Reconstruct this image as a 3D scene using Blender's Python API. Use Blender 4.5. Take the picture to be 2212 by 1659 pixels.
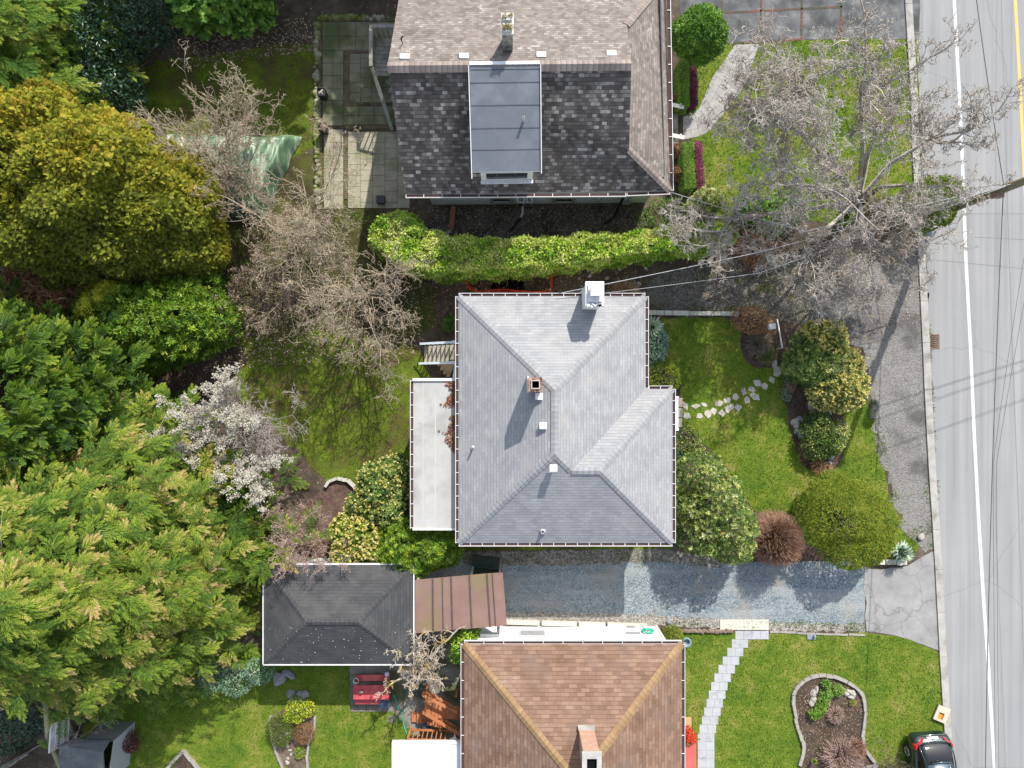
import bpy, bmesh, math, random
import numpy as np
from mathutils import Vector, Matrix
R = math.radians
random.seed(5); rng = np.random.default_rng(11)
SC = bpy.context.scene
for o in list(bpy.data.objects): bpy.data.objects.remove(o)
COL = SC.collection

# ------------------------------------------------------------------ camera, sky, sun, exposure
H = 34.0                                   # height of the drone above the ground (m)
F = 1545.0                                 # focal length in units of the measured 2212 x 1659 view
cam = bpy.data.cameras.new('camera'); camo = bpy.data.objects.new('camera', cam); COL.objects.link(camo)
camo.location = (0, 0, H); camo.rotation_euler = (0, 0, 0)
cam.sensor_fit = 'HORIZONTAL'; cam.angle = 2 * math.atan(1106 / F); cam.clip_start = .1; cam.clip_end = 2000
SC.camera = camo
SUN_EL, SUN_AZ = 40.0, 21.0                # azimuth from +Y (top of the picture) towards +X
w = bpy.data.worlds.new('World'); SC.world = w; w.use_nodes = True
nt = w.node_tree; nt.nodes.clear()
sky = nt.nodes.new('ShaderNodeTexSky'); sky.sky_type = 'NISHITA'; sky.sun_disc = False
sky.sun_elevation = R(SUN_EL); sky.sun_rotation = R(SUN_AZ)
bg = nt.nodes.new('ShaderNodeBackground'); bg.inputs[1].default_value = .15
wo = nt.nodes.new('ShaderNodeOutputWorld')
hs = nt.nodes.new('ShaderNodeHueSaturation'); hs.inputs['Saturation'].default_value = .55   # sky paled for a warmer, less blue fill
nt.links.new(sky.outputs[0], hs.inputs['Color']); nt.links.new(hs.outputs[0], bg.inputs[0]); nt.links.new(bg.outputs[0], wo.inputs[0])
sl = bpy.data.lights.new('sun', 'SUN'); sl.energy = 3.5; sl.angle = R(.53); sl.color = (1, .95, .87)
so = bpy.data.objects.new('sun', sl); COL.objects.link(so)
sd = Vector((math.sin(R(SUN_AZ)) * math.cos(R(SUN_EL)), math.cos(R(SUN_AZ)) * math.cos(R(SUN_EL)), math.sin(R(SUN_EL))))
so.rotation_euler = sd.to_track_quat('Z', 'Y').to_euler(); so.location = sd * 60
SC.view_settings.view_transform = 'Standard'; SC.view_settings.look = 'None'
SC.view_settings.exposure = 1.0; SC.view_settings.gamma = 1
SC.cycles.max_bounces = 6; SC.cycles.diffuse_bounces = 3; SC.cycles.transparent_max_bounces = 4

def P(px, py, z=0.0):
    k = (H - z) / F
    return Vector(((px - 1106) * k, (829.5 - py) * k, z))
def PX(v):                                  # back to view pixels
    k = F / (H - v[2]); return 1106 + v[0] * k, 829.5 - v[1] * k

# ------------------------------------------------------------------ materials
MATS = {}
def lin(c):
    return tuple((x / 12.92 if x <= .04045 else ((x + .055) / 1.055) ** 2.4) for x in [v / 255 for v in c])
class NT:
    def __init__(s, name, rough=.85, spec=.25, metal=0.0):
        s.m = bpy.data.materials.new(name); s.m.use_nodes = True; s.t = s.m.node_tree
        s.b = s.t.nodes['Principled BSDF']; s.out = s.t.nodes['Material Output']
        s.b.inputs['Roughness'].default_value = rough; s.b.inputs['Specular IOR Level'].default_value = spec
        s.b.inputs['Metallic'].default_value = metal
        s.co = s.t.nodes.new('ShaderNodeTexCoord')
    def n(s, typ, **kw):
        nd = s.t.nodes.new('ShaderNode' + typ)
        for k, v in kw.items(): setattr(nd, k, v)
        return nd
    def l(s, a, b): s.t.links.new(a, b)
    def put(s, sock, v):
        if hasattr(v, 'is_output'): s.l(v, sock)
        else:
            if isinstance(v, (tuple, list)) and len(v) == 3 and sock.type == 'RGBA': v = (*v, 1)
            sock.default_value = v
    def noise(s, scale, detail=5, rough=.6, vec=None, dist=0):
        nd = s.n('TexNoise'); nd.inputs['Scale'].default_value = scale; nd.inputs['Detail'].default_value = detail
        nd.inputs['Roughness'].default_value = rough; nd.inputs['Distortion'].default_value = dist
        s.l(vec if vec is not None else s.co.outputs['Object'], nd.inputs['Vector']); return nd.outputs[0]
    def ramp(s, fac, stops, interp='LINEAR'):
        nd = s.n('ValToRGB'); nd.color_ramp.interpolation = interp
        e = nd.color_ramp.elements
        while len(e) < len(stops): e.new(.5)
        for el, (p, c) in zip(e, stops):
            el.position = p; el.color = (*c, 1) if isinstance(c, (tuple, list)) else (c, c, c, 1)
        s.l(fac, nd.inputs[0]); return nd.outputs[0]
    def mix(s, f, a, b, mode='MIX'):
        nd = s.n('Mix', data_type='RGBA', blend_type=mode)
        s.put(nd.inputs[0], f); s.put(nd.inputs[6], a); s.put(nd.inputs[7], b); return nd.outputs[2]
    def math(s, op, a, b=0.0, c=None):
        nd = s.n('Math', operation=op); s.put(nd.inputs[0], a); s.put(nd.inputs[1], b)
        if c is not None: s.put(nd.inputs[2], c)
        return nd.outputs[0]
    def color(s, c): s.put(s.b.inputs['Base Color'], c); return s
    def bump(s, h, strength=.5, dist=.02):
        nd = s.n('Bump'); nd.inputs['Strength'].default_value = strength; nd.inputs['Distance'].default_value = dist
        s.l(h, nd.inputs['Height']); s.l(nd.outputs[0], s.b.inputs['Normal']); return s

def mat(name, c1, c2=None, scale=4, rough=.85, spec=.25, metal=0.0, c3=None, s3=.6, lo=.45, hi=.6, bump=0.0, bs=60, lo2=.3, hi2=.7):
    """two colours mixed by noise, a third in patches, noise bump"""
    if name in MATS: return MATS[name]
    t = NT(name, rough, spec, metal)
    c = c1
    if c2: c = t.ramp(t.noise(scale, 8, .65), [(lo2, c1), (hi2, c2)])
    if c3: c = t.mix(t.ramp(t.noise(s3, 5, .6), [(lo, 0.0), (hi, 1.0)]), c, c3)
    t.color(c)
    if bump: t.bump(t.noise(bs, 4, .7), bump, .03)
    MATS[name] = t.m; return t.m

def roof_mat(name, stops, row=.14, width=.30, stain=None, joint_shade=.35, bump=.5, spec=.25, tab=None):
    """shingles in metres of UV: every tab its own tone, the shade under each course painted as a dark line, weather stains"""
    t = NT(name, .9, spec)
    uv = t.co.outputs['UV']
    br = t.n('TexBrick', offset=.5); t.l(uv, br.inputs['Vector'])
    br.inputs['Color1'].default_value = (0, 0, 0, 1); br.inputs['Color2'].default_value = (1, 1, 1, 1); br.inputs['Mortar'].default_value = (.5, .5, .5, 1)
    br.inputs['Scale'].default_value = 1; br.inputs['Mortar Size'].default_value = .007; br.inputs['Mortar Smooth'].default_value = .1
    br.inputs['Brick Width'].default_value = width; br.inputs['Row Height'].default_value = row; br.inputs['Bias'].default_value = 0
    n1 = t.noise(1.2, 6, .6, uv); n2 = t.noise(9, 4, .7, uv)
    f = t.math('MULTIPLY_ADD', br.outputs[0], tab or 1.0, .5 - .5 * (tab or 1.0)); f = t.math('ADD', f, t.math('MULTIPLY_ADD', n1, 1.2, -.6)); f = t.math('ADD', f, t.math('MULTIPLY_ADD', n2, .5, -.25))
    c = t.ramp(f, stops)
    sep = t.n('SeparateXYZ'); t.l(uv, sep.inputs[0])
    saw = t.math('FRACT', t.math('DIVIDE', sep.outputs[1], row))
    butt = t.ramp(saw, [(0, joint_shade), (.16, 1.0), (.9, 1.0), (1, .9)])  # shade below each course painted as a dark band
    c = t.mix(1.0, c, butt, 'MULTIPLY')
    mo = t.ramp(br.outputs[1], [(0, 1.0), (1, .5 + joint_shade * .5)])
    c = t.mix(1.0, c, mo, 'MULTIPLY')
    if stain: c = t.mix(t.ramp(t.noise(.55, 6, .65, uv), [(.5, 0.0), (.72, .75)]), c, stain); c = t.mix(t.ramp(t.noise(1.9, 8, .75, uv), [(.54, 0.0), (.75, .65)]), c, tuple(v * .68 for v in stain))
    t.color(c)
    h = t.math('SUBTRACT', 1.0, saw); h = t.math('ADD', h, t.math('MULTIPLY', t.noise(40, 3, .7, uv), .5))
    h = t.math('ADD', h, t.math('MULTIPLY', br.outputs[0], .35))
    t.bump(h, bump, .012)
    MATS[name] = t.m; return t.m

LEAF_GAIN = 1.75
def leaf_mat(name, stops, rough=.5, trans=.25, spec=.35):
    """leaves: colour by the leaf's own tint, some light comes through"""
    t = NT(name, rough, spec)
    at = t.n('Attribute', attribute_name='tint')
    stops = [(p, tuple(min(.62, v * LEAF_GAIN) for v in c)) for p, c in stops]
    c = t.ramp(at.outputs['Fac'], stops); t.color(c)
    tr = t.n('BsdfTranslucent'); t.l(c, tr.inputs[0])
    mx = t.n('MixShader'); mx.inputs[0].default_value = trans
    t.l(t.b.outputs[0], mx.inputs[1]); t.l(tr.outputs[0], mx.inputs[2]); t.l(mx.outputs[0], t.out.inputs[0])
    MATS[name] = t.m; return t.m

# ------------------------------------------------------------------ objects
def props(o, label=None, cat=None, group=None, kind=None):
    if label: o['label'] = label
    if cat: o['category'] = cat
    if group: o['group'] = group
    if kind: o['kind'] = kind
    return o
def thing(name, label, cat, loc=(0, 0, 0), group=None):
    o = bpy.data.objects.new(name, None); o.location = loc; o.empty_display_size = .3
    COL.objects.link(o); return props(o, label, cat, group)
def link(name, me, parent=None):
    o = bpy.data.objects.new(name, me); COL.objects.link(o)
    if parent is not None: o.parent = parent
    return o
def wloc(o):
    v = Vector((0, 0, 0))
    while o is not None: v = v + o.location; o = o.parent
    return v
def clone(root, loc=None, rz=None, label=None):
    r = root.copy(); COL.objects.link(r)
    if loc is not None: r.location = loc
    if rz is not None: r.rotation_euler[2] = rz
    if label: r['label'] = label
    for ch in root.children:
        c = ch.copy(); COL.objects.link(c); c.parent = r
        for g in ch.children:
            d = g.copy(); COL.objects.link(d); d.parent = c
    return r

class MB:
    """collects faces, builds ONE mesh"""
    def __init__(s): s.v = []; s.f = []; s.uv = []; s.mi = []; s.sm = []
    def face(s, pts, uv=None, mi=0, smooth=False):
        b = len(s.v); s.v += [tuple(p) for p in pts]; s.f.append(list(range(b, b + len(pts))))
        s.uv.append(uv if uv else [(0, 0)] * len(pts)); s.mi.append(mi); s.sm.append(smooth); return s
    def hexa(s, a, mi=0):                   # a: 8 points, bottom 4 ccw, top 4 ccw
        for q in ((3, 2, 1, 0), (4, 5, 6, 7), (0, 1, 5, 4), (1, 2, 6, 5), (2, 3, 7, 6), (3, 0, 4, 7)):
            s.face([a[i] for i in q], mi=mi)
        return s
    def box(s, x0, x1, y0, y1, z0, z1, mi=0):
        return s.hexa([(x0, y0, z0), (x1, y0, z0), (x1, y1, z0), (x0, y1, z0), (x0, y0, z1), (x1, y0, z1), (x1, y1, z1), (x0, y1, z1)], mi)
    def rbox(s, c, sx, sy, sz, rz=0, mi=0, bev=0):   # c: centre of the base
        ca, sa = math.cos(rz), math.sin(rz); A = []
        for z, k in ((0, 1), (sz, 1)):
            for X, Y in ((-1, -1), (1, -1), (1, 1), (-1, 1)):
                x, y = X * sx / 2, Y * sy / 2
                A.append((c[0] + x * ca - y * sa, c[1] + x * sa + y * ca, c[2] + z))
        return s.hexa(A, mi)
    def prism(s, poly, z0, z1, mi=0, top=True, bottom=False):     # ccw polygon of (x,y)
        n = len(poly)
        for i in range(n):
            a, b = poly[i], poly[(i + 1) % n]
            s.face([(a[0], a[1], z0), (b[0], b[1], z0), (b[0], b[1], z1), (a[0], a[1], z1)], mi=mi)
        if top: s.face([(p[0], p[1], z1) for p in poly], mi=mi)
        if bottom: s.face([(p[0], p[1], z0) for p in reversed(poly)], mi=mi)
        return s
    def bar(s, p, q, w, h, mi=0, up=(0, 0, 1)):      # rectangular bar from p to q, w across, h along up (centred)
        p, q = Vector(p), Vector(q); d = (q - p).normalized(); u = Vector(up)
        x = d.cross(u)
        if x.length < 1e-4: x = d.cross(Vector((0, 1, 0)))
        x.normalize(); u = x.cross(d).normalized(); x *= w / 2; u *= h / 2
        return s.hexa([p - x - u, q - x - u, q + x - u, p + x - u, p - x + u, q - x + u, q + x + u, p + x + u][0:8], mi) if False else s.hexa([p - x - u, p + x - u, q + x - u, q - x - u, p - x + u, p + x + u, q + x + u, q - x + u], mi)
    def tube(s, pts, rad, n=6, mi=0, cap=True, smooth=True):
        pts = [Vector(p) for p in pts]; rings = []
        if not hasattr(rad, '__len__'): rad = [rad] * len(pts)
        for i, p in enumerate(pts):
            d = (pts[min(i + 1, len(pts) - 1)] - pts[max(i - 1, 0)]).normalized()
            a = d.cross(Vector((0, 0, 1)))
            if a.length < 1e-3: a = d.cross(Vector((0, 1, 0)))
            a.normalize(); b = a.cross(d).normalized()
            rings.append([p + (a * math.cos(6.28318 * k / n) + b * math.sin(6.28318 * k / n)) * rad[i] for k in range(n)])
        for i in range(len(rings) - 1):
            for k in range(n):
                j = (k + 1) % n
                s.face([rings[i][k], rings[i + 1][k], rings[i + 1][j], rings[i][j]], mi=mi, smooth=smooth)
        if cap: s.face(rings[0], mi=mi); s.face(list(reversed(rings[-1])), mi=mi)
        return s
    def lathe(s, c, prof, n=16, mi=0, smooth=True, cap=True):   # prof: (radius, z) from the bottom up
        rings = [[(c[0] + r * math.cos(6.28318 * k / n), c[1] + r * math.sin(6.28318 * k / n), c[2] + z) for k in range(n)] for r, z in prof]
        for i in range(len(rings) - 1):
            for k in range(n):
                j = (k + 1) % n
                s.face([rings[i][k], rings[i][j], rings[i + 1][j], rings[i + 1][k]], mi=mi, smooth=smooth)
        if cap: s.face(list(reversed(rings[0])), mi=mi); s.face(rings[-1], mi=mi)
        return s
    def build(s, name, m, parent=None, bevel=0.0, weld=True):
        off = wloc(parent) if parent is not None else Vector((0, 0, 0))
        me = bpy.data.meshes.new(name)
        me.from_pydata([(v[0] - off.x, v[1] - off.y, v[2] - off.z) for v in s.v], [], s.f)
        for mm in (m if isinstance(m, (list, tuple)) else [m]): me.materials.append(mm)
        me.polygons.foreach_set('material_index', s.mi); me.polygons.foreach_set('use_smooth', s.sm)
        ul = me.uv_layers.new(name='UVMap'); ul.data.foreach_set('uv', [c for q in s.uv for p in q for c in p])
        if weld:
            bm = bmesh.new(); bm.from_mesh(me); bmesh.ops.remove_doubles(bm, verts=bm.verts, dist=1e-5)
            if bevel: bmesh.ops.bevel(bm, geom=list(bm.edges), offset=bevel, segments=2, affect='EDGES', profile=.6)
            bm.to_mesh(me); bm.free()
        me.update()
        return link(name, me, parent)

def build_each(mb, name, m, parent=None, bevel=0.0):
    """every unconnected piece becomes an object of its own"""
    par = {}
    def find(a):
        while par.setdefault(a, a) != a: par[a] = par[par[a]]; a = par[a]
        return a
    key = lambda i: tuple(round(c, 5) for c in mb.v[i])
    for f in mb.f:
        r = find(key(f[0]))
        for i in f[1:]: par[find(key(i))] = r
    groups = {}
    for k, f in enumerate(mb.f): groups.setdefault(find(key(f[0])), []).append(k)
    out = []
    for ks in groups.values():
        q = MB()
        for k in ks: q.face([mb.v[i] for i in mb.f[k]], mb.uv[k], mb.mi[k], mb.sm[k])
        out.append(q.build(name, m, parent, bevel))
    return out
def slope_uv(pts):
    a = [Vector(p) for p in pts]; n = Vector((0, 0, 0))
    for i in range(len(a)): n += (a[i]).cross(a[(i + 1) % len(a)])
    n.normalize(); u = Vector((0, 0, 1)).cross(n)
    if u.length < 1e-3: u = Vector((1, 0, 0))
    u.normalize(); v = n.cross(u)
    return [(p.dot(u), p.dot(v)) for p in a]
def slab(mb, faces, t=.14, mi_top=0, mi_side=1):
    """roof: top faces with shingle UVs, a soffit t below and fascias on the open edges"""
    edge = {}
    key = lambda p: tuple(round(c, 4) for c in p)
    for f in faces:
        mb.face(f, slope_uv(f), mi_top)
        mb.face([(p[0], p[1], p[2] - t) for p in reversed(f)], mi=mi_side)
        for i in range(len(f)):
            a, b = key(f[i]), key(f[(i + 1) % len(f)])
            if (b, a) in edge: edge.pop((b, a))
            else: edge[(a, b)] = 1
    for a, b in edge:
        mb.face([(a[0], a[1], a[2] - t), (b[0], b[1], b[2] - t), b, a], mi=mi_side)
    return mb
def cap_line(mb, p, q, w=.26, drop=.05, lift=.025, seg=.2, mi=0):
    """ridge or hip cap: a low inverted V of overlapping pieces"""
    p, q = Vector(p), Vector(q); d = q - p; L = d.length; d.normalize()
    x = d.cross(Vector((0, 0, 1))).normalized() * (w / 2); n = max(1, int(L / seg))
    for i in range(n):
        a = p + d * (L * i / n - .01); b = p + d * (L * (i + 1) / n)
        la, lb = lift + .012, lift
        A = [a - x + Vector((0, 0, la - drop)), a + Vector((0, 0, la)), a + x + Vector((0, 0, la - drop))]
        B = [b - x + Vector((0, 0, lb - drop)), b + Vector((0, 0, lb)), b + x + Vector((0, 0, lb - drop))]
        u = i * 7.37
        mb.face([A[0], A[1], B[1], B[0]], [(u, 0), (u + .13, 0), (u + .13, .1), (u, .1)], mi)
        mb.face([A[1], A[2], B[2], B[1]], [(u + .13, 0), (u + .26, 0), (u + .26, .1), (u + .13, .1)], mi)
        mb.face([A[0], A[2], A[1]], None, mi)
def gutter(parent, runs, m_white, m_dark, z, wdt=.12, tick=.5):
    """open trough with strap hangers; runs: list of (p, q) xy pairs, outside on the right hand of p->q"""
    g, dk = MB(), MB()
    for p, q in runs:
        p, q = Vector((*p[:2], 0)), Vector((*q[:2], 0)); d = (q - p); L = d.length; d.normalize(); o = Vector((d.y, -d.x, 0))
        zz = Vector((0, 0, z))
        g.bar(p + o * (wdt + .012) + zz + Vector((0, 0, -.045)), q + o * (wdt + .012) + zz + Vector((0, 0, -.045)), .022, .11)
        g.bar(p + o * (wdt / 2) + zz + Vector((0, 0, -.108)), q + o * (wdt / 2) + zz + Vector((0, 0, -.108)), wdt, .02)
        dk.bar(p + o * (wdt / 2 + .001) + zz + Vector((0, 0, -.07)), q + o * (wdt / 2 + .001) + zz + Vector((0, 0, -.07)), wdt - .012, .05)
        n = max(2, int(L / tick))
        for i in range(n + 1):
            c = p + d * (L * (i + .0) / n) + zz + Vector((0, 0, .002 - .012)); c += d * (.03 if i == 0 else (-.03 if i == n else 0))
            g.bar(c - o * .01, c + o * wdt, .026, .014)
    go = g.build('gutter', m_white, parent); dk.build('gutter_litter', m_dark, go); return go

# flat polygons on the ground, from points of the view; edges subdivided and roughened
def rough_poly(pts, j, step=.35, seed=1):
    rr = random.Random(seed); out = []
    for i in range(len(pts)):
        a, b = Vector(pts[i]), Vector(pts[(i + 1) % len(pts)]); n = max(1, int((b - a).length / step))
        for k in range(n):
            p = a.lerp(b, k / n); out.append((p.x + rr.uniform(-j, j), p.y + rr.uniform(-j, j)))
    return out
def smooth_poly(pts, it=2):
    for _ in range(it):
        o = []
        for i in range(len(pts)):
            a, b = pts[i], pts[(i + 1) % len(pts)]
            o += [(a[0] * .75 + b[0] * .25, a[1] * .75 + b[1] * .25), (a[0] * .25 + b[0] * .75, a[1] * .25 + b[1] * .75)]
        pts = o
    return pts
def gpoly(px, z=0, smooth=0, j=0.0, step=.35, seed=1):
    pts = [tuple(P(x, y, z)[:2]) for x, y in px]
    if smooth: pts = smooth_poly(pts, smooth)
    if j: pts = rough_poly(pts, j, step, seed)
    ar = sum(pts[i][0] * pts[(i + 1) % len(pts)][1] - pts[(i + 1) % len(pts)][0] * pts[i][1] for i in range(len(pts)))
    return pts if ar > 0 else pts[::-1]
def sheet(name, poly, z, m, kind='structure', parent=None):
    bm = bmesh.new(); f = bm.faces.new([bm.verts.new((x, y, z)) for x, y in poly])
    f.normal_update()
    if f.normal.z < 0: f.normal_flip()
    bmesh.ops.triangulate(bm, faces=[f], ngon_method='BEAUTY')
    me = bpy.data.meshes.new(name); bm.to_mesh(me); bm.free(); me.materials.append(m)
    o = link(name, me, parent)
    if kind: o['kind'] = kind
    return o
def in_poly(pts, poly):
    x, y = pts[:, 0], pts[:, 1]; ins = np.zeros(len(pts), bool); n = len(poly)
    for i in range(n):
        (x1, y1), (x2, y2) = poly[i], poly[(i + 1) % n]
        if y1 == y2: continue
        c = ((y1 > y) != (y2 > y)) & (x < (x2 - x1) * (y - y1) / (y2 - y1) + x1); ins ^= c
    return ins
def rand_in(poly, n, holes=()):
    a = np.array(poly); lo, hi = a.min(0), a.max(0); out = np.zeros((0, 2))
    for _ in range(60):
        c = rng.uniform(lo, hi, (max(n, 64) * 2, 2)); k = in_poly(c, poly)
        for h in holes: k &= ~in_poly(c, h)
        out = np.vstack([out, c[k]])
        if len(out) >= n: break
    return out[:n]

# ------------------------------------------------------------------ scattering many small faces into one mesh
def np_mesh(name, V, Fc, m, tint=None, parent=None, smooth=False):
    off = wloc(parent) if parent is not None else Vector((0, 0, 0))
    V = np.asarray(V, np.float32) - np.array(off, np.float32)
    me = bpy.data.meshes.new(name); nf, k = Fc.shape
    me.vertices.add(len(V)); me.vertices.foreach_set('co', V.ravel())
    me.loops.add(nf * k); me.loops.foreach_set('vertex_index', Fc.astype(np.int32).ravel())
    me.polygons.add(nf); me.polygons.foreach_set('loop_start', np.arange(0, nf * k, k, dtype=np.int32))
    try: me.polygons.foreach_set('loop_total', np.full(nf, k, np.int32))
    except Exception: pass
    me.polygons.foreach_set('use_smooth', np.full(nf, smooth, bool))
    if tint is not None:
        at = me.attributes.new('tint', 'FLOAT', 'FACE'); at.data.foreach_set('value', np.clip(tint, 0, 1).astype(np.float32))
    me.update(calc_edges=True)
    for mm in (m if isinstance(m, (list, tuple)) else [m]): me.materials.append(mm)
    return link(name, me, parent)
def unit(a): return a / np.maximum(np.linalg.norm(a, axis=-1, keepdims=True), 1e-9)
def inst(proto, pos, d, nrm, sc, tint=None, jit=.08):
    """copies of proto (V, F, t): its Y along d, its Z towards nrm; returns V, F, tint"""
    pv, pf, pt = proto
    d = unit(d); z = unit(nrm - (nrm * d).sum(-1, keepdims=True) * d); x = np.cross(d, z)
    n = len(pos); sc = np.broadcast_to(np.asarray(sc, float), (n,))[:, None, None]
    V = pos[:, None, :] + sc * (pv[None, :, 0:1] * x[:, None] + pv[None, :, 1:2] * d[:, None] + pv[None, :, 2:3] * z[:, None])
    Fc = pf[None] + (np.arange(n) * len(pv))[:, None, None]
    if tint is None: tint = rng.uniform(.2, .8, n)
    T = tint[:, None] + pt[None] + rng.normal(0, jit, (n, len(pf)))
    return V.reshape(-1, 3), Fc.reshape(-1, pf.shape[1]), T.ravel()
def join(parts):
    Vs, Fs, Ts, o = [], [], [], 0
    for V, Fc, T in parts: Vs.append(V); Fs.append(Fc + o); Ts.append(T); o += len(V)
    return np.vstack(Vs), np.vstack(Fs), np.concatenate(Ts)
def leaf_p(w=.45, fold=.12, curl=-.1):
    return (np.array([[0, 0, 0], [w / 2, .5, fold], [0, 1, curl], [-w / 2, .5, fold]], float), np.array([[0, 1, 2, 3]]), np.zeros(1))
def rosette_p(n=7, w=.32, el=35, el2=15, seed=0):
    r = np.random.default_rng(seed); V, Fc, T = [], [], []
    for i in range(n):
        a = 6.283 * i / n + r.uniform(-.3, .3); e = R(r.uniform(el2, el)); L = r.uniform(.7, 1.05)
        d = np.array([math.cos(a) * math.cos(e), math.sin(a) * math.cos(e), math.sin(e)])
        s = np.array([-math.sin(a), math.cos(a), 0]); u = np.cross(d, s); b = len(V)
        V += [d * .05, d * .55 * L + s * w / 2 * L, d * L - u * -.06, d * .55 * L - s * w / 2 * L]; Fc.append([b, b + 1, b + 2, b + 3]); T.append(r.uniform(-.1, .1))
    return np.array(V), np.array(Fc), np.array(T)
def frond_p(n=9, ll=.42, w=.075, ang=42, droop=.16, seed=0, tipt=.25, sub=False):
    """a conifer spray: side shoots both sides of an axis along Y, drooping"""
    r = np.random.default_rng(seed); V, Fc, T = [], [], []
    def quad(p, d, L, wd, t):
        nonlocal V
        s = np.cross(d, [0, 0, 1.0]); s = s / max(np.linalg.norm(s), 1e-6) * wd; b = len(V)
        V += [p, p + d * L * .45 + s + [0, 0, .015], p + d * L + [0, 0, -.1 * L], p + d * L * .45 - s + [0, 0, .015]]; Fc.append([b, b + 1, b + 2, b + 3]); T.append(t)
    for i in range(n):
        y = .06 + .88 * i / (n - 1); z = -droop * y * y; L = ll * (1 - .72 * y ** 1.6) * r.uniform(.8, 1.15)
        for sg in (-1, 1):
            a = R(ang + r.uniform(-10, 10)); d = np.array([sg * math.sin(a), math.cos(a), -.12 + r.uniform(-.12, .18)]); p = np.array([0, y, z])
            quad(p, d, L, w * r.uniform(.7, 1.1), tipt * (y - .5) + r.uniform(-.08, .08))
            if sub and L > .16:
                for sg2 in (-1, 1):
                    d2 = d + np.array([d[1], -d[0], 0]) * sg2 * .75; d2 /= np.linalg.norm(d2)
                    quad(p + d * L * .35, d2, L * .5, w * .7, tipt * (y - .4) + r.uniform(-.1, .12))
    quad(np.array([0, .55, -droop * .3]), np.array([0, 1.0, -droop]), .45, w, tipt * .5)
    return np.array(V), np.array(Fc), np.array(T)
def twig_p(seed=0, n=5):
    r = np.random.default_rng(seed); V, Fc, T = [], [], []
    return None
def rdir(n, zmin=-.2):
    z = rng.uniform(zmin, 1, n); a = rng.uniform(0, 6.28318, n); s = np.sqrt(1 - z * z)
    return np.stack([s * np.cos(a), s * np.sin(a), z], 1)
def wob(p, f=1.0, ph=0.0):                # cheap smooth 3D noise in -1..1
    x, y, z = p[:, 0] * f + ph, p[:, 1] * f + ph * 1.7, p[:, 2] * f + ph * .6
    return (np.sin(x * 1.7 + 1.3 * np.sin(y * 1.1 + z)) + np.sin(y * 2.1 + 1.1 * np.sin(z * 1.3 + x * .7)) + np.sin(z * 1.9 + 1.2 * np.sin(x * .9 - y * 1.2))) / 3

def polytubes(polys, n=3):
    """many tapered branches -> V, F(quads)"""
    Vs, Fs, o = [], [], 0
    ang = np.arange(n) * 6.28318 / n; ca, sa = np.cos(ang), np.sin(ang)
    for pts, rad in polys:
        p = np.asarray(pts, float); m = len(p)
        d = np.empty_like(p); d[1:-1] = p[2:] - p[:-2]; d[0] = p[1] - p[0]; d[-1] = p[-1] - p[-2]; d = unit(d)
        a = np.stack([d[:, 1], -d[:, 0], np.zeros(m)], 1); L = np.linalg.norm(a, axis=1); a[L < 1e-3] = (1, 0, 0); a = unit(a); b = np.cross(a, d)
        rd = np.asarray(rad, float)[:, None, None]
        ring = p[:, None, :] + rd * (a[:, None, :] * ca[None, :, None] + b[:, None, :] * sa[None, :, None])
        Vs.append(ring.reshape(-1, 3))
        i = np.arange(m - 1)[:, None] * n; k = np.arange(n)[None]; k2 = (k + 1) % n
        Fs.append(np.stack([i + k, i + k2, i + n + k2, i + n + k], -1).reshape(-1, 4) + o); o += m * n
    return np.vstack(Vs), np.vstack(Fs)
# ------------------------------------------------------------------ ground, lawns, road, drives
def ground_mat(name, stops, scales=(.5, 3, 22), bump=.6, bs=45, rough=.95, speck=None):
    t = NT(name, rough, .15)
    a = t.noise(scales[0], 5, .6); b = t.noise(scales[1], 6, .7); c = t.noise(scales[2], 5, .75)
    f = t.math('ADD', t.math('MULTIPLY', a, .9), t.math('ADD', t.math('MULTIPLY', b, .8), t.math('MULTIPLY', c, .8)))
    f = t.math('MULTIPLY_ADD', f, 1.0, -.75)
    col = t.ramp(f, stops)
    if speck:
        vo = t.n('TexVoronoi'); vo.inputs['Scale'].default_value = speck[0]; t.l(t.co.outputs['Object'], vo.inputs['Vector'])
        sp = t.n('SeparateColor'); t.l(vo.outputs['Color'], sp.inputs[0])
        g = t.math('MULTIPLY', t.ramp(sp.outputs[0], [(speck[2], 0.0), (speck[2] + .04, 1.0)]), t.ramp(vo.outputs['Distance'], [(.25, 1.0), (.45, 0.0)]))
        col = t.mix(g, col, speck[1])
    t.color(col); t.bump(t.noise(bs, 4, .75), bump, .04); MATS[name] = t.m; return t.m
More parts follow.
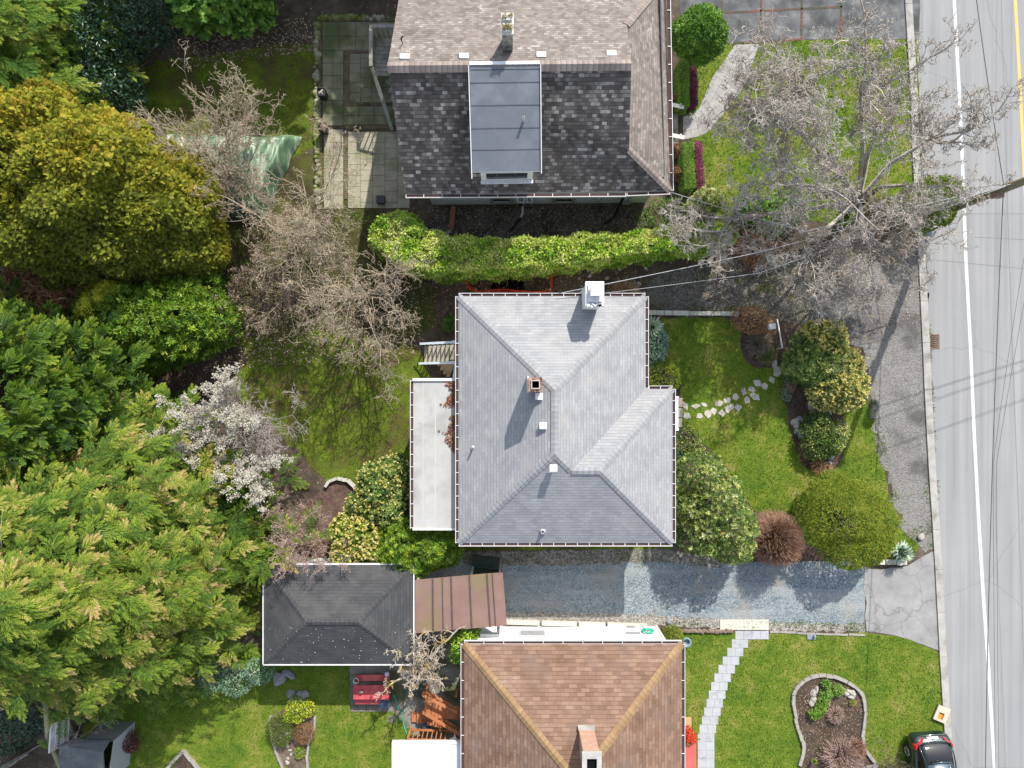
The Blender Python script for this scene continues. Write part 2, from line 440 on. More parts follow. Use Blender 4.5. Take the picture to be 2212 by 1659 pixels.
def gravel_mat(name, stops, scale=26, bump=.9, patch=None):
    t = NT(name, .9, .2)
    vo = t.n('TexVoronoi'); vo.inputs['Scale'].default_value = scale; t.l(t.co.outputs['Object'], vo.inputs['Vector'])
    sp = t.n('SeparateColor'); t.l(vo.outputs['Color'], sp.inputs[0])
    f = t.math('ADD', t.math('MULTIPLY', sp.outputs[0], .55), t.math('MULTIPLY', t.noise(2.2, 6, .7), .45))
    col = t.ramp(f, stops)
    if patch: col = t.mix(t.ramp(t.noise(patch[1], 5, .65), [(patch[2], 0.0), (patch[3], .85)]), col, patch[0])
    if 'blue' in name:
        mp = t.n('Mapping'); mp.inputs['Scale'].default_value = (.10, 1.0, 1); mp.inputs['Rotation'].default_value = (0, 0, R(-2)); t.l(t.co.outputs['Object'], mp.inputs[0])
        col = t.mix(t.ramp(t.noise(1.15, 4, .6, mp.outputs[0]), [(.48, 0.0), (.62, .55)]), col, (.33, .345, .345)); col = t.mix(t.ramp(t.noise(1.6, 5, .7), [(.60, 0.0), (.74, .6)]), col, (.09, .10, .095))
    t.color(col); t.bump(t.math('SUBTRACT', 1.0, vo.outputs['Distance']), bump, .03); MATS[name] = t.m; return t.m

M_soil = ground_mat('soil', [(.2, (.035, .027, .019)), (.45, (.075, .058, .042)), (.65, (.125, .10, .074)), (.85, (.19, .16, .125))], speck=(9, (.28, .26, .23), .93))
M_mulch = ground_mat('mulch', [(.2, (.034, .024, .018)), (.5, (.075, .054, .04)), (.8, (.135, .096, .07))], (1.5, 7, 30), 1, 30)
M_mossy = ground_mat('mossy_soil', [(.15, (.02, .016, .01)), (.4, (.05, .042, .02)), (.6, (.075, .085, .022)), (.85, (.13, .11, .05))], (.6, 2.5, 18), .8, 40)
M_lawn = ground_mat('lawn', [(.1, (.042, .078, .011)), (.34, (.075, .135, .013)), (.55, (.135, .182, .02)), (.70, (.23, .22, .055)), (.84, (.26, .21, .10))], (.55, 1.9, 14), .8, 60)
M_lawn_moss = ground_mat('mossy_lawn', [(.26, (.07, .052, .028)), (.42, (.10, .088, .026)), (.54, (.085, .135, .012)), (.68, (.15, .18, .02)), (.84, (.22, .18, .06))], (.5, 1.6, 12), .8, 60)
M_gravel = gravel_mat('blue_gravel', [(.1, (.075, .10, .115)), (.4, (.15, .185, .205)), (.65, (.245, .28, .295)), (.95, (.47, .475, .47))], 24, 1.0, ((.25, .235, .205), .7, .52, .66))  # blue of the house shadow put into the gravel colour
M_shoulder = gravel_mat('shoulder_gravel', [(.1, (.10, .093, .086)), (.4, (.165, .155, .145)), (.7, (.235, .225, .21)), (.95, (.38, .37, .35))], 26, .7, ((.075, .072, .069), .55, .5, .64))
M_pea = gravel_mat('pale_gravel', [(.1, (.10, .09, .075)), (.4, (.20, .185, .16)), (.7, (.32, .30, .265)), (.95, (.52, .49, .45))], 15, 1.0)
M_dirtdrive = gravel_mat('dirt_drive', [(.1, (.04, .034, .028)), (.45, (.10, .09, .078)), (.75, (.19, .175, .155)), (.97, (.36, .34, .31))], 20, .8, ((.07, .075, .025), .7, .56, .7))

def road_mat():
    t = NT('worn_asphalt', .9, .25)
    mp = t.n('Mapping'); mp.inputs['Rotation'].default_value = (0, 0, R(-1.6)); mp.inputs['Scale'].default_value = (1.7, .035, 1); t.l(t.co.outputs['Object'], mp.inputs[0])
    st = t.noise(2.0, 4, .55, mp.outputs[0]); big = t.noise(.35, 4, .6); fine = t.noise(30, 4, .8)
    f = t.math('ADD', t.math('MULTIPLY', st, .7), t.math('ADD', t.math('MULTIPLY', big, .25), t.math('MULTIPLY', fine, .16)))
    c = t.ramp(f, [(.3, (.17, .172, .174)), (.5, (.23, .232, .233)), (.75, (.285, .283, .278))])
    c = t.mix(t.ramp(t.noise(.9, 8, .75), [(.66, 0.0), (.8, .35)]), c, (.22, .22, .22))
    vo = t.n('TexVoronoi', feature='DISTANCE_TO_EDGE'); vo.inputs['Scale'].default_value = .16; dn = t.n('TexNoise'); dn.inputs['Scale'].default_value = 1.2; dn.inputs['Detail'].default_value = 7; t.l(t.co.outputs['Object'], dn.inputs['Vector'])
    dv = t.n('Mix', data_type='RGBA'); dv.inputs[0].default_value = .3; t.l(t.co.outputs['Object'], dv.inputs[6]); t.l(dn.outputs[1], dv.inputs[7]); t.l(dv.outputs[2], vo.inputs['Vector'])
    c = t.mix(t.ramp(vo.outputs[0], [(.0015, .35), (.004, 0.0)]), c, (.12, .12, .12))
    c = t.mix(t.ramp(t.noise(3.2, 3, .5), [(.70, 0.0), (.78, .5)]), c, (.20, .20, .205))
    t.color(c); t.bump(t.noise(120, 2, .8), .35, .01); return t.m
M_road = road_mat()
def asphalt_old():
    t = NT('old_asphalt', .92, .2)
    a = t.noise(.8, 8, .7); b = t.noise(28, 4, .8); vo = t.n('TexVoronoi', feature='DISTANCE_TO_EDGE'); vo.inputs['Scale'].default_value = .7
    dv = t.n('Mix', data_type='RGBA'); t.l(t.co.outputs['Object'], dv.inputs[6]); dn = t.n('TexNoise'); dn.inputs['Scale'].default_value = 2; dn.inputs['Detail'].default_value = 6
    t.l(t.co.outputs['Object'], dn.inputs['Vector']); t.l(dn.outputs[1], dv.inputs[7]); dv.inputs[0].default_value = .35; t.l(dv.outputs[2], vo.inputs['Vector'])
    f = t.math('ADD', t.math('MULTIPLY', a, .75), t.math('MULTIPLY', b, .3))
    c = t.ramp(f, [(.3, (.15, .145, .14)), (.5, (.235, .23, .225)), (.75, (.33, .325, .32))])
    c = t.mix(t.ramp(vo.outputs[0], [(.004, .4), (.012, 0.0)]), c, (.08, .08, .08))
    t.color(c); t.bump(b, .5, .015); return t.m
M_asph = asphalt_old()
M_conc = mat('concrete', (.30, .295, .28), (.42, .41, .39), 3, .9, c3=(.20, .20, .17), s3=.8, lo=.52, hi=.68, bump=.25, bs=80)
M_kerb = mat('kerb_concrete', (.27, .26, .24), (.38, .365, .34), 2.5, .9, c3=(.19, .18, .16), s3=1.2, lo=.5, hi=.7, bump=.3, bs=70)
M_white_paint = mat('road_paint_white', (.46, .46, .455), (.54, .54, .53), 9, .8, c3=(.40, .40, .40), s3=6, lo=.55, hi=.7)
M_yellow_paint = mat('road_paint_yellow', (.55, .36, .09), (.62, .43, .14), 6, .8, c3=(.36, .33, .26), s3=5, lo=.52, hi=.68)
M_tar = mat('tar_seam', (.14, .14, .14), (.20, .20, .20), 20, .7)

hole0, hole1 = P(1060, 629), P(1132, 598)          # the excavation beside the grey house
gm = MB(); G = 260; xs = [-G, hole0.x, hole1.x, G]; ys = [-G, hole0.y, hole1.y, G]
for i in range(3):
    for k in range(3):
        if (i, k) != (1, 1): gm.face([(xs[i], ys[k], 0), (xs[i + 1], ys[k], 0), (xs[i + 1], ys[k + 1], 0), (xs[i], ys[k + 1], 0)])
g = gm.build('ground', M_soil); g['kind'] = 'structure'
gm = MB(); hp = [(hole0.x, hole0.y), (hole1.x, hole0.y), (hole1.x, hole1.y), (hole0.x, hole1.y)]
gm.prism(hp[::-1], -1.9, -.002, top=False); gm.face([(*p, -1.9) for p in hp]); o = gm.build('excavation', M_mulch); o['kind'] = 'structure'

# road: left edge follows the kerb
KERB = [(1970, 0), (1975, 90), (1982, 200), (1987, 373), (1996, 500), (2003, 640), (2007, 720), (2013, 860), (2020, 1000), (2028, 1110), (2037, 1260), (2046, 1439), (2056, 1590), (2062, 1700)]
kb = [tuple(P(x, y)[:2]) for x, y in KERB]
def ext(l, n=120):
    a, b = Vector(l[0]), Vector(l[1]); c, d = Vector(l[-2]), Vector(l[-1])
    return [tuple(a + (a - b).normalized() * n)] + list(l) + [tuple(d + (d - c).normalized() * n)]
kbx = ext(kb)
road_poly = kbx + [(kbx[-1][0] + 14.5, kbx[-1][1]), (kbx[0][0] + 14.5, kbx[0][1])]
sheet('road', road_poly, .004, M_road)
sheet('roadside_verge', [(kbx[-1][0] + 14.4, kbx[-1][1]), (200, -150), (200, 150), (kbx[0][0] + 14.4, kbx[0][1])], .002, M_lawn)
def strip(line, wd, z, poly_only=False):
    L = [Vector(p) for p in line]; A, B = [], []
    for i, p in enumerate(L):
        d = (L[min(i + 1, len(L) - 1)] - L[max(i - 1, 0)]).normalized(); n = Vector((-d.y, d.x)) * wd / 2
        A.append(tuple(p + n)); B.append(tuple(p - n))
    return A + B[::-1]
WL = [(2061, 0), (2071, 183), (2078, 333), (2086, 553), (2098, 786), (2105, 953), (2113, 1106), (2123, 1273), (2135, 1439), (2148, 1659)]
YL = [(2193, 0), (2203, 183), (2211, 345), (2223, 600), (2236, 900)]
o = sheet('road_line', strip(ext([tuple(P(x, y)[:2]) for x, y in WL]), .16, 0), .008, M_white_paint)
o = sheet('centre_line', strip(ext([tuple(P(x, y)[:2]) for x, y in YL]), .15, 0), .008, M_yellow_paint)
# long tar seams and cross joints in the road
seam = MB()
for ln, wd in (([(2150, 430), (2149, 560), (2146, 760), (2150, 1106), (2166, 1500), (2172, 1659)], .018), ([(2163, 0), (2180, 560), (2196, 1000), (2214, 1500)], .03)):
    a = strip(ext([tuple(P(x, y)[:2]) for x, y in ln], 60), wd, 0); n = len(a) // 2
    for i in range(n - 1): seam.face([(*a[i], .0075), (*a[2 * n - 1 - i], .0075), (*a[2 * n - 2 - i], .0075), (*a[i + 1], .0075)][::-1])
for p, q in (((1990, 462), (2212, 462)), ((2104, 512), (2260, 520)), ((2000, 407), (2085, 403)), ((2003, 560), (2260, 585))):
    p, q = P(*p), P(*q); seam.bar((p.x, p.y, .0065), (q.x, q.y, .0065), .018, .004)
o = seam.build('road_seams', M_tar); o['kind'] = 'structure'
# kerb, in cast lengths with open joints
kerb = MB()
def along(line, s):
    L = [Vector(p) for p in line]
    for i in range(len(L) - 1):
        l = (L[i + 1] - L[i]).length
        if s <= l: return L[i].lerp(L[i + 1], s / l), (L[i + 1] - L[i]).normalized()
        s -= l
    return L[-1], (L[-1] - L[-2]).normalized()
kl = ext(kb, 12); tot = sum((Vector(kl[i + 1]) - Vector(kl[i])).length for i in range(len(kl) - 1)); s = 0
while s < tot - .1:
    ln = random.uniform(1.9, 2.6); e = min(s + ln, tot)
    a, d = along(kl, s); b, d2 = along(kl, e - .015); n = Vector((-d.y, d.x)); n2 = Vector((-d2.y, d2.x))
    for o0, o1, z1 in ((-.42, -.02, .10),):      # n points to +x side? keep kerb on the yard side
        A = [a - n * o0 * -1, a - n * o1 * -1, b - n2 * o1 * -1, b - n2 * o0 * -1]
    sgn = -1 if n.x > 0 else 1
    A = [a + n * sgn * .36, a + n * sgn * 0.02, b + n2 * sgn * 0.02, b + n2 * sgn * .36]
    kerb.hexa([(*A[0], -.05), (*A[3], -.05), (*A[2], -.05), (*A[1], -.05), (*A[0], .075), (*A[3], .075), (*A[2], .065), (*A[1], .065)] if False else [(*A[0], -.05), (*A[1], -.05), (*A[2], -.05), (*A[3], -.05), (*A[0], .075), (*A[1], .06), (*A[2], .06), (*A[3], .075)])
    s = e
o = kerb.build('kerb', M_kerb); o['kind'] = 'structure'

# storm drain
dr = thing('storm_drain', 'square brown iron storm drain grate beside the kerb', 'drain', P(2018, 738, .01))
c = P(2018, 738); d = MB(); d.rbox((c.x, c.y, .012), .50, .70, .012, R(1)); d.build('frame', mat('rust_iron', (.13, .085, .065), (.22, .15, .12), 14, .7), dr)
d = MB()
for i in range(7):
    y = c.y - .27 + i * .09
    d.tube([(c.x - .18, y + .05, .034), (c.x, y, .034), (c.x + .18, y + .03, .034)], .018, 4)
d.build('grate_bars', mat('dark_iron', (.04, .035, .03), (.08, .07, .06), 14, .6), dr)

# yards
LAWNS = []
def lawn(px, m, smooth=1, j=.05, z=.006, dens=230, tint=(.15, .75), holes=(), seed=1, pale=.0):
    p = gpoly(px, 0, smooth, j, .3, seed); sheet('lawn', p, z, m); LAWNS.append((p, dens, tint, [gpoly(h) for h in holes])); return p
# grey house front lawn
FRONT = [(1408, 690), (1500, 684), (1580, 688), (1598, 705), (1602, 760), (1618, 790), (1650, 796), (1700, 760), (1706, 800), (1690, 850), (1700, 900), (1715, 960), (1735, 1010), (1770, 1020), (1800, 1020),
         (1828, 980), (1815, 880), (1872, 850), (1885, 910), (1905, 1000), (1925, 1080), (1945, 1140), (1985, 1160), (1990, 1180), (1950, 1225), (1900, 1215), (1760, 1190), (1640, 1120), (1560, 1000), (1480, 920), (1460, 900), (1470, 830), (1430, 770)]
lawn(FRONT, M_lawn, 1, .06, .006, 260)
# right-hand lawn below the drive
lawn([(1475, 1362), (1560, 1368), (1665, 1366), (1760, 1372), (1870, 1366), (1960, 1378), (2028, 1410), (2040, 1500), (2052, 1600), (2060, 1760), (1440, 1760), (1450, 1500)], M_lawn, 0, .04, .006, 300)
# lower left lawn, garage and picnic table on it
lawn([(120, 1760), (180, 1560), (250, 1440), (420, 1380), (570, 1400), (780, 1420), (900, 1420), (880, 1530), (900, 1620), (900, 1760)], M_lawn, 1, .06, .006, 260)
# grey house back yard, mossy and bare in patches
lawn([(440, 790), (500, 735), (560, 715), (640, 700), (720, 720), (880, 735), (925, 760), (925, 830), (900, 1130), (820, 1150), (720, 1060), (680, 1010), (600, 930), (500, 860)], M_lawn_moss, 1, .16, .006, 110)
# top left back yard
lawn([(320, 130), (520, 110), (620, 90), (690, 100), (688, 300), (660, 340), (560, 330), (380, 340), (290, 300), (300, 180)], M_lawn_moss, 1, .10, .006, 170)
# top right front yard
lawn([(1507, 100), (1600, 92), (1800, 84), (1980, 86), (1988, 280), (1994, 480), (1900, 500), (1700, 470), (1560, 480), (1450, 440), (1510, 425), (1522, 405), (1516, 305), (1480, 300), (1480, 248), (1500, 236), (1507, 200)], M_lawn, 0, .04, .006, 240)

sheet('dirt_track', gpoly([(1395, 600), (1560, 560), (1760, 540), (2000, 520), (2006, 700), (1920, 740), (1840, 740), (1700, 690), (1590, 668), (1400, 672)], 0, 1, .08), .004, M_dirtdrive)
sheet('bare_path', gpoly([(930, 455), (1395, 440), (1400, 480), (1380, 520), (960, 540), (900, 500)], 0, 1, .07), .005, ground_mat('leafy_soil', [(.2, (.03, .024, .02)), (.45, (.08, .068, .056)), (.7, (.15, .13, .11)), (.9, (.24, .21, .18))], (1, 5, 30), 1, 40, speck=(14, (.4, .35, .28), .9)))
sheet('gravel_shoulder', gpoly([(1780, 640), (1800, 600), (1850, 575), (1930, 555), (1996, 520), (2003, 640), (2004, 700), (2012, 900), (2022, 1100), (2026, 1190), (1996, 1195), (1978, 1172), (1950, 1145), (1928, 1085), (1906, 1005), (1884, 910), (1872, 850), (1868, 780), (1840, 735), (1800, 700)], 0, 0, .22, .25), .009, M_shoulder)
sheet('gravel_drive', gpoly([(880, 1205), (1000, 1196), (1440, 1186), (1560, 1212), (1872, 1212), (1870, 1290), (1868, 1364), (1660, 1356), (1555, 1343), (1430, 1350), (1095, 1352), (880, 1360)], 0, 0, .05), .008, M_gravel)
sheet('pale_gravel_edge', gpoly([(1095, 1322), (1250, 1322), (1380, 1328), (1470, 1334), (1560, 1338), (1660, 1342), (1760, 1346), (1868, 1350), (1868, 1366), (1665, 1362), (1430, 1352), (1095, 1350)], 0, 0, .08, .2), .012, M_pea)
sheet('brown_gravel_edge', gpoly([(990, 1192), (1440, 1186), (1560, 1206), (1560, 1226), (1420, 1214), (1200, 1222), (1000, 1218)], 0, 0, .07, .2), .012, gravel_mat('brown_gravel', [(.1, (.06, .055, .045)), (.45, (.14, .13, .11)), (.8, (.27, .25, .22)), (.97, (.45, .43, .4))], 15, 1.0))
sheet('drive_apron', gpoly([(1868, 1228), (1905, 1230), (1960, 1222), (1985, 1205), (2012, 1192), (2030, 1192), (2046, 1412), (1980, 1388), (1935, 1372), (1872, 1363), (1868, 1330), (1872, 1300), (1866, 1270)], 0, 0, .025), .013, M_asph)
sheet('grass_strip', gpoly([(990, 1165), (1455, 1168), (1455, 1187), (1000, 1190)], 0, 0, .05), .007, M_lawn_moss)

# top right drive: concrete bays with brick bands
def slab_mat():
    t = NT('shaded_bay_concrete', .85, .3)  # concrete darkened for tree shade on the drive, dark stains mixed in
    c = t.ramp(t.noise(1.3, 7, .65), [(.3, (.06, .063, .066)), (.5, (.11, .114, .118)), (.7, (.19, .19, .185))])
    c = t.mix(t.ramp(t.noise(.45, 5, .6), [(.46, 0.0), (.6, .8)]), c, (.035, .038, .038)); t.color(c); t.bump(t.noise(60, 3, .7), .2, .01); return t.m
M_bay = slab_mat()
M_brickband = mat('brick_band', (.11, .045, .035), (.20, .085, .062), 6, .9, c3=(.07, .065, .045), s3=1.2, lo=.42, hi=.56, bump=.4)
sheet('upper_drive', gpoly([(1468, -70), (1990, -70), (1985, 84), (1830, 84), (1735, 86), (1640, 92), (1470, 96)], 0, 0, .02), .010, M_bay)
bb = MB()
for p, q in (((1478, 32), (1640, 24)), ((1640, 24), (1820, 15)), ((1480, 96), (1640, 91)), ((1640, 90), (1735, 85)), ((1558, 88), (1560, -70)), ((1643, 88), (1645, -70)), ((1731, 84), (1732, -70)), ((1816, 80), (1818, -70))):
    p, q = P(*p), P(*q); L = (q - p).length; d = (q - p).normalized(); k = 0
    while k < L - .1:
        a = p + d * k; b = p + d * min(k + .2, L); bb.bar((a.x, a.y, .012), (b.x - d.x * .012, b.y - d.y * .012, .012), .10, .012); k += .2
o = bb.build('brick_edging', M_brickband); props(o, 'red brick bands set between the concrete bays of the upper drive', 'edging')

# curved slab path to the front door of the top house
def quad_path(name, Lp, Rp, n, z, m, cols=2, gap=.012):
    def samp(l, t):
        L = [P(*p) for p in l]; seg = [(L[i + 1] - L[i]).length for i in range(len(L) - 1)]; s = t * sum(seg)
        for i, x in enumerate(seg):
            if s <= x + 1e-6: return L[i].lerp(L[i + 1], s / x)
            s -= x
        return L[-1]
    mb = MB(); base = MB()
    for i in range(n):
        for c in range(cols):
            def pt(u, v): return samp(Lp, u).lerp(samp(Rp, u), v)
            u0, u1, v0, v1 = i / n, (i + 1) / n, c / cols, (c + 1) / cols
            q = [pt(u0, v0), pt(u0, v1), pt(u1, v1), pt(u1, v0)]; ce = sum(q, Vector()) / 4
            q = [ce + (x - ce) * .972 for x in q]
            if (q[1] - q[0]).cross(q[2] - q[0]).z < 0: q = q[::-1]
            zz = z + random.uniform(-.002, .003)
            mb.hexa([(x.x, x.y, 0) for x in q] + [(x.x, x.y, zz) for x in q])
    o = mb.build(name, m); o['kind'] = 'structure'; return o
M_pslab = mat('path_slab', (.26, .25, .24), (.37, .355, .34), 2.2, .9, c3=(.21, .20, .18), s3=.9, lo=.5, hi=.65, bump=.3, bs=60)
quad_path('path', smooth_poly([(1588, 97), (1538, 167), (1511, 233), (1496, 247), (1475, 252)], 0), [(1640, 95), (1608, 187), (1558, 253), (1530, 285), (1511, 295), (1475, 302)], 15, .022, M_pslab, 3)

# patio of the top house: slabs, brick courses
M_pav_shade = mat('patio_slab_shaded', (.13, .135, .085), (.235, .225, .155), 1.4, .9, c3=(.085, .105, .045), s3=.5, lo=.47, hi=.62, bump=.25, bs=60)  # shade over the upper patio painted into the slab colour
M_pav_sun = mat('patio_slab_sunlit', (.25, .235, .17), (.36, .34, .25), 1.8, .9, c3=(.16, .17, .09), s3=.6, lo=.5, hi=.66, bump=.25, bs=60)  # same slabs in a brighter colour for the sunlit part
M_oldbrick = mat('old_brick', (.10, .075, .045), (.19, .15, .10), 9, .95, c3=(.06, .07, .03), s3=1.5, lo=.45, hi=.6, bump=.5)
pb = MB(); bm_ = MB()
def bay(x0, x1, y0, y1, nx, ny, mi=0, stag=0):
    a, b = P(x0, y1), P(x1, y0)          # lower-left, upper-right
    for i in range(nx):
        for k in range(-1 if stag else 0, ny):
            X0 = a.x + (b.x - a.x) * i / nx; X1 = a.x + (b.x - a.x) * (i + 1) / nx; h = (b.y - a.y) / ny; off = (h * .5 if (stag and i % 2) else 0)
            Y0 = max(a.y, a.y + h * k + off); Y1 = min(b.y, a.y + h * (k + 1) + off)
            if Y1 - Y0 < .05: continue
            pb.box(X0 + .008, X1 - .008, Y0 + .008, Y1 - .008, 0, .035 + random.uniform(-.003, .003), mi)
def course(x0, x1, y0, y1):
    a, b = P(x0, y1), P(x1, y0); w_, h_ = b.x - a.x, b.y - a.y; n = int(max(w_, h_) / .085)
    for i in range(n):
        if w_ > h_: bm_.box(a.x + w_ * i / n, a.x + w_ * (i + .86) / n, a.y, b.y, 0, .036 + random.uniform(-.004, .004))
        else: bm_.box(a.x, b.x, a.y + h_ * i / n, a.y + h_ * (i + .86) / n, 0, .036 + random.uniform(-.004, .004))
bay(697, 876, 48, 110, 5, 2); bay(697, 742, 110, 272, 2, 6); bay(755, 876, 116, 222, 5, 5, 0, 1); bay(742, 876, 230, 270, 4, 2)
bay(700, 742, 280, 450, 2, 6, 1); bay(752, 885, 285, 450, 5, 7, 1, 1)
course(687, 696, 52, 440); course(743, 754, 110, 229); course(755, 876, 108, 115); course(755, 876, 222, 229); course(742, 880, 271, 279); course(743, 751, 284, 430); course(697, 876, 40, 47)
o = pb.build('patio', [M_pav_shade, M_pav_sun]); o['kind'] = 'structure'
o = bm_.build('patio_brick_course', M_oldbrick); o['kind'] = 'structure'
# paved strip beside the brown house deck
M_flag = mat('flag_slab', (.16, .15, .13), (.28, .265, .24), 2, .92, c3=(.09, .095, .05), s3=1, lo=.45, hi=.6, bump=.4, bs=40)
sheet('paved_yard', gpoly([(756, 1440), (890, 1432), (898, 1366), (1000, 1362), (1005, 1600), (930, 1600), (880, 1560), (842, 1536), (756, 1537)], 0, 0, .03), .011, M_flag)
fl = MB(); rr = random.Random(4)
for i in range(46):
    x, y = rr.uniform(845, 995), rr.uniform(1370, 1590)
    c = P(x, y); a = rr.uniform(0, 1.5); fl.rbox((c.x, c.y, .0), rr.uniform(.35, .7), rr.uniform(.3, .5), .03 + rr.uniform(0, .012), a)
o = fl.build('flagstone_paving', M_flag); o['kind'] = 'structure'

# stepping pavers, two to a row, and the cream pad they start from
M_paver = mat('grey_paver', (.31, .32, .33), (.39, .40, .415), 1.6, .9, c3=(.25, .255, .265), s3=2, lo=.55, hi=.7, bump=.2, bs=90)
pv = MB(); y = 1362.5
rows = [(1588, 1660, 4), (1580, 1615.5, 2), (1570.5, 1605.5, 2), (1560.5, 1596.5, 2), (1551.5, 1587.5, 2), (1542.5, 1578.5, 2), (1535.5, 1571.5, 2), (1530.5, 1567, 2), (1525.5, 1561, 2), (1520.5, 1556.5, 2), (1515.5, 1551, 2), (1510.5, 1546.5, 2)] + [(1506.5, 1543, 2)] * 6
for x0, x1, n in rows:
    for i in range(n):
        a, b = P(x0 + (x1 - x0) * i / n, y + 18.2), P(x0 + (x1 - x0) * (i + 1) / n, y)
        pv.box(a.x + .004, b.x - .004, a.y + .004, b.y - .004, 0, .032 + random.uniform(-.003, .004))
    y += 18.4
o = pv.build('path', M_paver); o['kind'] = 'structure'
pd = MB()
for i in range(12):
    a, b = P(1555 + 105 * i / 12, 1360), P(1555 + 105 * (i + 1) / 12, 1338); pd.box(a.x, b.x - .006, a.y, b.y, 0, .045)
o = pd.build('step_pad', mat('cream_concrete', (.47, .45, .375), (.55, .53, .45), 3, .85)); props(o, 'cream slab step at the drive end of the grey paver path', 'step')
# ------------------------------------------------------------------ shared house materials
M_trim = mat('white_trim', (.62, .62, .62), (.52, .52, .51), 5, .5, .4)
M_wallw = mat('white_stucco', (.80, .80, .79), (.72, .72, .70), 3, .85, bump=.2, bs=50)
M_litter = mat('gutter_dirt', (.03, .018, .016), (.09, .05, .045), 30, .9)
M_glass = mat('window_glass', (.03, .035, .04), None, rough=.08, spec=.6)
M_shg = roof_mat('grey_shingle', [(.0, (.205, .21, .22)), (.4, (.245, .25, .26)), (.7, (.275, .28, .29)), (1, (.34, .338, .34))], .135, .30, (.30, .29, .28), .62, .45, tab=.45)
M_capg = roof_mat('grey_cap', [(0, (.235, .24, .248)), (1, (.29, .293, .30))], .5, .5, None, .8, .3)
M_mem = mat('torch_on_membrane', (.32, .315, .30), (.39, .385, .37), 1.2, .9, c3=(.26, .255, .235), s3=.7, lo=.5, hi=.68, bump=.15, bs=90)
M_brickr = mat('chimney_brick', (.25, .13, .095), (.42, .30, .24), 9, .95, c3=(.10, .045, .035), s3=7, lo=.48, hi=.6, bump=.5, bs=30)
M_black = mat('flue_black', (.006, .006, .006), None, rough=1, spec=.05)
M_ventw = mat('vent_metal', (.72, .72, .71), (.62, .62, .62), 4, .5, .4)
M_lead = mat('vent_pipe', (.42, .42, .40), (.30, .30, .30), 8, .6, .4)

def wall_ring(poly, z1, name, m, parent, z0=0):
    mb = MB(); mb.prism(poly, z0, z1, top=False); return mb.build(name, m, parent)
def box_vent(parent, c, s=.32, h=.18, rz=0, name='roof_vent'):
    mb = MB(); mb.rbox((c[0], c[1], c[2] - .1), s * .8, s * .72, h + .02, rz); mb.rbox((c[0], c[1], c[2] - .08 + h), s, s * .9, .05, rz)
    return mb.build(name, M_ventw, parent, bevel=.012)
def pipe_vent(parent, c, r=.05, h=.4, name='vent_pipe'):
    mb = MB(); mb.lathe(c, [(r * 2.2, -.15), (r * 1.9, .02), (r, .06), (r, h), (r * .72, h), (r * .72, h - .1)], 12)
    o = mb.build(name, M_lead, parent); d = MB(); d.lathe(c, [(r * .7, h - .1), (r * .7, h - .09)], 12); d.build('opening', M_black, o); return o

# ------------------------------------------------------------------ the grey house in the middle
ze, pt = 3.8, .5
x0, x1, x2, yN, yS, yW = -2.26, 5.64, 6.78, 3.71, -6.72, -.205
xr = (x0 + x1) / 2; zr = ze + pt * (x1 - x0) / 2; hw = (x1 - x0) / 2
pkN, pkS = Vector((xr, yN - hw, zr)), Vector((xr, yS + hw, zr))
wy = (yW + yS) / 2; wz = ze + pt * (yW - yS) / 2
wE, wW = Vector((x2 - (yW - yS) / 2, wy, wz)), Vector((x1 - (wz - ze) / pt, wy, wz))
C = lambda x, y, z=ze: Vector((x, y, z))
gh = thing('grey_house', 'bungalow with a pale grey shingled hip roof and a flat roofed addition', 'house', (1.7, -1.5, 0))
mb = MB()
slab(mb, [[C(x1, yN), C(x0, yN), pkN], [C(x0, yN), C(x0, yS), pkS, pkN], [C(x0, yS), C(x2, yS), wE, wW, pkS], [C(x1, yW), C(x1, yN), pkN, pkS, wW], [C(x2, yW), C(x1, yW), wW, wE], [C(x2, yS), C(x2, yW), wE]], .16)
roof = mb.build('roof', [M_shg, M_trim], gh)
mb = MB()
for p, q in ((C(x0, yN), pkN), (C(x1, yN), pkN), (pkN, pkS), (C(x0, yS), pkS), (pkS, wW), (wW, wE), (C(x2, yW), wE), (C(x2, yS), wE)):
    cap_line(mb, p, q, .30, .055, .022)
build_each(mb, 'ridge_cap', M_capg, roof)
i = .42
wall_ring([(x0 + i, yS + i), (x2 - i, yS + i), (x2 - i, yW - i), (x1 - i, yW - i), (x1 - i, yN - i), (x0 + i, yN - i)], ze - .1, 'wall', M_wallw, gh)
gutter(gh, [((x0, yS), (x2, yS)), ((x2, yS), (x2, yW)), ((x2, yW), (x1 + .12, yW)), ((x1, yW), (x1, yN)), ((x1, yN), (x0, yN)), ((x0, yN), (x0, yS))], M_trim, M_litter, ze + .005, .11, .48)
# flat roofed addition
fz = 3.3; fx0, fx1, fy0, fy1 = -4.24, x0 + i - .01, -6.20, .16
mb = MB(); mb.box(fx0, fx1, fy0, fy1, fz - .16, fz); fr = mb.build('flat_roof', M_mem, gh)
mb = MB(); mb.bar((fx0 - .02, fy1 + .03, fz - .02), (fx1 - .36, fy1 + .03, fz - .02), .12, .2); mb.bar((fx0 - .02, fy0 - .03, fz - .02), (fx1, fy0 - .03, fz - .02), .07, .2); mb.build('fascia', M_trim, fr)
mb = MB(); mb.bar((fx0 + .42, fy0 + .1, fz + .002), (fx0 + .42, fy1 - .1, fz + .002), .03, .006); mb.bar((fx0 + .95, fy0 + .05, fz + .002), (fx0 + .95, fy1 - .6, fz + .002), .05, .006); mb.build('membrane_seam', mat('membrane_seam', (.37, .365, .35), (.42, .41, .39), 8, .9), fr)
gutter(gh, [((fx0, fy1), (fx0, fy0))], M_trim, M_litter, fz + .01, .11, .5)
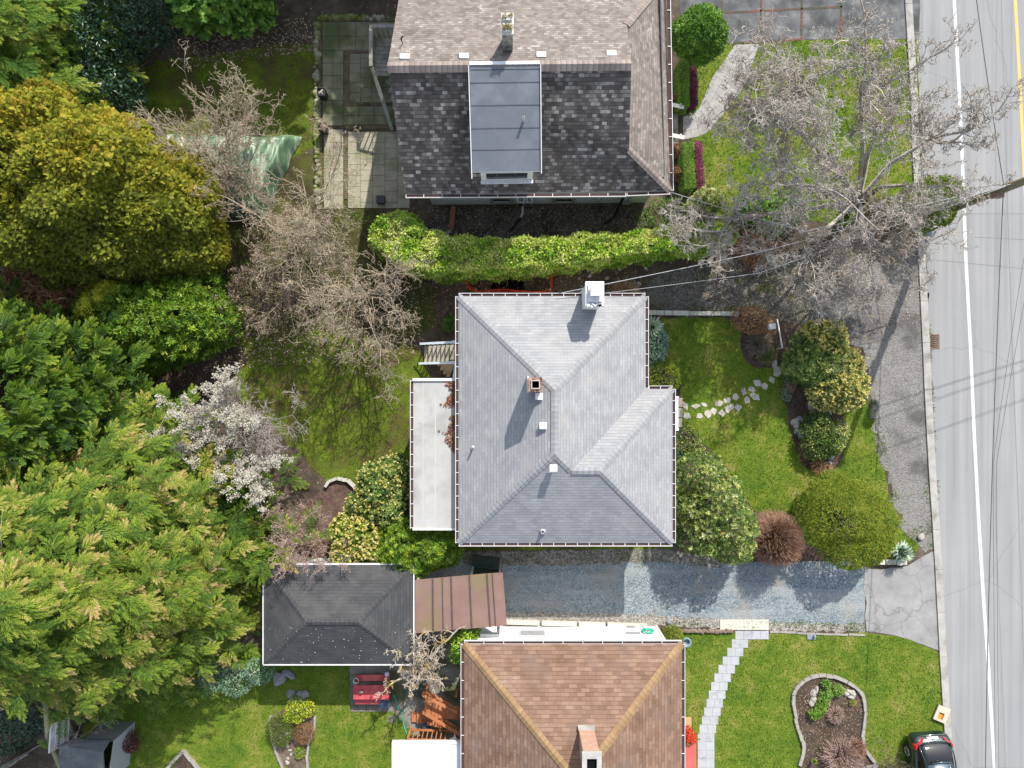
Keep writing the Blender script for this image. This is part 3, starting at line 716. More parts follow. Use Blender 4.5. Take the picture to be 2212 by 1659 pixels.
wall_ring([(fx0 + .3, fy0 + .3), (fx1, fy0 + .3), (fx1, fy1 - .3), (fx0 + .3, fy1 - .3)], fz - .15, 'addition_wall', M_wallw, gh)
# dry leaves drifted against the house on the flat roof
n = 900; yy = rng.uniform(-1, 1, n); yy = np.where(rng.uniform(size=n) < .4, rng.uniform(-.7, .05, n), rng.uniform(-2.9, .05, n))
xx = -2.46 - np.abs(rng.normal(0, .13, n)) * (1.1 + .8 * np.sin(yy * 5)); k = (xx > -3.15) & ((np.sin(yy * 6.3) + np.sin(yy * 2.7 + 1)) > -.7)
pos = np.stack([xx, yy, np.full(n, fz + .012) + rng.uniform(0, .05, n)], 1)[k]
V, Fc, T = inst(leaf_p(.7), pos, rdir(len(pos), -.1) * [1, 1, .2], np.tile([0, 0, 1.0], (len(pos), 1)) + rng.normal(0, .35, (len(pos), 3)), rng.uniform(.08, .15, len(pos)))
M_deadleaf = leaf_mat('dead_leaf', [(.1, (.05, .022, .016)), (.5, (.12, .055, .035)), (.9, (.24, .15, .10))], .8, .1, .15)
o = np_mesh('leaf_litter', V, Fc, M_deadleaf, T); o['kind'] = 'stuff'; props(o, 'brown dead leaves drifted along the edge of the flat roof', 'leaves')
# chimneys
def slope_z(x, y): return ze + pt * min(x - x0, x1 - x, yN - y)
cx0, cx1, cy0, cy1 = 2.94, 3.56, 3.10, 3.98
ch = MB(); ch.box(cx0, cx1, cy0, cy1, 0, 5.75); cho = ch.build('chimney', mat('white_painted_brick', (.78, .78, .77), (.62, .62, .61), 12, .85, c3=(.45, .44, .42), s3=5, lo=.58, hi=.7, bump=.5, bs=25), gh, bevel=.02)
ch = MB(); ch.box(cx0 - .06, cx1 + .06, cy0 - .05, cy1 + .05, 5.68, 5.92); ch.box(cx0 + .04, cx1 - .02, cy0 + .12, cy1 - .06, 5.92, 6.02); ch.build('chimney_cap', M_trim, cho, bevel=.015)
ch = MB()
for k_ in range(9): ch.rbox((cx0 + random.uniform(0, .6), cy0 - .02 + random.uniform(-.03, .1), 5.92), .12, .09, .07, random.uniform(0, 1.5))
ch.rbox(((cx0 + cx1) / 2 + .03, (cy0 + cy1) / 2 + .12, 6.02), .34, .34, .14); ch.rbox(((cx0 + cx1) / 2 + .03, (cy0 + cy1) / 2 + .12, 6.22), .46, .46, .03)
for sx in (-.14, .2):
    for sy in (-.05, .28): ch.rbox(((cx0 + cx1) / 2 + sx, (cy0 + cy1) / 2 + sy, 6.1), .03, .03, .13)
ch.build('chimney_cowl', M_trim, cho)
bx0, bx1, by0, by1, bz = .62, 1.14, -.30, .24, 6.95
ch = MB(); hx0, hx1, hy0, hy1 = .76, 1.02, -.15, .11
ch.prism([(bx0, by0), (bx1, by0), (bx1, by1), (bx0, by1)], 4.9, bz, top=False)
for a in (((bx0, by0), (bx1, by0), (hx1, hy0), (hx0, hy0)), ((bx1, by0), (bx1, by1), (hx1, hy1), (hx1, hy0)), ((bx1, by1), (bx0, by1), (hx0, hy1), (hx1, hy1)), ((bx0, by1), (bx0, by0), (hx0, hy0), (hx0, hy1))):
    ch.face([(*p, bz) for p in a])
cho = ch.build('chimney', M_brickr, gh)
ch = MB(); ch.box(bx0 - .035, bx0 + .04, by0 - .03, by1 + .05, 5.15, 6.7); ch.build('flashing', M_trim, cho)
ch = MB(); ch.prism([(hx0, hy0), (hx1, hy0), (hx1, hy1), (hx0, hy1)][::-1], 6.2, bz - .001, top=False); ch.face([(hx0, hy0, 6.2), (hx1, hy0, 6.2), (hx1, hy1, 6.2), (hx0, hy1, 6.2)]); ch.build('flue', M_black, cho)
ch = MB()
for a, b, c_, d_ in ((hx0 - .04, hx1 + .04, hy1, hy1 + .04), (hx0 - .04, hx1 + .04, hy0 - .04, hy0), (hx0 - .04, hx0, hy0, hy1), (hx1, hx1 + .04, hy0, hy1)): ch.box(a, b, c_, d_, bz - .05, bz + .08)
ch.build('flue_liner', mat('clay_liner', (.45, .38, .32), (.32, .26, .22), 9, .9), cho)
# roof vents
for px, py in ((1164, 856), (1173, 919), (1195, 1010)):
    z = 5.3
    for _ in range(6): p = P(px, py, z); z = slope_z(p.x, p.y) if p.y > -2 or p.x < xr else ze + pt * min(p.y - yS, p.x - x0)
    box_vent(gh, (p.x, p.y, z + .06), .30, .16)
p = P(1172, 1147, 4.1); pipe_vent(gh, (p.x, p.y, ze + pt * (p.y - yS)), .075, .22)
p = P(1021, 967, 4.2); pipe_vent(gh, (p.x, p.y, slope_z(p.x, p.y)), .045, .38)
# back stairs: weathered treads, pale blue-white rails, turning onto a landing
M_weather = mat('weathered_wood', (.23, .21, .16), (.40, .37, .30), 5, .95, c3=(.17, .17, .12), s3=2, lo=.5, hi=.65, bump=.4, bs=30)
M_rail = mat('pale_blue_rail', (.60, .68, .73), (.70, .76, .79), 4, .6)
st = thing('back_stairs', 'weathered wooden back steps with pale blue handrails beside the grey house', 'stairs', (-3.3, 1.3, 0))
n = 7; sx0, sx1 = -4.15, -2.62
for k_ in range(n):
    x = sx0 + (sx1 - sx0) * k_ / n; z = .18 * (k_ + 1); b = MB(); b.box(x, x + (sx1 - sx0) / n + .015, .98, 1.80, z - .045, z); b.build('tread', M_weather, st)
b = MB()
for k_ in range(4): b.box(sx1 + .01, -1.86, .2 + k_ * .4, .2 + k_ * .4 + .385, 1.29, 1.34)
b.build('landing', M_weather, st)
b = MB(); b.bar((sx0 - .1, 1.86, .95), (sx1, 1.86, 2.2), .10, .05); b.bar((sx1 - .02, 1.86, 2.23), (-1.86, 1.86, 2.23), .15, .06)
b.bar((sx0 - .15, .95, .95), (sx1 - .05, .95, 2.2), .10, .05); b.bar((sx1 - .1, .95, 2.23), (sx1 + .18, .95, 2.23), .14, .06); b.bar((sx1 + .12, .95, 2.22), (sx1 + .02, .18, 2.22), .10, .06)
build_each(b, 'handrail', M_rail, st)
b = MB()
for k_ in range(8):
    f = k_ / 7; x = sx0 + .03 + (sx1 - sx0) * f
    for yv in (.95, 1.86): b.bar((x, yv, .18 * k_), (x, yv, .93 + 1.24 * f), .05, .05)
for k_ in range(4): b.bar((sx1 + .12 - .02 * k_, .9 - .2 * k_, 1.3), (sx1 + .12 - .02 * k_, .9 - .2 * k_, 2.2), .045, .045)
build_each(b, 'baluster', M_rail, st)
# front porch step, pale blue boards, two brown slabs before it
po = thing('porch_step', 'pale blue boarded porch step under the eave of the grey house', 'porch step', (7.3, -1.4, 0))
b = MB(); b.box(6.38, 7.76, -2.06, -.68, .30, .62); b.build('deck', mat('pale_blue_boards', (.52, .62, .69), (.60, .69, .75), 5, .7), po)
b = MB(); b.box(6.38, 7.78, -.67, -.58, .28, .66); b.box(6.38, 7.78, -2.17, -2.07, .28, .66); build_each(b, 'edge_rail', mat('pale_blue_trim', (.62, .70, .76), None, rough=.6), po)
b = MB(); [b.box(7.80, 8.06 + .02 * k_, -2.05 + k_ * .48, -1.62 + k_ * .48, 0, .10) for k_ in range(3)]; build_each(b, 'stone_tread', mat('brown_step_stone', (.27, .22, .18), (.36, .30, .26), 4, .9), po)

# ------------------------------------------------------------------ the big brown-roofed house at the top
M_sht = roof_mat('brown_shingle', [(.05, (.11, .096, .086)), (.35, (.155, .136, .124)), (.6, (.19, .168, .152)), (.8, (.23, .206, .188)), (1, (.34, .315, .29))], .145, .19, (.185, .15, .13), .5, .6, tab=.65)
M_sht_shade = roof_mat('shaded_brown_shingle', [(.05, (.062, .053, .048)), (.4, (.094, .082, .075)), (.65, (.122, .107, .098)), (.85, (.185, .168, .155)), (1, (.33, .305, .28))], .15, .20, (.075, .066, .06), .35, .6)  # same brown shingle, darkened for the slope turned from the sun
th = thing('top_house', 'large house with a mottled steep gable roof and a grey flat dormer', 'house', (1, 12, 0))
RL, RR = P(837, 143, 7.2), P(1364, 138, 7.2)
SL, SR = P(875.6, 420, 4.0), P(1448, 412, 4.0)
HS, HN = P(1359, 323, 5.2), P(1354, 53, 5.62)
NL, NE = Vector((-4.68, 17.3, 3.5)), Vector((6.5, 17.2, 3.6))
mb = MB(); slab(mb, [[SL, SR, HS, RR, RL]], .18); troof = mb.build('roof', [M_sht_shade, M_trim], th)
mb = MB(); slab(mb, [[RR, HN, NE, NL, RL]], .18); mb.build('roof', [M_sht, M_trim], th)
mb = MB(); slab(mb, [[SR, NE, HN, HS]], .18); mb.build('skirt_roof', [M_sht, M_trim], th)
mb = MB(); mb.face([HS + Vector((-.02, 0, -.05)), HN + Vector((-.02, 0, -.05)), RR + Vector((-.02, 0, -.1))]); mb.build('gable_wall', M_wallw, th)
mb = MB(); mb.face([Vector((RL.x + .3, SL.y + .6, 3.9)), Vector((RL.x + .3, RL.y, 7.0)), Vector((RL.x + .3, 17, 3.5))]); mb.build('gable_wall', M_wallw, th)
M_capt = roof_mat('brown_cap', [(0, (.19, .155, .14)), (1, (.28, .24, .215))], .5, .5, None, .7, .3)
mb = MB(); cap_line(mb, RL, RR, .42, .15, .04); cap_line(mb, SR, HS, .30, .06, .03); cap_line(mb, NE, HN, .30, .06, .03); build_each(mb, 'ridge_cap', M_capt, troof)
gutter(th, [(SL, P(1353, 417, 4.0)), (P(1353, 416, 4.0), SR), (SR, NE)], M_trim, M_litter, 4.0, .12, .72)
wp = [(-3.78, 8.52), (6.35, 8.62), (6.2, 16.7), (-4.3, 16.7)]
wall_ring(wp, 4.3, 'wall', M_wallw, th)
# dormer with membrane roof, white edge trims, window strip
D0, D1, D2, D3 = P(1014, 141, 7.23), P(1166, 139, 7.23), P(1168, 369, 6.15), P(1021, 371, 6.15)
mb = MB(); slab(mb, [[D3, D2, D1, D0]], .12, 0, 1)
M_dorm = mat('grey_membrane', (.105, .115, .135), (.14, .15, .172), 1.0, .55, .45, c3=(.165, .177, .20), s3=.5, lo=.52, hi=.68, bump=.1, bs=60)
dm = mb.build('dormer_roof', [M_dorm, M_trim], th)
mb = MB()
for f in (.04, .16, .37, .585, .79):
    a, b = D0.lerp(D3, f), D1.lerp(D2, f); up = Vector((0, 0, .006)); mb.bar(a + up, b + up, .03, .008)
mb.build('membrane_seam', mat('dark_seam', (.065, .07, .08), None, rough=.8), dm)
mb = MB(); up = Vector((0, 0, .02)); e = Vector((.03, 0, 0)); mb.bar(D0 + up - e, D3 + up - e + Vector((0, -.25, -.075)), .035, .12); mb.bar(D1 + up + e, D2 + up + e + Vector((0, -.1, -.03)), .035, .12); mb.bar(D0 + up + Vector((0, .06, 0)), D1 + up + Vector((0, .06, 0)), .12, .05); mb.build('edge_trim', M_trim, dm)
def dq(p, dx, dy, z): return Vector((p.x + dx, p.y + dy, z))
dw = MB(); a, b = D3, D2
dw.prism([(a.x + .28, a.y + .1), (b.x - .28, b.y + .1), (b.x - .28, b.y + 3.4), (a.x + .28, a.y + 3.4)], 4.3, 6.02, top=False); dwo = dw.build('dormer_wall', mat('cream_wall', (.52, .51, .45), (.62, .60, .55), 4, .85), th)
dw = MB(); dw.bar((a.x + .25, a.y + .02, 4.62), (b.x - .25, b.y + .02, 4.62), .14, .08); dw.bar((a.x + .3, a.y + .06, 5.85), (b.x - .3, b.y + .06, 5.85), .06, .1); build_each(dw, 'window_sill', M_trim, dwo)
dw = MB(); dw.bar((a.x + .5, a.y + .09, 5.25), (b.x - .5, b.y + .09, 5.25), .03, .8); dw.build('window', M_glass, dwo)
p = P(1131, 259, 6.75); pipe_vent(th, (p.x, p.y, 6.6), .05, .42)
# chimney with two mossy pots
tcx0, tcx1, tcy0, tcy1 = -.36, .03, 12.72, 13.45
ch = MB(); ch.box(tcx0, tcx1, tcy0, tcy1, 6.0, 7.95); cho = ch.build('chimney', mat('grey_block', (.20, .20, .185), (.34, .335, .31), 8, .95, c3=(.09, .09, .08), s3=3, lo=.48, hi=.62, bump=.4), th, bevel=.015)
ch = MB(); ch.box(tcx0 - .03, tcx1 + .03, tcy0 - .02, tcy1 + .02, 7.95, 8.05); ch.box(tcx0 + .03, tcx1 - .03, tcy0 + .04, tcy0 + .32, 8.05, 8.16); ch.box(tcx0 + .03, tcx1 - .03, tcy0 + .42, tcy1 - .05, 8.05, 8.2); build_each(ch, 'chimney_pot', mat('pale_block', (.42, .42, .38), (.55, .55, .5), 6, .9), cho)
n = 260; pos = np.stack([rng.uniform(tcx0 + .02, tcx1 - .02, n), np.where(rng.uniform(size=n) < .5, rng.uniform(tcy0 + .08, tcy0 + .28, n), rng.uniform(tcy0 + .46, tcy1 - .08, n)), rng.uniform(8.12, 8.24, n)], 1)
mml = leaf_mat('moss_leaf', [(.1, (.05, .06, .01)), (.5, (.16, .14, .03)), (.9, (.28, .17, .06))], .9, .1)
for q_ in (pos[:, 1] < tcy0 + .37, pos[:, 1] >= tcy0 + .37):
    V, Fc, T = inst(leaf_p(.6), pos[q_], rdir(q_.sum()), rdir(q_.sum()), .07); np_mesh('moss', V, Fc, mml, T, cho)
for px, py in ((875, 125), (1003, 124), (1169, 121), (1320, 118)):
    z = 6.9
    for _ in range(5): p = P(px, py, z); z = 7.2 - .685 * (p.y - 11.9)
    mb = MB(); mb.rbox((p.x, p.y, z - .06), .30, .22, .16); mb.rbox((p.x, p.y + .01, z + .10), .36, .2, .04); mb.build('roof_vent', M_ventw, th, bevel=.015)
mb = MB(); p = P(870, 96, 6.3); mb.tube([(p.x, p.y, 6.0), (p.x, p.y, 6.75), (p.x + .08, p.y + .05, 6.85)], .03, 6); mb.build('vent_pipe', M_black, th)
# south wall fittings: two crawl-space windows, grey service pipes, meter, black hoses
def wquad(mbx, xa, xb, za, zb, y, t=.03): mbx.box(xa, xb, y - t, y, za, zb)
for px in (1082, 1213):
    xa = P(px - 22, 437).x; xb = P(px + 26, 437).x; b = MB(); wquad(b, xa, xb, .35, 1.25, 8.55, .05); wo_ = b.build('window', mat('tan_frame', (.33, .29, .21), (.42, .37, .28), 6, .8), th)
    b = MB(); wquad(b, xa + .16, xb - .16, .55, .72, 8.50, .03); b.build('sill', M_trim, wo_)
    b = MB(); wquad(b, xa + .16, xb - .16, .75, 1.1, 8.50, .015); b.build('pane', M_glass, wo_)
b = MB()
for dx, z1 in ((0, 1.7), (.3, 1.5), (.42, 1.9), (.66, 1.4)): b.tube([(.25 + dx, 8.43, .15), (.25 + dx, 8.43, z1)], .05, 6)
b.tube([(.2, 8.42, .9), (1.0, 8.42, .9)], .05, 6); b.tube([(.5, 8.42, .15), (.5, 8.1, .1), (.42, 7.9, .03)], .06, 6); b.build('service_pipes', M_trim, th)
b = MB(); b.box(5.15, 5.5, 8.40, 8.60, .5, 1.2); b.tube([(5.3, 8.4, 1.2), (5.3, 8.42, 2.6)], .04, 6); b.box(3.9, 4.05, 8.45, 8.6, .8, 1.0); b.build('electric_meter', M_lead, th)
b = MB(); b.tube([(5.05, 8.45, 1.5), (5.0, 8.3, .3), (4.9, 8.0, .05), (4.65, 7.75, .04), (4.35, 7.6, .04)], .06, 6); b.tube([(.42, 7.9, .04), (.1, 7.5, .04), (-.1, 7.25, .03)], .05, 6); build_each(b, 'drain_hose', mat('black_rubber', (.015, .015, .015), None, rough=.5), th)
# timber side gate post and rail at the south wall
M_rust = mat('rust_timber', (.20, .085, .05), (.30, .14, .09), 6, .9, bump=.3)
tr = thing('timber_retainer', 'rusty brown timber post lying across the bare path by the hedge', 'timber', P(977, 470))
a, b = P(980, 446, .3), P(975, 497, .15); mb = MB(); mb.bar(a, b, .22, .2); mb.build('beam', M_rust, tr, bevel=.01)
a, b = P(974, 497, .15), P(955, 511, .1); mb = MB(); mb.bar(a, b, .16, .08); mb.build('plank', M_weather, tr)
# west stairs and landing
M_gwood = mat('silver_wood', (.17, .17, .15), (.33, .32, .29), 4, .95, c3=(.10, .11, .075), s3=1.4, lo=.5, hi=.65, bump=.4, bs=25)
ws = thing('side_stairs', 'silvery timber stairs and landing on the patio side of the top house', 'stairs', (-5.2, 14, 0))
b = MB()
for k_ in range(9): b.box(-6.2, -4.35, 13.95 + k_ * .19, 13.95 + k_ * .19 + .175, 1.60, 1.65)
b.build('landing', M_gwood, ws)
for k_ in range(8):
    z = 1.62 - .2 * (k_ + 1); y = 13.93 - .29 * (k_ + 1); b = MB(); b.box(-5.75 + .07 * k_, -4.35, y, y + .27, z - .05, z); b.build('tread', M_gwood, ws)
b = MB(); b.bar((-6.25, 15.72, 2.6), (-4.3, 15.72, 2.6), .16, .06); b.bar((-6.2, 15.6, 2.6), (-6.2, 13.95, 2.6), .15, .06); b.bar((-6.15, 13.9, 2.55), (-5.55, 11.75, .95), .16, .06); build_each(b, 'handrail', M_gwood, ws)
b = MB()
for k_ in range(9): b.bar((-6.2, 14.0 + k_ * .2, 1.6), (-6.2, 14.0 + k_ * .2, 2.58), .05, .05); b.bar((-6.2 + k_ * .22, 15.7, 1.6), (-6.2 + k_ * .22, 15.7, 2.58), .05, .05)
for k_ in range(6): b.bar((-6.1 + .1 * k_, 13.6 - k_ * .35, 1.4 - k_ * .24), (-6.1 + .1 * k_, 13.6 - k_ * .35, 2.35 - k_ * .26), .05, .05)
b.bar((-6.2, 14, 0), (-6.2, 14, 1.6), .1, .1); b.bar((-6.2, 15.6, 0), (-6.2, 15.6, 1.6), .1, .1); b.bar((-6.1, 15.5, 1.65), (-4.5, 14.3, 1.67), .06, .04); build_each(b, 'baluster', M_gwood, ws)
# east steps: two white capped rails
es = thing('front_steps', 'grey front steps with two white handrails beside the curved path', 'stairs', (7.2, 12.3, 0))
for k_ in range(3):
    b = MB(); b.box(6.2, 7.85 - .33 * k_, 11.35, 12.75, 0 if k_ == 0 else .2 * k_, .2 * (k_ + 1)); b.build('tread', M_gwood, es)
M_cream = mat('cream_paint', (.72, .72, .66), (.62, .62, .56), 5, .7)
for y in (11.45, 12.85):
    b = MB(); b.bar((6.3, y + .12, 1.35), (7.9, y - .12, 1.1), .16, .06); build_each(b, 'handrail', M_cream, es)
    b = MB()
    for k_ in range(5): b.bar((6.45 + k_ * .33, y - .02, .3), (6.45 + k_ * .33, y + .02, 1.25 - k_ * .03), .06, .06)
    b.bar((7.25, y - .05, 0), (7.25, y - .05, 1.3), .12, .12); build_each(b, 'baluster', M_cream, es)

# ------------------------------------------------------------------ the brown house at the bottom
M_shb = roof_mat('tan_shingle', [(.0, (.115, .068, .045)), (.35, (.165, .098, .066)), (.6, (.20, .124, .086)), (.85, (.23, .15, .108)), (1, (.24, .185, .155))], .165, .34, (.15, .108, .09), .5, .5, tab=.55)
M_capb = roof_mat('tan_cap', [(0, (.22, .142, .072)), (1, (.29, .195, .105))], .5, .5, None, .8, .3)
bh = thing('tan_house', 'house with a tan brown hip roof and white walls next to the gravel drive', 'house', (2.6, -16, 0))
be, bp = 3.3, .5; X0, X1, YN, YS = -2.06, 7.29, -11.16, -24.5; hw = (X1 - X0) / 2; zr2 = be + bp * hw; xm = (X0 + X1) / 2
pN, pS = Vector((xm, YN - hw, zr2)), Vector((xm, YS + hw, zr2)); c4 = [Vector((X0, YS, be)), Vector((X1, YS, be)), Vector((X1, YN, be)), Vector((X0, YN, be))]
mb = MB(); slab(mb, [[c4[2], c4[3], pN], [c4[3], c4[0], pS, pN], [c4[0], c4[1], pS], [c4[1], c4[2], pN, pS]], .16); br = mb.build('roof', [M_shb, M_trim], bh)
mb = MB()
for p, q in ((c4[3], pN), (c4[2], pN), (c4[0], pS), (c4[1], pS), (pN, pS)): cap_line(mb, p, q, .34, .06, .03)
build_each(mb, 'ridge_cap', M_capb, br)
gutter(bh, [(c4[0], c4[1]), (c4[1], c4[2]), (c4[2], c4[3]), (c4[3], c4[0])], M_trim, M_litter, be, .12, .78)
wy0 = -11.50
wall_ring([(-1.56, -24), (6.80, -24), (6.80, wy0), (-1.56, wy0)], be - .1, 'wall', M_wallw, bh)
mb = MB(); mb.box(6.80, 6.90, wy0 - .12, wy0 + .04, 0, be - .15); mb.build('corner_board', M_trim, bh)
for xa, xb, za, zb in ((.35, 1.55, .75, 1.55), (5.35, 5.85, .12, .5), (5.2, 5.95, .95, 1.35)):
    mb = MB(); mb.box(xa, xb, wy0, wy0 + .05, za, zb); wo_ = mb.build('window', M_trim, bh)
    mb = MB()
    for k_ in range(5): mb.box(xa + .05, xb - .05, wy0 + .05, wy0 + .07, za + .06 + (zb - za - .12) * k_ / 5, za + .06 + (zb - za - .12) * (k_ + .55) / 5)
    mb.build('louvre', mat('grey_louvre', (.30, .30, .31), (.22, .22, .23), 6, .6), wo_)
mb = MB(); mb.box(-1.45, -.6, wy0, wy0 + .12, 1.2, 1.5); mb.build('meter_box', M_wallw, bh)
# chimney with buff brick face and a concrete flashing
ch = MB(); kx0, kx1, ky0, ky1 = 2.72, 3.34, -14.9, -14.05; ch.box(kx0, kx1, ky0, ky1, 4.4, 6.75); cho = ch.build('chimney', mat('buff_brick', (.30, .17, .12), (.42, .275, .20), 14, .95, c3=(.36, .27, .22), s3=5, lo=.5, hi=.65, bump=.5, bs=30), bh)
ch = MB(); ch.bar((kx0 - .03, ky1 + .04, 4.85), (kx1 + .03, ky1 + .04, 4.85), .1, .25); ch.build('flashing', M_conc, cho)
ch = MB()
for a, b, c_, d_ in ((kx0 - .06, kx1 + .06, ky1 - .16, ky1 + .06), (kx0 - .06, kx1 + .06, ky0 - .06, ky0 + .14), (kx0 - .06, kx0 + .12, ky0 + .14, ky1 - .16), (kx1 - .12, kx1 + .06, ky0 + .14, ky1 - .16)): ch.box(a, b, c_, d_, 6.75, 6.9)
ch.build('chimney_cap', M_conc, cho)
ch = MB(); ch.box(kx0 + .12, kx1 - .12, ky0 + .14, ky1 - .16, 6.76, 6.77); ch.build('flue', M_black, cho)
# white flat roofed addition behind it
mb = MB(); mb.box(-5.18, -2.2, -24, -15.68, 2.62, 2.8); ao = mb.build('flat_roof', mat('white_membrane', (.70, .70, .70), (.62, .62, .61), 2, .8, c3=(.52, .51, .48), s3=1.1, lo=.55, hi=.72), bh)
mb = MB(); mb.box(-5.24, -5.18, -24, -15.62, 2.6, 2.84); mb.box(-5.18, -2.2, -15.68, -15.62, 2.6, 2.84); mb.build('edge_trim', M_trim, ao)
wall_ring([(-4.9, -24), (-1.6, -24), (-1.6, -18.4), (-4.9, -18.4)], 2.62, 'addition_wall', M_wallw, bh)
mb = MB(); mb.box(-5.05, -4.93, -17.2, -17.08, 0, 2.62); mb.box(-2.6, -2.48, -17.2, -17.08, 0, 2.62); build_each(mb, 'post', M_trim, bh)
# timber sleeper along the foot of the wall
sl_ = MB()
for a, b in ((1092, 1168), (1170, 1248), (1250, 1310), (1312, 1400)):
    p, q = P(a, 1343 + (a - 1092) * .03, .1), P(b - 3, 1343 + (b - 1092) * .03, .1); sl_.bar(p, q, .2, .2)
o = sl_.build('timber_kerb', mat('pale_timber', (.42, .39, .33), (.55, .52, .46), 5, .9, bump=.2)); props(o, 'pale timber sleepers edging the gravel along the white wall', 'edging')
# hose on the wall
hz = MB(); c = Vector((6.28, wy0 + .09, .95))
for k_ in range(4):
    r = .20 + .022 * k_; hz.tube([(c.x + r * math.cos(t * .3491), c.y + .02 * (k_ % 2), c.z + r * 1.1 * math.sin(t * .3491)) for t in range(19)], .026, 6)
hz.tube([(6.28, wy0 + .1, 1.2), (6.15, wy0 + .14, .8), (6.1, wy0 + .16, .45)], .022, 6)
o = hz.build('garden_hose', mat('green_hose', (.015, .36, .20), (.02, .45, .27), 10, .45, .5)); props(o, 'green garden hose coiled on the white house wall', 'hose')
# orange deck: platform, two sloping railings, stairs
M_deck = mat('cedar_stain', (.34, .125, .05), (.45, .185, .08), 4, .75, c3=(.24, .09, .04), s3=2, lo=.5, hi=.65, bump=.2, bs=30)
dk = thing('deck', 'orange stained timber deck with stairs and railings between the patio and tan house', 'deck', (-3.4, -15, 0))
pl = MB()
for k_ in range(13): pl.box(-4.05 + k_ * .16, -4.05 + k_ * .16 + .145, -15.45 - .012 * k_, -14.15 - .10 * k_ if k_ < 9 else -15.0, .82, .86)
pl.build('platform', M_deck, dk)
for k_ in range(6):
    b = MB(); b.box(-4.75 + k_ * .26, -4.75 + k_ * .26 + .27, -16.0, -15.5, .12 + .12 * k_, .16 + .12 * k_); b.build('tread', M_deck, dk)
def railing(p, q, h, n, nm='railing'):
    p, q = Vector(p), Vector(q); up = Vector((0, 0, h)); b = MB(); b.bar(p + up, q + up, .14, .05); b.bar(p + Vector((0, 0, .1)), q + Vector((0, 0, .1)), .09, .05)
    for i in range(n + 1):
        a = p.lerp(q, i / n); b.bar(a, a + up, .045, .045)
    for a in (p, q): b.bar(a - Vector((0, 0, .1)), a + up, .1, .1)
    b.build(nm, M_deck, dk)
railing((-4.74, -16.14, .50), (-2.42, -16.16, .62), 1.05, 11)
railing((-4.10, -15.15, .45), (-2.35, -15.95, .95), .55, 8)
railing((-4.05, -14.2, .86), (-2.5, -15.0, .86), .5, 6)
b = MB(); b.bar((-4.1, -15.5, .2), (-2.4, -15.55, .2), .1, .3)
for x, y in ((-4, -14.3), (-4, -15.4), (-2.6, -14.5)): b.bar((x, y, 0), (x, y, .82), .1, .1)
build_each(b, 'frame', M_deck, dk)

# ------------------------------------------------------------------ garage and lean-to
M_shk = roof_mat('black_shingle', [(0, (.036, .037, .040)), (.5, (.052, .053, .056)), (.9, (.072, .072, .075)), (1, (.10, .10, .10))], .14, .3, (.085, .083, .08), .65, .4, tab=.35)
ga = thing('garage', 'garage with a low black shingled hip roof under the conifers', 'garage', (-7.6, -10, 0))
ge = 2.6; A0, A1, B0, B1 = -10.9, -4.33, -12.30, -7.93; hh = (B1 - B0) / 2; gz = ge + .46 * hh
r0, r1 = Vector((A0 + hh, (B0 + B1) / 2, gz)), Vector((A1 - hh, (B0 + B1) / 2, gz)); c4 = [Vector((A0, B0, ge)), Vector((A1, B0, ge)), Vector((A1, B1, ge)), Vector((A0, B1, ge))]
mb = MB(); slab(mb, [[c4[0], c4[1], r1, r0], [c4[1], c4[2], r1], [c4[2], c4[3], r0, r1], [c4[3], c4[0], r0]], .14); gr = mb.build('roof', [M_shk, M_trim], ga)
mb = MB()
for p, q in ((c4[0], r0), (c4[3], r0), (c4[1], r1), (c4[2], r1), (r0, r1)): cap_line(mb, p, q, .26, .05, .02)
build_each(mb, 'ridge_cap', M_shk, gr)
mb = MB()
for k_ in range(4): p, q = c4[k_], c4[(k_ + 1) % 4]; d = (q - p).normalized(); o_ = Vector((d.y, -d.x, 0)) * .02; mb.bar(p + o_ + Vector((0, 0, -.04)), q + o_ + Vector((0, 0, -.04)), .045, .16)
mb.build('drip_edge', M_trim, gr)
wall_ring([(A0 + .35, B0 + .35), (A1 - .3, B0 + .35), (A1 - .3, B1 - .35), (A0 + .35, B1 - .35)], ge - .05, 'wall', M_wallw, ga)
n = 70; pts = np.stack([rng.uniform(A0 + .1, A1 - .1, n), rng.uniform(B0 + .05, B0 + 2.0, n)], 1); zz = ge + .46 * np.minimum(np.minimum(pts[:, 0] - A0, A1 - pts[:, 0]), pts[:, 1] - B0) + .02
V, Fc, T = inst(leaf_p(.9), np.column_stack([pts, zz]), rdir(n) * [1, 1, .2], np.tile([0, 0, 1.0], (n, 1)), rng.uniform(.02, .045, n))
o = np_mesh('fallen_petals', V, Fc, leaf_mat('petal', [(0, (.5, .5, .48)), (1, (.75, .74, .72))], .7, .2), T); o['kind'] = 'stuff'; props(o, 'white petals fallen on the black garage roof', 'petals')
M_tin = mat('brown_tin', (.19, .115, .095), (.25, .155, .13), 1.1, .6, .4, c3=(.20, .15, .085), s3=.7, lo=.45, hi=.62, bump=.1, bs=20)
lt = thing('metal_awning', 'rusty brown standing seam metal awning between garage and gravel drive', 'awning', P(990, 1300))
q0, q1, q2, q3 = P(896, 1368, 2.25), P(1095, 1351, 2.25), P(1086, 1236, 2.5), P(897, 1253, 2.5)
mb = MB(); slab(mb, [[q0, q1, q2, q3]], .05, 0, 0); mb.build('sheet_metal', M_tin, lt)
mb = MB()
for f in (.2, .31, .41, .62, .82, .88):
    p, q = q0.lerp(q1, f), q3.lerp(q2, f); k_ = .03 if f in (.31, .88) else .06; mb.bar(p + Vector((0, 0, .02)), q + Vector((0, 0, .02)), k_, .05)
mb.build('seam', mat('dark_tin', (.07, .05, .045), (.12, .085, .075), 5, .7), lt)
mb = MB()
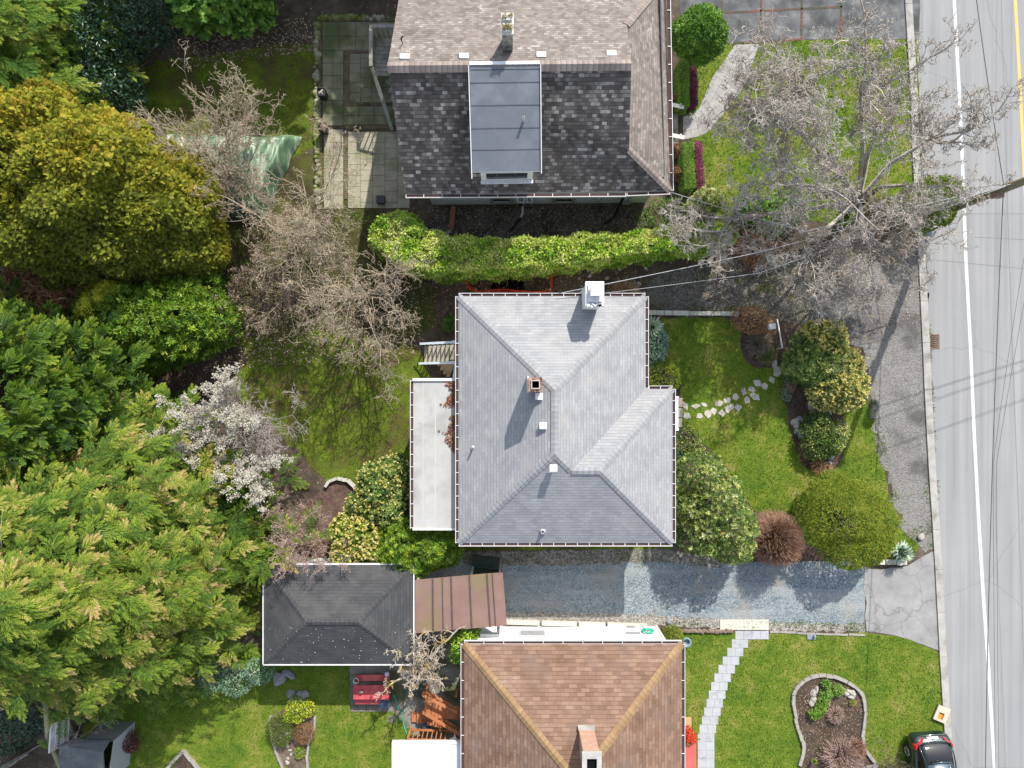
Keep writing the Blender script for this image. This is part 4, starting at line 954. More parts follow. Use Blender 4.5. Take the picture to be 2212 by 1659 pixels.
for p in (q0.lerp(q1, .03), q0.lerp(q1, .97), q3.lerp(q2, .03), q3.lerp(q2, .97)): mb.bar((p.x, p.y, 0), (p.x, p.y, p.z - .06), .1, .1)
build_each(mb, 'post', M_weather, lt)
gt = thing('side_gate', 'dark green board gate with a pale post behind the metal awning', 'gate', P(1050, 1228))
a, b = P(1022, 1226, 0), P(1085, 1232, 0); mb = MB(); mb.bar((a.x, a.y, .6), (b.x, b.y, .6), .05, 1.2); mb.bar((a.x, a.y + .35, .08), (b.x, b.y + .35, .08), .5, .16); mb.build('board_panel', mat('dark_green_board', (.03, .045, .035), (.05, .065, .05), 5, .8), gt)
mb = MB(); mb.bar((a.x, a.y, 0), (a.x, a.y + .1, 1.5), .1, .1); mb.bar((a.x - .02, a.y - .2, .1), (a.x + .05, a.y + .35, .1), .1, .1); build_each(mb, 'post', mat('pale_post', (.42, .45, .38), (.5, .52, .46), 5, .8), gt)
# ------------------------------------------------------------------ car at the kerb
M_paint = NT('dark_green_paint', .22, .6, .25); M_paint.color((.012, .026, .026)); M_paint.b.inputs['Coat Weight'].default_value = .6; M_paint = M_paint.m
M_carroof = NT('sky_tinted_roof', .25, .6, .3); M_carroof.color((.05, .075, .10)); M_carroof.b.inputs['Coat Weight'].default_value = .6; M_carroof = M_carroof.m  # sky reflection put into the roof colour, lighter than the body paint
M_carglass = mat('car_glass', (.008, .009, .010), None, rough=.06, spec=.7)
M_chrome = mat('bright_metal', (.62, .63, .65), None, rough=.25, spec=.5, metal=.9)
M_red = mat('tail_red', (.50, .012, .02), None, rough=.2, spec=.6)
car = thing('parked_car', 'dark green hatchback parked half on the grass beside the kerb', 'car', (0, 0, 0))
def loft(rings, m, name, parent, bevel=0):
    b = MB(); k = len(rings[0])
    for i in range(len(rings) - 1):
        for j in range(k - 1): b.face([rings[i][j], rings[i][j + 1], rings[i + 1][j + 1], rings[i + 1][j]], smooth=True)
    b.face(list(rings[0])[::-1]); b.face(rings[-1]); o = b.build(name, m, parent)
    md = o.modifiers.new('sub', 'SUBSURF'); md.levels = 2; md.render_levels = 2; return o
def ring(y, *h):
    L = [(-a, y, z) for a, z in h]; Rr = [(a, y, z) for a, z in reversed(h)]; return L + ([(0, y, h[-1][1] + .02)] if h[-1][0] > .1 else []) + Rr
bo = [ring(2.22, (.50, .36), (.62, .48), (.58, .62), (.4, .68)), ring(2.20, (.70, .30), (.80, .48), (.76, .70), (.55, .76)), ring(2.08, (.82, .26), (.90, .50), (.85, .84), (.66, .93)), ring(1.85, (.88, .24), (.925, .52), (.88, .92), (.74, .99)),
      ring(1.2, (.90, .22), (.935, .52), (.90, .94), (.76, .985)), ring(0, (.90, .2), (.93, .5), (.90, .92), (.76, .96)), ring(-1.2, (.90, .22), (.93, .5), (.88, .90), (.74, .95)), ring(-1.9, (.86, .25), (.90, .5), (.80, .76), (.6, .82)), ring(-2.18, (.6, .3), (.66, .45), (.6, .6), (.4, .64))]
bodyo = loft(bo, M_paint, 'body', car)
gl = [ring(1.98, (.70, .93), (.62, .98), (.5, 1.0)), ring(1.75, (.77, .95), (.66, 1.16), (.55, 1.19)), ring(1.28, (.80, .95), (.66, 1.40), (.56, 1.45)), ring(.3, (.82, .94), (.66, 1.45), (.58, 1.50)), ring(-.55, (.81, .93), (.64, 1.40), (.56, 1.45)), ring(-1.4, (.76, .92), (.64, .96), (.5, .97))]
loft(gl, M_carglass, 'window_glass', car)
rf = [[(x, 1.30 - abs(x) * .16, 1.463 - .055 * (x / .6) ** 2) for x in (-.60, -.3, 0, .3, .60)], [(x, .3, 1.522 - .05 * (x / .6) ** 2) for x in (-.61, -.3, 0, .3, .61)], [(x, -.5, 1.475 - .05 * (x / .6) ** 2) for x in (-.59, -.3, 0, .3, .59)]]
b = MB()
for i in range(2):
    for j in range(4): b.face([rf[i][j], rf[i + 1][j], rf[i + 1][j + 1], rf[i][j + 1]], smooth=True)
ro = b.build('roof_panel', M_carroof, car); md = ro.modifiers.new('t', 'SOLIDIFY'); md.thickness = .03; md.offset = 0
b = MB(); b.tube([(.34, 1.16, 1.52), (.36, .98, 1.58)], .012, 5); b.rbox((.36, 1.1, 1.50), .05, .09, .03); b.build('antenna', M_carglass, ro)
for s_ in (-1, 1):
    b = MB(); b.tube([(s_ * .74, 1.96, .97), (s_ * .73, 1.70, 1.17), (s_ * .665, 1.26, 1.42), (s_ * .665, .3, 1.475), (s_ * .645, -.5, 1.42), (s_ * .74, -1.35, .97)], .035, 6); b.build('pillar', M_paint, car)
    b = MB(); b.hexa([(s_ * .90, 1.90, .76), (s_ * .925, 1.72, .84), (s_ * .60, 2.06, .84), (s_ * .48, 2.20, .78), (s_ * .85, 1.88, 1.0), (s_ * .875, 1.68, .985), (s_ * .58, 2.03, .985), (s_ * .46, 2.12, .965)]); b.build('tail_light', M_red, car, bevel=.02)
    for y in (1.32, -1.32):
        wc = Vector((s_ * .86, y, .32)); b = MB()
        prof = [(.20, -.09), (.30, -.10), (.325, -.06), (.325, .06), (.30, .10), (.20, .09)]
        n = 24; rings = [[wc + Vector((x_ * s_, r_ * math.cos(6.28318 * k / n), r_ * math.sin(6.28318 * k / n))) for k in range(n)] for r_, x_ in prof]
        for i in range(5):
            for k in range(n): b.face([rings[i][k], rings[i][(k + 1) % n], rings[i + 1][(k + 1) % n], rings[i + 1][k]], smooth=True)
        wh = b.build('wheel', mat('tyre', (.02, .02, .02), None, rough=.8), car)
        b = MB()
        for k in range(7):
            a = 6.28318 * k / 7; d1 = Vector((0, math.cos(a), math.sin(a))); b.bar(wc + Vector((s_ * .085, 0, 0)), wc + d1 * .2 + Vector((s_ * .085, 0, 0)), .07, .03, up=(1, 0, 0))
        b.tube([wc + Vector((s_ * .08, .2 * math.cos(6.28318 * k / 20), .2 * math.sin(6.28318 * k / 20))) for k in range(21)], .025, 5); b.build('rim', M_chrome, wh)
b = MB(); b.tube([(-.80, 1.93, .985), (-.5, 2.055, 1.0), (0, 2.10, 1.005), (.5, 2.055, 1.0), (.80, 1.93, .985)], .008, 5); b.tube([(-.62, 2.215, .765), (0, 2.26, .775), (.62, 2.215, .765)], .008, 5); b.build('chrome_strip', M_chrome, car)
b = MB(); b.hexa([(-.26, 2.19, .80), (.26, 2.19, .80), (.26, 2.16, .80), (-.26, 2.16, .80), (-.26, 2.15, .90), (.26, 2.15, .90), (.26, 2.12, .90), (-.26, 2.12, .90)]); b.build('number_plate', M_trim, car)
b = MB(); b.lathe((0, 2.12, .945), [(.05, 0), (.05, .012)], 12); b.build('badge', M_chrome, car)
b = MB(); b.tube([(-.45, 1.315, 1.475), (0, 1.36, 1.49), (.45, 1.315, 1.475)], .03, 6); b.build('spoiler', M_carroof, car)
car.location = (19.62, -18.55, 0); car.rotation_euler[2] = R(3.5)

# ------------------------------------------------------------------ picnic table and things round it
M_redp = mat('red_paint', (.36, .045, .06), (.46, .08, .09), 4, .6, c3=(.55, .14, .11), s3=1.2, lo=.5, hi=.66)
pt_ = thing('picnic_table', 'red picnic table with two benches on the slab pad beside the lawn', 'picnic table', P(802, 1490))
def pr(px0, px1, py0, py1, z0, z1, b): a, c = P(px0, py1, z1), P(px1, py0, z1); b.box(a.x, c.x, a.y, c.y, z0, z1)
b = MB(); [pr(763, 840.5, y, y + 9.6, .70, .74, b) for y in (1480.5, 1490.5)]; pr(763, 840.5, 1500.5, 1511, .70, .74, b); b.build('tabletop', M_redp, pt_)
b = MB(); pr(769, 840.5, 1458, 1471, .42, .46, b); b.build('bench', M_redp, pt_)
b = MB(); pr(767, 840.5, 1509, 1521, .42, .46, b); b.build('bench', M_redp, pt_)
for px in (775, 832):
    a, c, e = P(px, 1464, .4), P(px, 1516, .4), P(px, 1490, .68)
    b = MB(); b.bar((a.x, a.y, .4), (c.x, c.y, .4), .06, .1); b.bar((a.x, a.y - .1, 0), (e.x, e.y + .1, .68), .06, .1); b.bar((c.x, c.y + .1, 0), (e.x, e.y - .1, .68), .06, .1); b.build('leg', M_redp, pt_)
pad = MB(); rr = random.Random(9)
for i in range(5):
    for k in range(6):
        a, c = P(757 + i * 17.4, 1455 + (k + 1) * 13.8), P(757 + (i + 1) * 17.4, 1455 + k * 13.8); pad.box(a.x + .02, c.x - .02, a.y + .02, c.y - .02, 0, .03 + rr.uniform(0, .01))
o = pad.build('paving_pad', mat('dark_slab', (.10, .092, .078), (.19, .175, .15), 1.5, .95, c3=(.25, .225, .19), s3=.9, lo=.55, hi=.68, bump=.4)); o['kind'] = 'structure'
c = P(769, 1471, .5); b = MB(); b.lathe((c.x, c.y, 0), [(.10, 0), (.13, .48), (.14, .52), (.11, .52), (.10, .1)], 20, cap=False); o = thing('plant_pot', 'pale green round pot at the corner of the red picnic bench', 'pot', (c.x, c.y, 0)); b.build('rim', mat('pale_green_glaze', (.50, .60, .52), None, rough=.4), o)
b = MB(); b.lathe((c.x, c.y, 0), [(.10, .38), (.10, .40)], 16); b.build('soil', M_soil, o)
c = P(831, 1520, .45); b = MB(); b.lathe((c.x, c.y, 0), [(.16, 0), (.20, .40), (.27, .41), (.27, .45), (.24, .465), (.05, .47)], 24); o = b.build('round_stool', mat('slate_blue', (.045, .06, .095), (.065, .08, .12), 6, .6)); props(o, 'round slate blue stool at the corner of the red picnic table', 'stool')
c = P(782, 1493, .74); b = MB(); b.lathe((c.x, c.y, .74), [(.04, 0), (.055, .02), (.04, .16), (.02, .2)], 10); o = thing('glass_jar', 'small green glass jar standing on the red picnic table', 'jar', (c.x, c.y, .74)); b.build('body', mat('green_glass', (.05, .22, .12), None, rough=.15, spec=.6), o); b = MB(); b.tube([(c.x + .03, c.y - .02, .92), (c.x + .08, c.y + .05, .95), (c.x - .03, c.y + .08, .94), (c.x - .06, c.y - .02, .93)], .02, 6); b.build('handle', M_lead, o)
c = P(835, 1459, .7); b = MB(); b.lathe((c.x, c.y, 0), [(.03, 0), (.03, .5), (.10, .52), (.11, .58), (.05, .6)], 12); o = b.build('solar_lamp', mat('white_blue_plastic', (.55, .58, .66), None, rough=.4)); props(o, 'small white solar lamp behind the red picnic bench', 'lamp')
hs = MB(); hs.tube([P(848, 1496, .03), P(853, 1508, .03), P(860, 1525, .03), P(868, 1545, .03), P(873, 1570, .03), P(880, 1588, .05), P(884, 1593, .2)], .025, 6); o = hs.build('garden_hose', mat('teal_hose', (.03, .40, .24), None, rough=.45)); props(o, 'thin green hose snaking across the paving towards the deck', 'hose')
c = P(868, 1570, 0)
# bags and buckets by the deck
c = P(921, 1568, .3); b = MB(); b.lathe((c.x, c.y, 0), [(.16, 0), (.22, .2), (.2, .42), (.08, .5)], 10); o = b.build('garden_bag', mat('navy_plastic', (.02, .035, .06), (.05, .07, .1), 9, .4)); props(o, 'dark navy sack leaning by the foot of the orange deck stairs', 'bag')
c = P(981, 1599, 1.9); b = MB(); b.rbox((c.x, c.y, 1.86), .26, .26, .03, .5); b.rbox((c.x, c.y, .9), .06, .06, .96, .5); o = b.build('side_table', M_ventw); props(o, 'small white square stand on the orange deck railing', 'stand')
b = MB(); c = P(914, 1489); b.rbox((c.x, c.y, 0), .55, .5, .32, .05); o = b.build('storage_crate', mat('dark_plastic', (.03, .035, .035), (.05, .055, .05), 6, .5), None, bevel=.03); props(o, 'dark plastic crate on the paving beside the orange deck', 'crate')

# ------------------------------------------------------------------ patio planters
M_planter = mat('charcoal_planter', (.018, .02, .026), (.035, .038, .045), 5, .5, .4)
def planter(px, py, label, dead):
    p = P(px, py); o = thing('square_planter', label, 'planter', (p.x, p.y, .035), 'square planters on the patio')
    b = MB(); s0, s1, h = .14, .19, .75
    B = [(p.x + X * s0, p.y + Y * s0, .035) for X, Y in ((-1, -1), (1, -1), (1, 1), (-1, 1))]; T = [(p.x + X * s1, p.y + Y * s1, h) for X, Y in ((-1, -1), (1, -1), (1, 1), (-1, 1))]; I = [(p.x + X * .15, p.y + Y * .15, h) for X, Y in ((-1, -1), (1, -1), (1, 1), (-1, 1))]; J = [(x, y, h - .1) for x, y, z in I]
    for i in range(4):
        k = (i + 1) % 4; b.face([B[i], B[k], T[k], T[i]]); b.face([T[i], T[k], I[k], I[i]]); b.face([I[i], I[k], J[k], J[i]])
    b.build('box', M_planter, o); b = MB(); b.face(J); b.build('soil', M_mulch, o)
    if dead: b = MB(); b.bar((p.x - .1, p.y - .08, h - .04), (p.x + .1, p.y + .08, h - .02), .08, .04); b.bar((p.x + .08, p.y - .1, h - .05), (p.x - .02, p.y + .02, h - .05), .06, .03); b.build('stick', M_weather, o)
    return o
planter(702, 211, 'square black planter with a stick in it beside the dark lawn', True)
planter(704, 285, 'square black planter with bare soil on the sunlit slabs', False)
c = P(824, 434); b = MB(); b.rbox((c.x, c.y, .03), .38, .38, .3); o = b.build('plant_pot', M_planter, None, bevel=.03); props(o, 'black square pot on the patio corner by the laurel hedge', 'pot')
b = MB(); rr = random.Random(2)
for i in range(44):
    y = 55 + i * 9.2; c = P(683 + rr.uniform(-3, 4) + (i % 2) * 2, y); r = rr.uniform(.09, .2); b.lathe((c.x, c.y, -.05), [(r, 0), (r * 1.05, .12), (r * .7, .2), (r * .2, .23)], 7, smooth=False)
for i in range(18):
    c = P(690 + i * 8, 40 + rr.uniform(-3, 3)); r = rr.uniform(.1, .18); b.lathe((c.x, c.y, -.05), [(r, 0), (r, .12), (r * .6, .2)], 7, smooth=False)
o = b.build('stone_edging', mat('mossy_stone', (.20, .19, .13), (.34, .32, .24), 4, .95, c3=(.12, .15, .03), s3=1.6, lo=.42, hi=.56, bump=.4)); props(o, 'row of mossy stones between the dark lawn and the patio', 'edging')

# ------------------------------------------------------------------ front garden pieces
def stone_poly(px, py, rx, ry, a, n, seed):
    r = random.Random(seed); c = P(px, py); L = []
    for i in range(n):
        t = 6.28318 * i / n + r.uniform(-.25, .25); q = r.uniform(.8, 1.12); x, y = rx * q * math.cos(t), ry * q * math.sin(t); L.append((c.x + x * math.cos(a) - y * math.sin(a), c.y + x * math.sin(a) + y * math.cos(a)))
    return L
M_fs = mat('pale_flagstone', (.35, .325, .27), (.46, .43, .365), 2.5, .9, c3=(.27, .25, .235), s3=2, lo=.5, hi=.65, bump=.3, bs=50)
FS = [(1480, 877, 5, 11, 90), (1484, 898, 8, 7, 20), (1502, 877, 9, 6, 5), (1521, 874, 7, 4, 30), (1511, 898, 8, 6, 10), (1529, 895, 7, 8, 60), (1541, 888, 7, 8, 40), (1553, 871, 10, 7, -20), (1558, 893, 8, 8, 10), (1570, 865, 9, 6, -15), (1571, 884, 6, 9, 5), (1580, 879, 6, 7, -30), (1594, 880, 8, 8, 40),
      (1588, 858, 7, 8, 0), (1606, 846, 6, 8, -40), (1613, 863, 7, 8, 60), (1631, 857, 12, 7, 35), (1623, 841, 8, 6, 20), (1636, 827, 11, 8, 30), (1652, 835, 6, 8, 35), (1667, 821, 6, 7, 50), (1678, 803, 9, 11, -25), (1673, 787, 7, 9, 30), (1691, 791, 5, 11, -20)]
words = ['first and nearest the porch', 'below the first near the porch', 'second in the upper row from the porch', 'smallest, in the upper row', 'in the lower row near the porch, squarish', 'lower row, upright one', 'lower row, broad kite shaped one', 'upper row, sixth tilted pale one', 'lower row, large square one', 'upper row, oblong one beside the gap', 'lower row, narrow upright one', 'lower row, small one beside the narrow stone', 'last of the lower row, leaning kite', 'two-lobed white one mid path', 'slim one tilted mid path', 'blue-grey one mid path', 'longest, slanting one mid path', 'small one above the longest', 'large grey one in the bend', 'round one after the bend', 'little one half sunk by the bed', 'large pale one beside the bush', 'rounded one beside the mulch bed', 'narrow one against the bush, last of the path']
for i, (px, py, a, b_, an) in enumerate(FS):
    poly = stone_poly(px, py, a * .0255, b_ * .0255, -R(an) if a > b_ else R(an * .3), [4, 5, 4, 5, 5, 6][i % 6], i)
    b = MB(); b.prism(poly, 0, .028 + .006 * (i % 3)); o = b.build('flagstone', M_fs); props(o, 'pale flagstone in the lawn, ' + words[i], 'flagstone', 'flagstones across the front lawn')
def blocks(line, L0, wd, h, m, name, label, cat, gap=.015, jit=.02, seed=1, z0=0):
    r = random.Random(seed); b = MB(); pts = [P(*p) for p in line]; 
    for i in range(len(pts) - 1):
        p, q = pts[i], pts[i + 1]; L = (q - p).length; n = max(1, round(L / L0)); d = (q - p).normalized(); a = math.atan2(d.y, d.x)
        for k in range(n):
            c = p.lerp(q, (k + .5) / n); b.rbox((c.x + r.uniform(-jit, jit), c.y + r.uniform(-jit, jit), z0), L / n - gap, wd * r.uniform(.88, 1.08), h * r.uniform(.9, 1.08), a + r.uniform(-.05, .05))
    o = b.build(name, m, None); props(o, label, cat); return o
M_block = mat('pale_block_wall', (.40, .39, .35), (.50, .49, .44), 2.5, .9, c3=(.28, .28, .20), s3=2, lo=.5, hi=.65, bump=.2)
blocks([(1398, 676), (1592, 679)], .40, .20, .28, M_block, 'block_wall', 'low wall of pale concrete blocks along the top of the front lawn', 'low wall', jit=.005)
blocks([(1885, 1211), (1955, 1214)], .27, .2, .22, M_block, 'block_wall', 'short curb of pale blocks under the spiky yucca by the drive', 'low wall', jit=.02, seed=3)
M_edge = mat('edging_block', (.24, .225, .20), (.34, .32, .285), 4, .9, c3=(.24, .23, .19), s3=2, lo=.5, hi=.65, bump=.3)
BED = [(1724, 1665), (1736, 1616), (1731, 1593), (1720, 1566), (1710, 1506), (1720, 1482), (1741, 1464), (1775, 1456), (1803, 1461), (1838, 1476), (1861, 1496), (1869, 1526), (1866, 1564), (1861, 1599), (1871, 1626), (1901, 1660)]
sheet('mulch_bed', gpoly([(1724, 1700)] + BED + [(1905, 1700)], 0, 1), .016, M_mulch)
blocks(smooth_poly(BED, 1), .30, .15, .13, M_edge, 'bed_edging', 'curved row of grey blocks round the dark mulch bed on the lower lawn', 'edging')
HB = [(612, 1660), (598, 1625), (588, 1590), (582, 1560), (586, 1545), (600, 1540), (640, 1515), (668, 1532), (682, 1545), (680, 1570), (668, 1600), (664, 1630), (666, 1660)]
sheet('planting_bed', gpoly(HB, 0, 1), .016, ground_mat('pebbly_bed', [(.2, (.05, .035, .025)), (.5, (.14, .10, .075)), (.8, (.26, .21, .16))], (1.5, 7, 30), 1, 30, speck=(9, (.5, .46, .4), .9)))
blocks([HB[12], HB[11], HB[10], HB[9], HB[8]], .5, .10, .14, M_edge, 'bed_edging', 'grey curb on the right side of the vase shaped bed', 'edging', seed=5)
blocks([HB[4], HB[3], HB[2], HB[1], HB[0]], .5, .10, .14, M_edge, 'bed_edging', 'grey curb on the left side of the vase shaped bed', 'edging', seed=6)
blocks([(358, 1662), (398, 1619), (432, 1662)], .6, .14, .12, M_edge, 'bed_edging', 'pointed grey edging at the bottom of the mossy lawn', 'edging', seed=7)
sheet('planting_bed', gpoly([(362, 1670), (398, 1626), (428, 1670)]), .015, M_mulch)
sheet('planting_bed', gpoly([(1588, 682), (1690, 684), (1700, 760), (1690, 790), (1660, 795), (1618, 788), (1602, 760), (1600, 706)], 0, 1, .05), .010, M_mulch)
sheet('planting_bed', gpoly([(1395, 684), (1430, 700), (1432, 770), (1470, 820), (1472, 850), (1460, 900), (1400, 900)], 0, 1, .05), .011, M_mulch)
sheet('planting_bed', gpoly([(1455, 910), (1500, 935), (1560, 1010), (1640, 1120), (1740, 1190), (1880, 1212), (1560, 1214), (1455, 1180)], 0, 1, .05), .011, M_mulch)
sheet('planting_bed', gpoly([(1690, 800), (1740, 860), (1830, 890), (1822, 990), (1775, 1020), (1735, 1010), (1712, 950), (1692, 850)], 0, 1, .05), .0105, M_mulch)
blocks([(705, 1052), (712, 1040), (730, 1033), (752, 1036), (768, 1050)], .32, .15, .2, M_block, 'bed_edging', 'white block arc at the head of the small bed by the flat roof', 'edging', seed=8)
sheet('planting_bed', gpoly([(700, 1060), (712, 1042), (750, 1038), (772, 1060), (800, 1200), (620, 1215), (640, 1100)], 0, 1, .05), .010, ground_mat('red_mulch', [(.2, (.05, .03, .025)), (.5, (.12, .075, .06)), (.8, (.2, .14, .11))], (1.5, 7, 30), 1, 30))
blocks([(296, 886), (420, 889)], .34, .3, .5, mat('shade_block', (.30, .30, .28), (.40, .40, .38), 3, .9), 'block_wall', 'low pale block wall between the conifer and the blossom tree', 'low wall', jit=.004)
sheet('shadow_sheet', gpoly([(280, 770), (460, 740), (560, 760), (470, 850), (420, 880), (290, 880)], 0, 1, .08), .009, M_mulch)  # dark sheet laid where the shadow of the shrubs falls
# mailbox, white rail, garden board, lamp plates, pots, mat
o = thing('mailbox', 'pale grey mailbox on a post in the mulch bed by the dirt track', 'mailbox', P(1660, 708)); p = P(1667, 705, 1.1)
b = MB(); b.rbox((p.x, p.y, 1.0), .3, .26, .22, .1); b.build('box', mat('pale_grey_metal', (.50, .52, .50), (.60, .62, .6), 5, .5), o, bevel=.02)
q = P(1652, 708, .3); b = MB(); b.bar((q.x, q.y, 0), (p.x - .05, p.y, 1.0), .12, .08); build_each(b, 'post', M_lead, o)
a, c = P(1679, 690, .8), P(1690, 752, .8); b = MB(); b.bar(a, c, .05, .05); o = thing('white_rail', 'thin white metal rail standing beside the flowering rhododendron', 'rail', (a.x, a.y, 0)); b.build('bar', M_trim, o)
b = MB(); [b.bar((x.x, x.y, 0), x, .04, .04) for x in (a, c)]; build_each(b, 'post', M_trim, o)
bd = thing('plywood_box', 'square beige board box with an orange opening beside the kerb', 'box', P(2035, 1543))
c = P(2035, 1543, .15); sz = .62; A = math.atan2(-.42, 1)
def rot2(x, y): return (c.x + x * math.cos(A) - y * math.sin(A), c.y + x * math.sin(A) + y * math.cos(A))
b = MB()
for x0_, x1_, y0_, y1_ in ((-sz / 2, sz / 2, .06, sz / 2 + .05), (-sz / 2, sz / 2, -sz / 2 - .05, -.26), (-sz / 2, -.15, -.26, .06), (.11, sz / 2, -.26, .06)):
    pp = [rot2(x0_, y0_), rot2(x1_, y0_), rot2(x1_, y1_), rot2(x0_, y1_)]; b.hexa([(*x, .10) for x in pp] + [(*x, .16) for x in pp])
b.build('board', mat('beige_board', (.46, .375, .29), (.52, .44, .35), 3, .8), bd)
b = MB(); pp = [rot2(-.15, -.26), rot2(.11, -.26), rot2(.11, .06), rot2(-.15, .06)]; b.face([(*x, .085) for x in pp]); b.build('opening', mat('orange_inside', (.62, .26, .03), (.45, .17, .02), 6, .7), bd)
b = MB(); pp = [rot2(-.31, -.35), rot2(.31, -.35), rot2(.31, .35), rot2(-.31, .35)]; pp = [(c.x + (x - c.x) * .95, c.y + (y - c.y) * .95) for x, y in pp]; b.prism(pp, 0, .10, top=False); b.build('side', M_rust, bd)
c = P(1483, 1388, .35); b = MB(); b.lathe((c.x, c.y, 0), [(.14, 0), (.18, .3), (.24, .34), (.24, .38), (.16, .385), (.13, .2)], 20, cap=False); b.lathe((c.x, c.y, .2), [(.14, 0), (.14, .02)], 16); o = b.build('plant_pot', mat('slate_pot', (.14, .20, .23), (.2, .27, .3), 5, .6)); props(o, 'blue-grey round pot at the corner of the tan roof', 'pot')
c = P(1752, 1375); b = MB(); b.rbox((c.x, c.y, 0), .40, .24, .06, 0); b.lathe((c.x + .12, c.y + .04, .06), [(.06, 0), (.06, .12), (.02, .15)], 10); o = b.build('garden_light', mat('grey_box', (.20, .23, .28), None, rough=.5)); props(o, 'small grey garden light box at the edge of the lower lawn', 'lamp')
b = MB(); q, r_ = P(1476, 1700, .25), P(1504, 1600, .25); b.box(q.x - .4, r_.x, q.y, r_.y, 0, .25); o = b.build('red_step', mat('red_step_paint', (.45, .085, .08), (.52, .12, .11), 2, .7)); props(o, 'red painted porch slab beside the grey paver path', 'step')
b = MB(); q, r_ = P(1474, 1575, .2), P(1494, 1553, .2); b.box(q.x - .3, r_.x, q.y, r_.y, 0, .18); o = b.build('brick_ledge', mat('orange_brick', (.45, .22, .12), (.55, .30, .18), 9, .9)); props(o, 'short orange brick ledge under the eave beside the red flowers', 'ledge')
b = MB(); rr = random.Random(12)
for i in range(34):
    q = P(1470 + i * 3.3, 1363 + rr.uniform(-1.5, 1.5)); r = rr.uniform(.06, .12); b.lathe((q.x, q.y, -.02), [(r, 0), (r, .1), (r * .5, .17)], 6, smooth=False)
o = b.build('stone_edging', mat('brown_stone', (.12, .09, .07), (.24, .18, .14), 5, .95)); props(o, 'row of rough brown stones between the gravel and the small lawn', 'edging')
blocks([(1428, 1358), (1470, 1362)], .24, .14, .12, M_brickband, 'brick_edging', 'short red brick edging beside the clipped green ball', 'edging', seed=9)
blocks([(1662, 1364), (1760, 1369), (1868, 1371)], .4, .09, .05, M_edge, 'curb_edging', 'thin grey curb between pale gravel and the lower lawn', 'edging', seed=10)
# rocks in the beds
M_rock = mat('pale_rock', (.27, .25, .22), (.40, .38, .34), 4, .95, c3=(.22, .21, .19), s3=3, lo=.48, hi=.6, bump=.5, bs=20)
M_rockg = mat('grey_rock', (.16, .16, .165), (.27, .27, .28), 4, .95, bump=.5, bs=20)
def rock(px, py, r, seed, m, label, grp):
    rg = random.Random(seed); c = P(px, py); bm = bmesh.new(); bmesh.ops.create_icosphere(bm, subdivisions=2, radius=r)
    ax = (rg.uniform(.7, 1.3), rg.uniform(.7, 1.2), rg.uniform(.5, .8)); ph = rg.uniform(0, 9)
    for v in bm.verts:
        k = 1 + .18 * math.sin(v.co.x / r * 3 + ph) + .14 * math.sin(v.co.y / r * 4 + ph * 2) + .1 * math.sin(v.co.z / r * 5 + ph); v.co = Vector((v.co.x * ax[0], v.co.y * ax[1], v.co.z * ax[2])) * k
    me = bpy.data.meshes.new('rock'); bm.to_mesh(me); bm.free(); me.materials.append(m); o = link('rock', me); o.location = (c.x, c.y, r * .25); o.rotation_euler[2] = rg.uniform(0, 6); props(o, label, 'rock', grp)
for i, (px, py) in enumerate(((1756, 1497), (1762, 1490), (1757, 1510), (1752, 1518))): rock(px, py, .15, i, M_rock, 'pale rock in the left cluster inside the dark mulch bed', 'rocks left of the mulch bed plants')
for i, (px, py) in enumerate(((1828, 1498), (1837, 1505), (1842, 1498), (1834, 1494))): rock(px, py, .15, i + 10, M_rock, 'pale rock in the right cluster inside the dark mulch bed', 'rocks right of the mulch bed plants')
for i, (px, py, r) in enumerate(((1717, 912, .17), (1719, 920, .17), (1722, 930, .16), (1731, 940, .16), (1727, 905, .14))): rock(px, py, r, i + 20, M_rock if i < 2 else M_rockg, 'stone stacked at the lawn edge of the round shrub bed', 'stones at the shrub bed edge')
for i, (px, py, r) in enumerate(((1751, 878, .2), (1754, 890, .17), (1788, 895, .22), (1782, 900, .2), (1795, 988, .14), (1790, 1000, .13), (1757, 858, .2))): rock(px, py, r, i + 30, M_rock, 'pale stone between the rhododendron and the round shrub', 'stones below the rhododendron')
for i, (px, py, r) in enumerate(((628, 1497, .22), (656, 1500, .30), (654, 1512, .16), (603, 1463, .3), (625, 1455, .25), (630, 1510, .15))): rock(px, py, r, i + 50, M_rockg, 'grey stone set in the grass above the vase shaped bed', 'stones above the vase shaped bed')
for i in range(9):
    rr = random.Random(i); rock(618 + rr.uniform(0, 14), 1575 + i * 9, .09, i + 60, M_rock, 'small pale stone in the row down the vase shaped bed', 'stones down the vase shaped bed')
rock(1988, 1558 - 400, .2, 90, M_rock, 'white stone on the gravel shoulder below the yew', None)
rock(1384 + 60, 1342, .18, 91, M_rockg, 'mossy grey stone at the end of the timber sleepers', None)
rr = random.Random(31)
for i in range(26):
    px, py = rr.uniform(1215, 1395), rr.uniform(575, 632); rock(px, py, rr.uniform(.05, .11), i + 100, M_rock, 'pale stone on bare soil between hedge and grey roof', 'stones on the soil by the hedge')
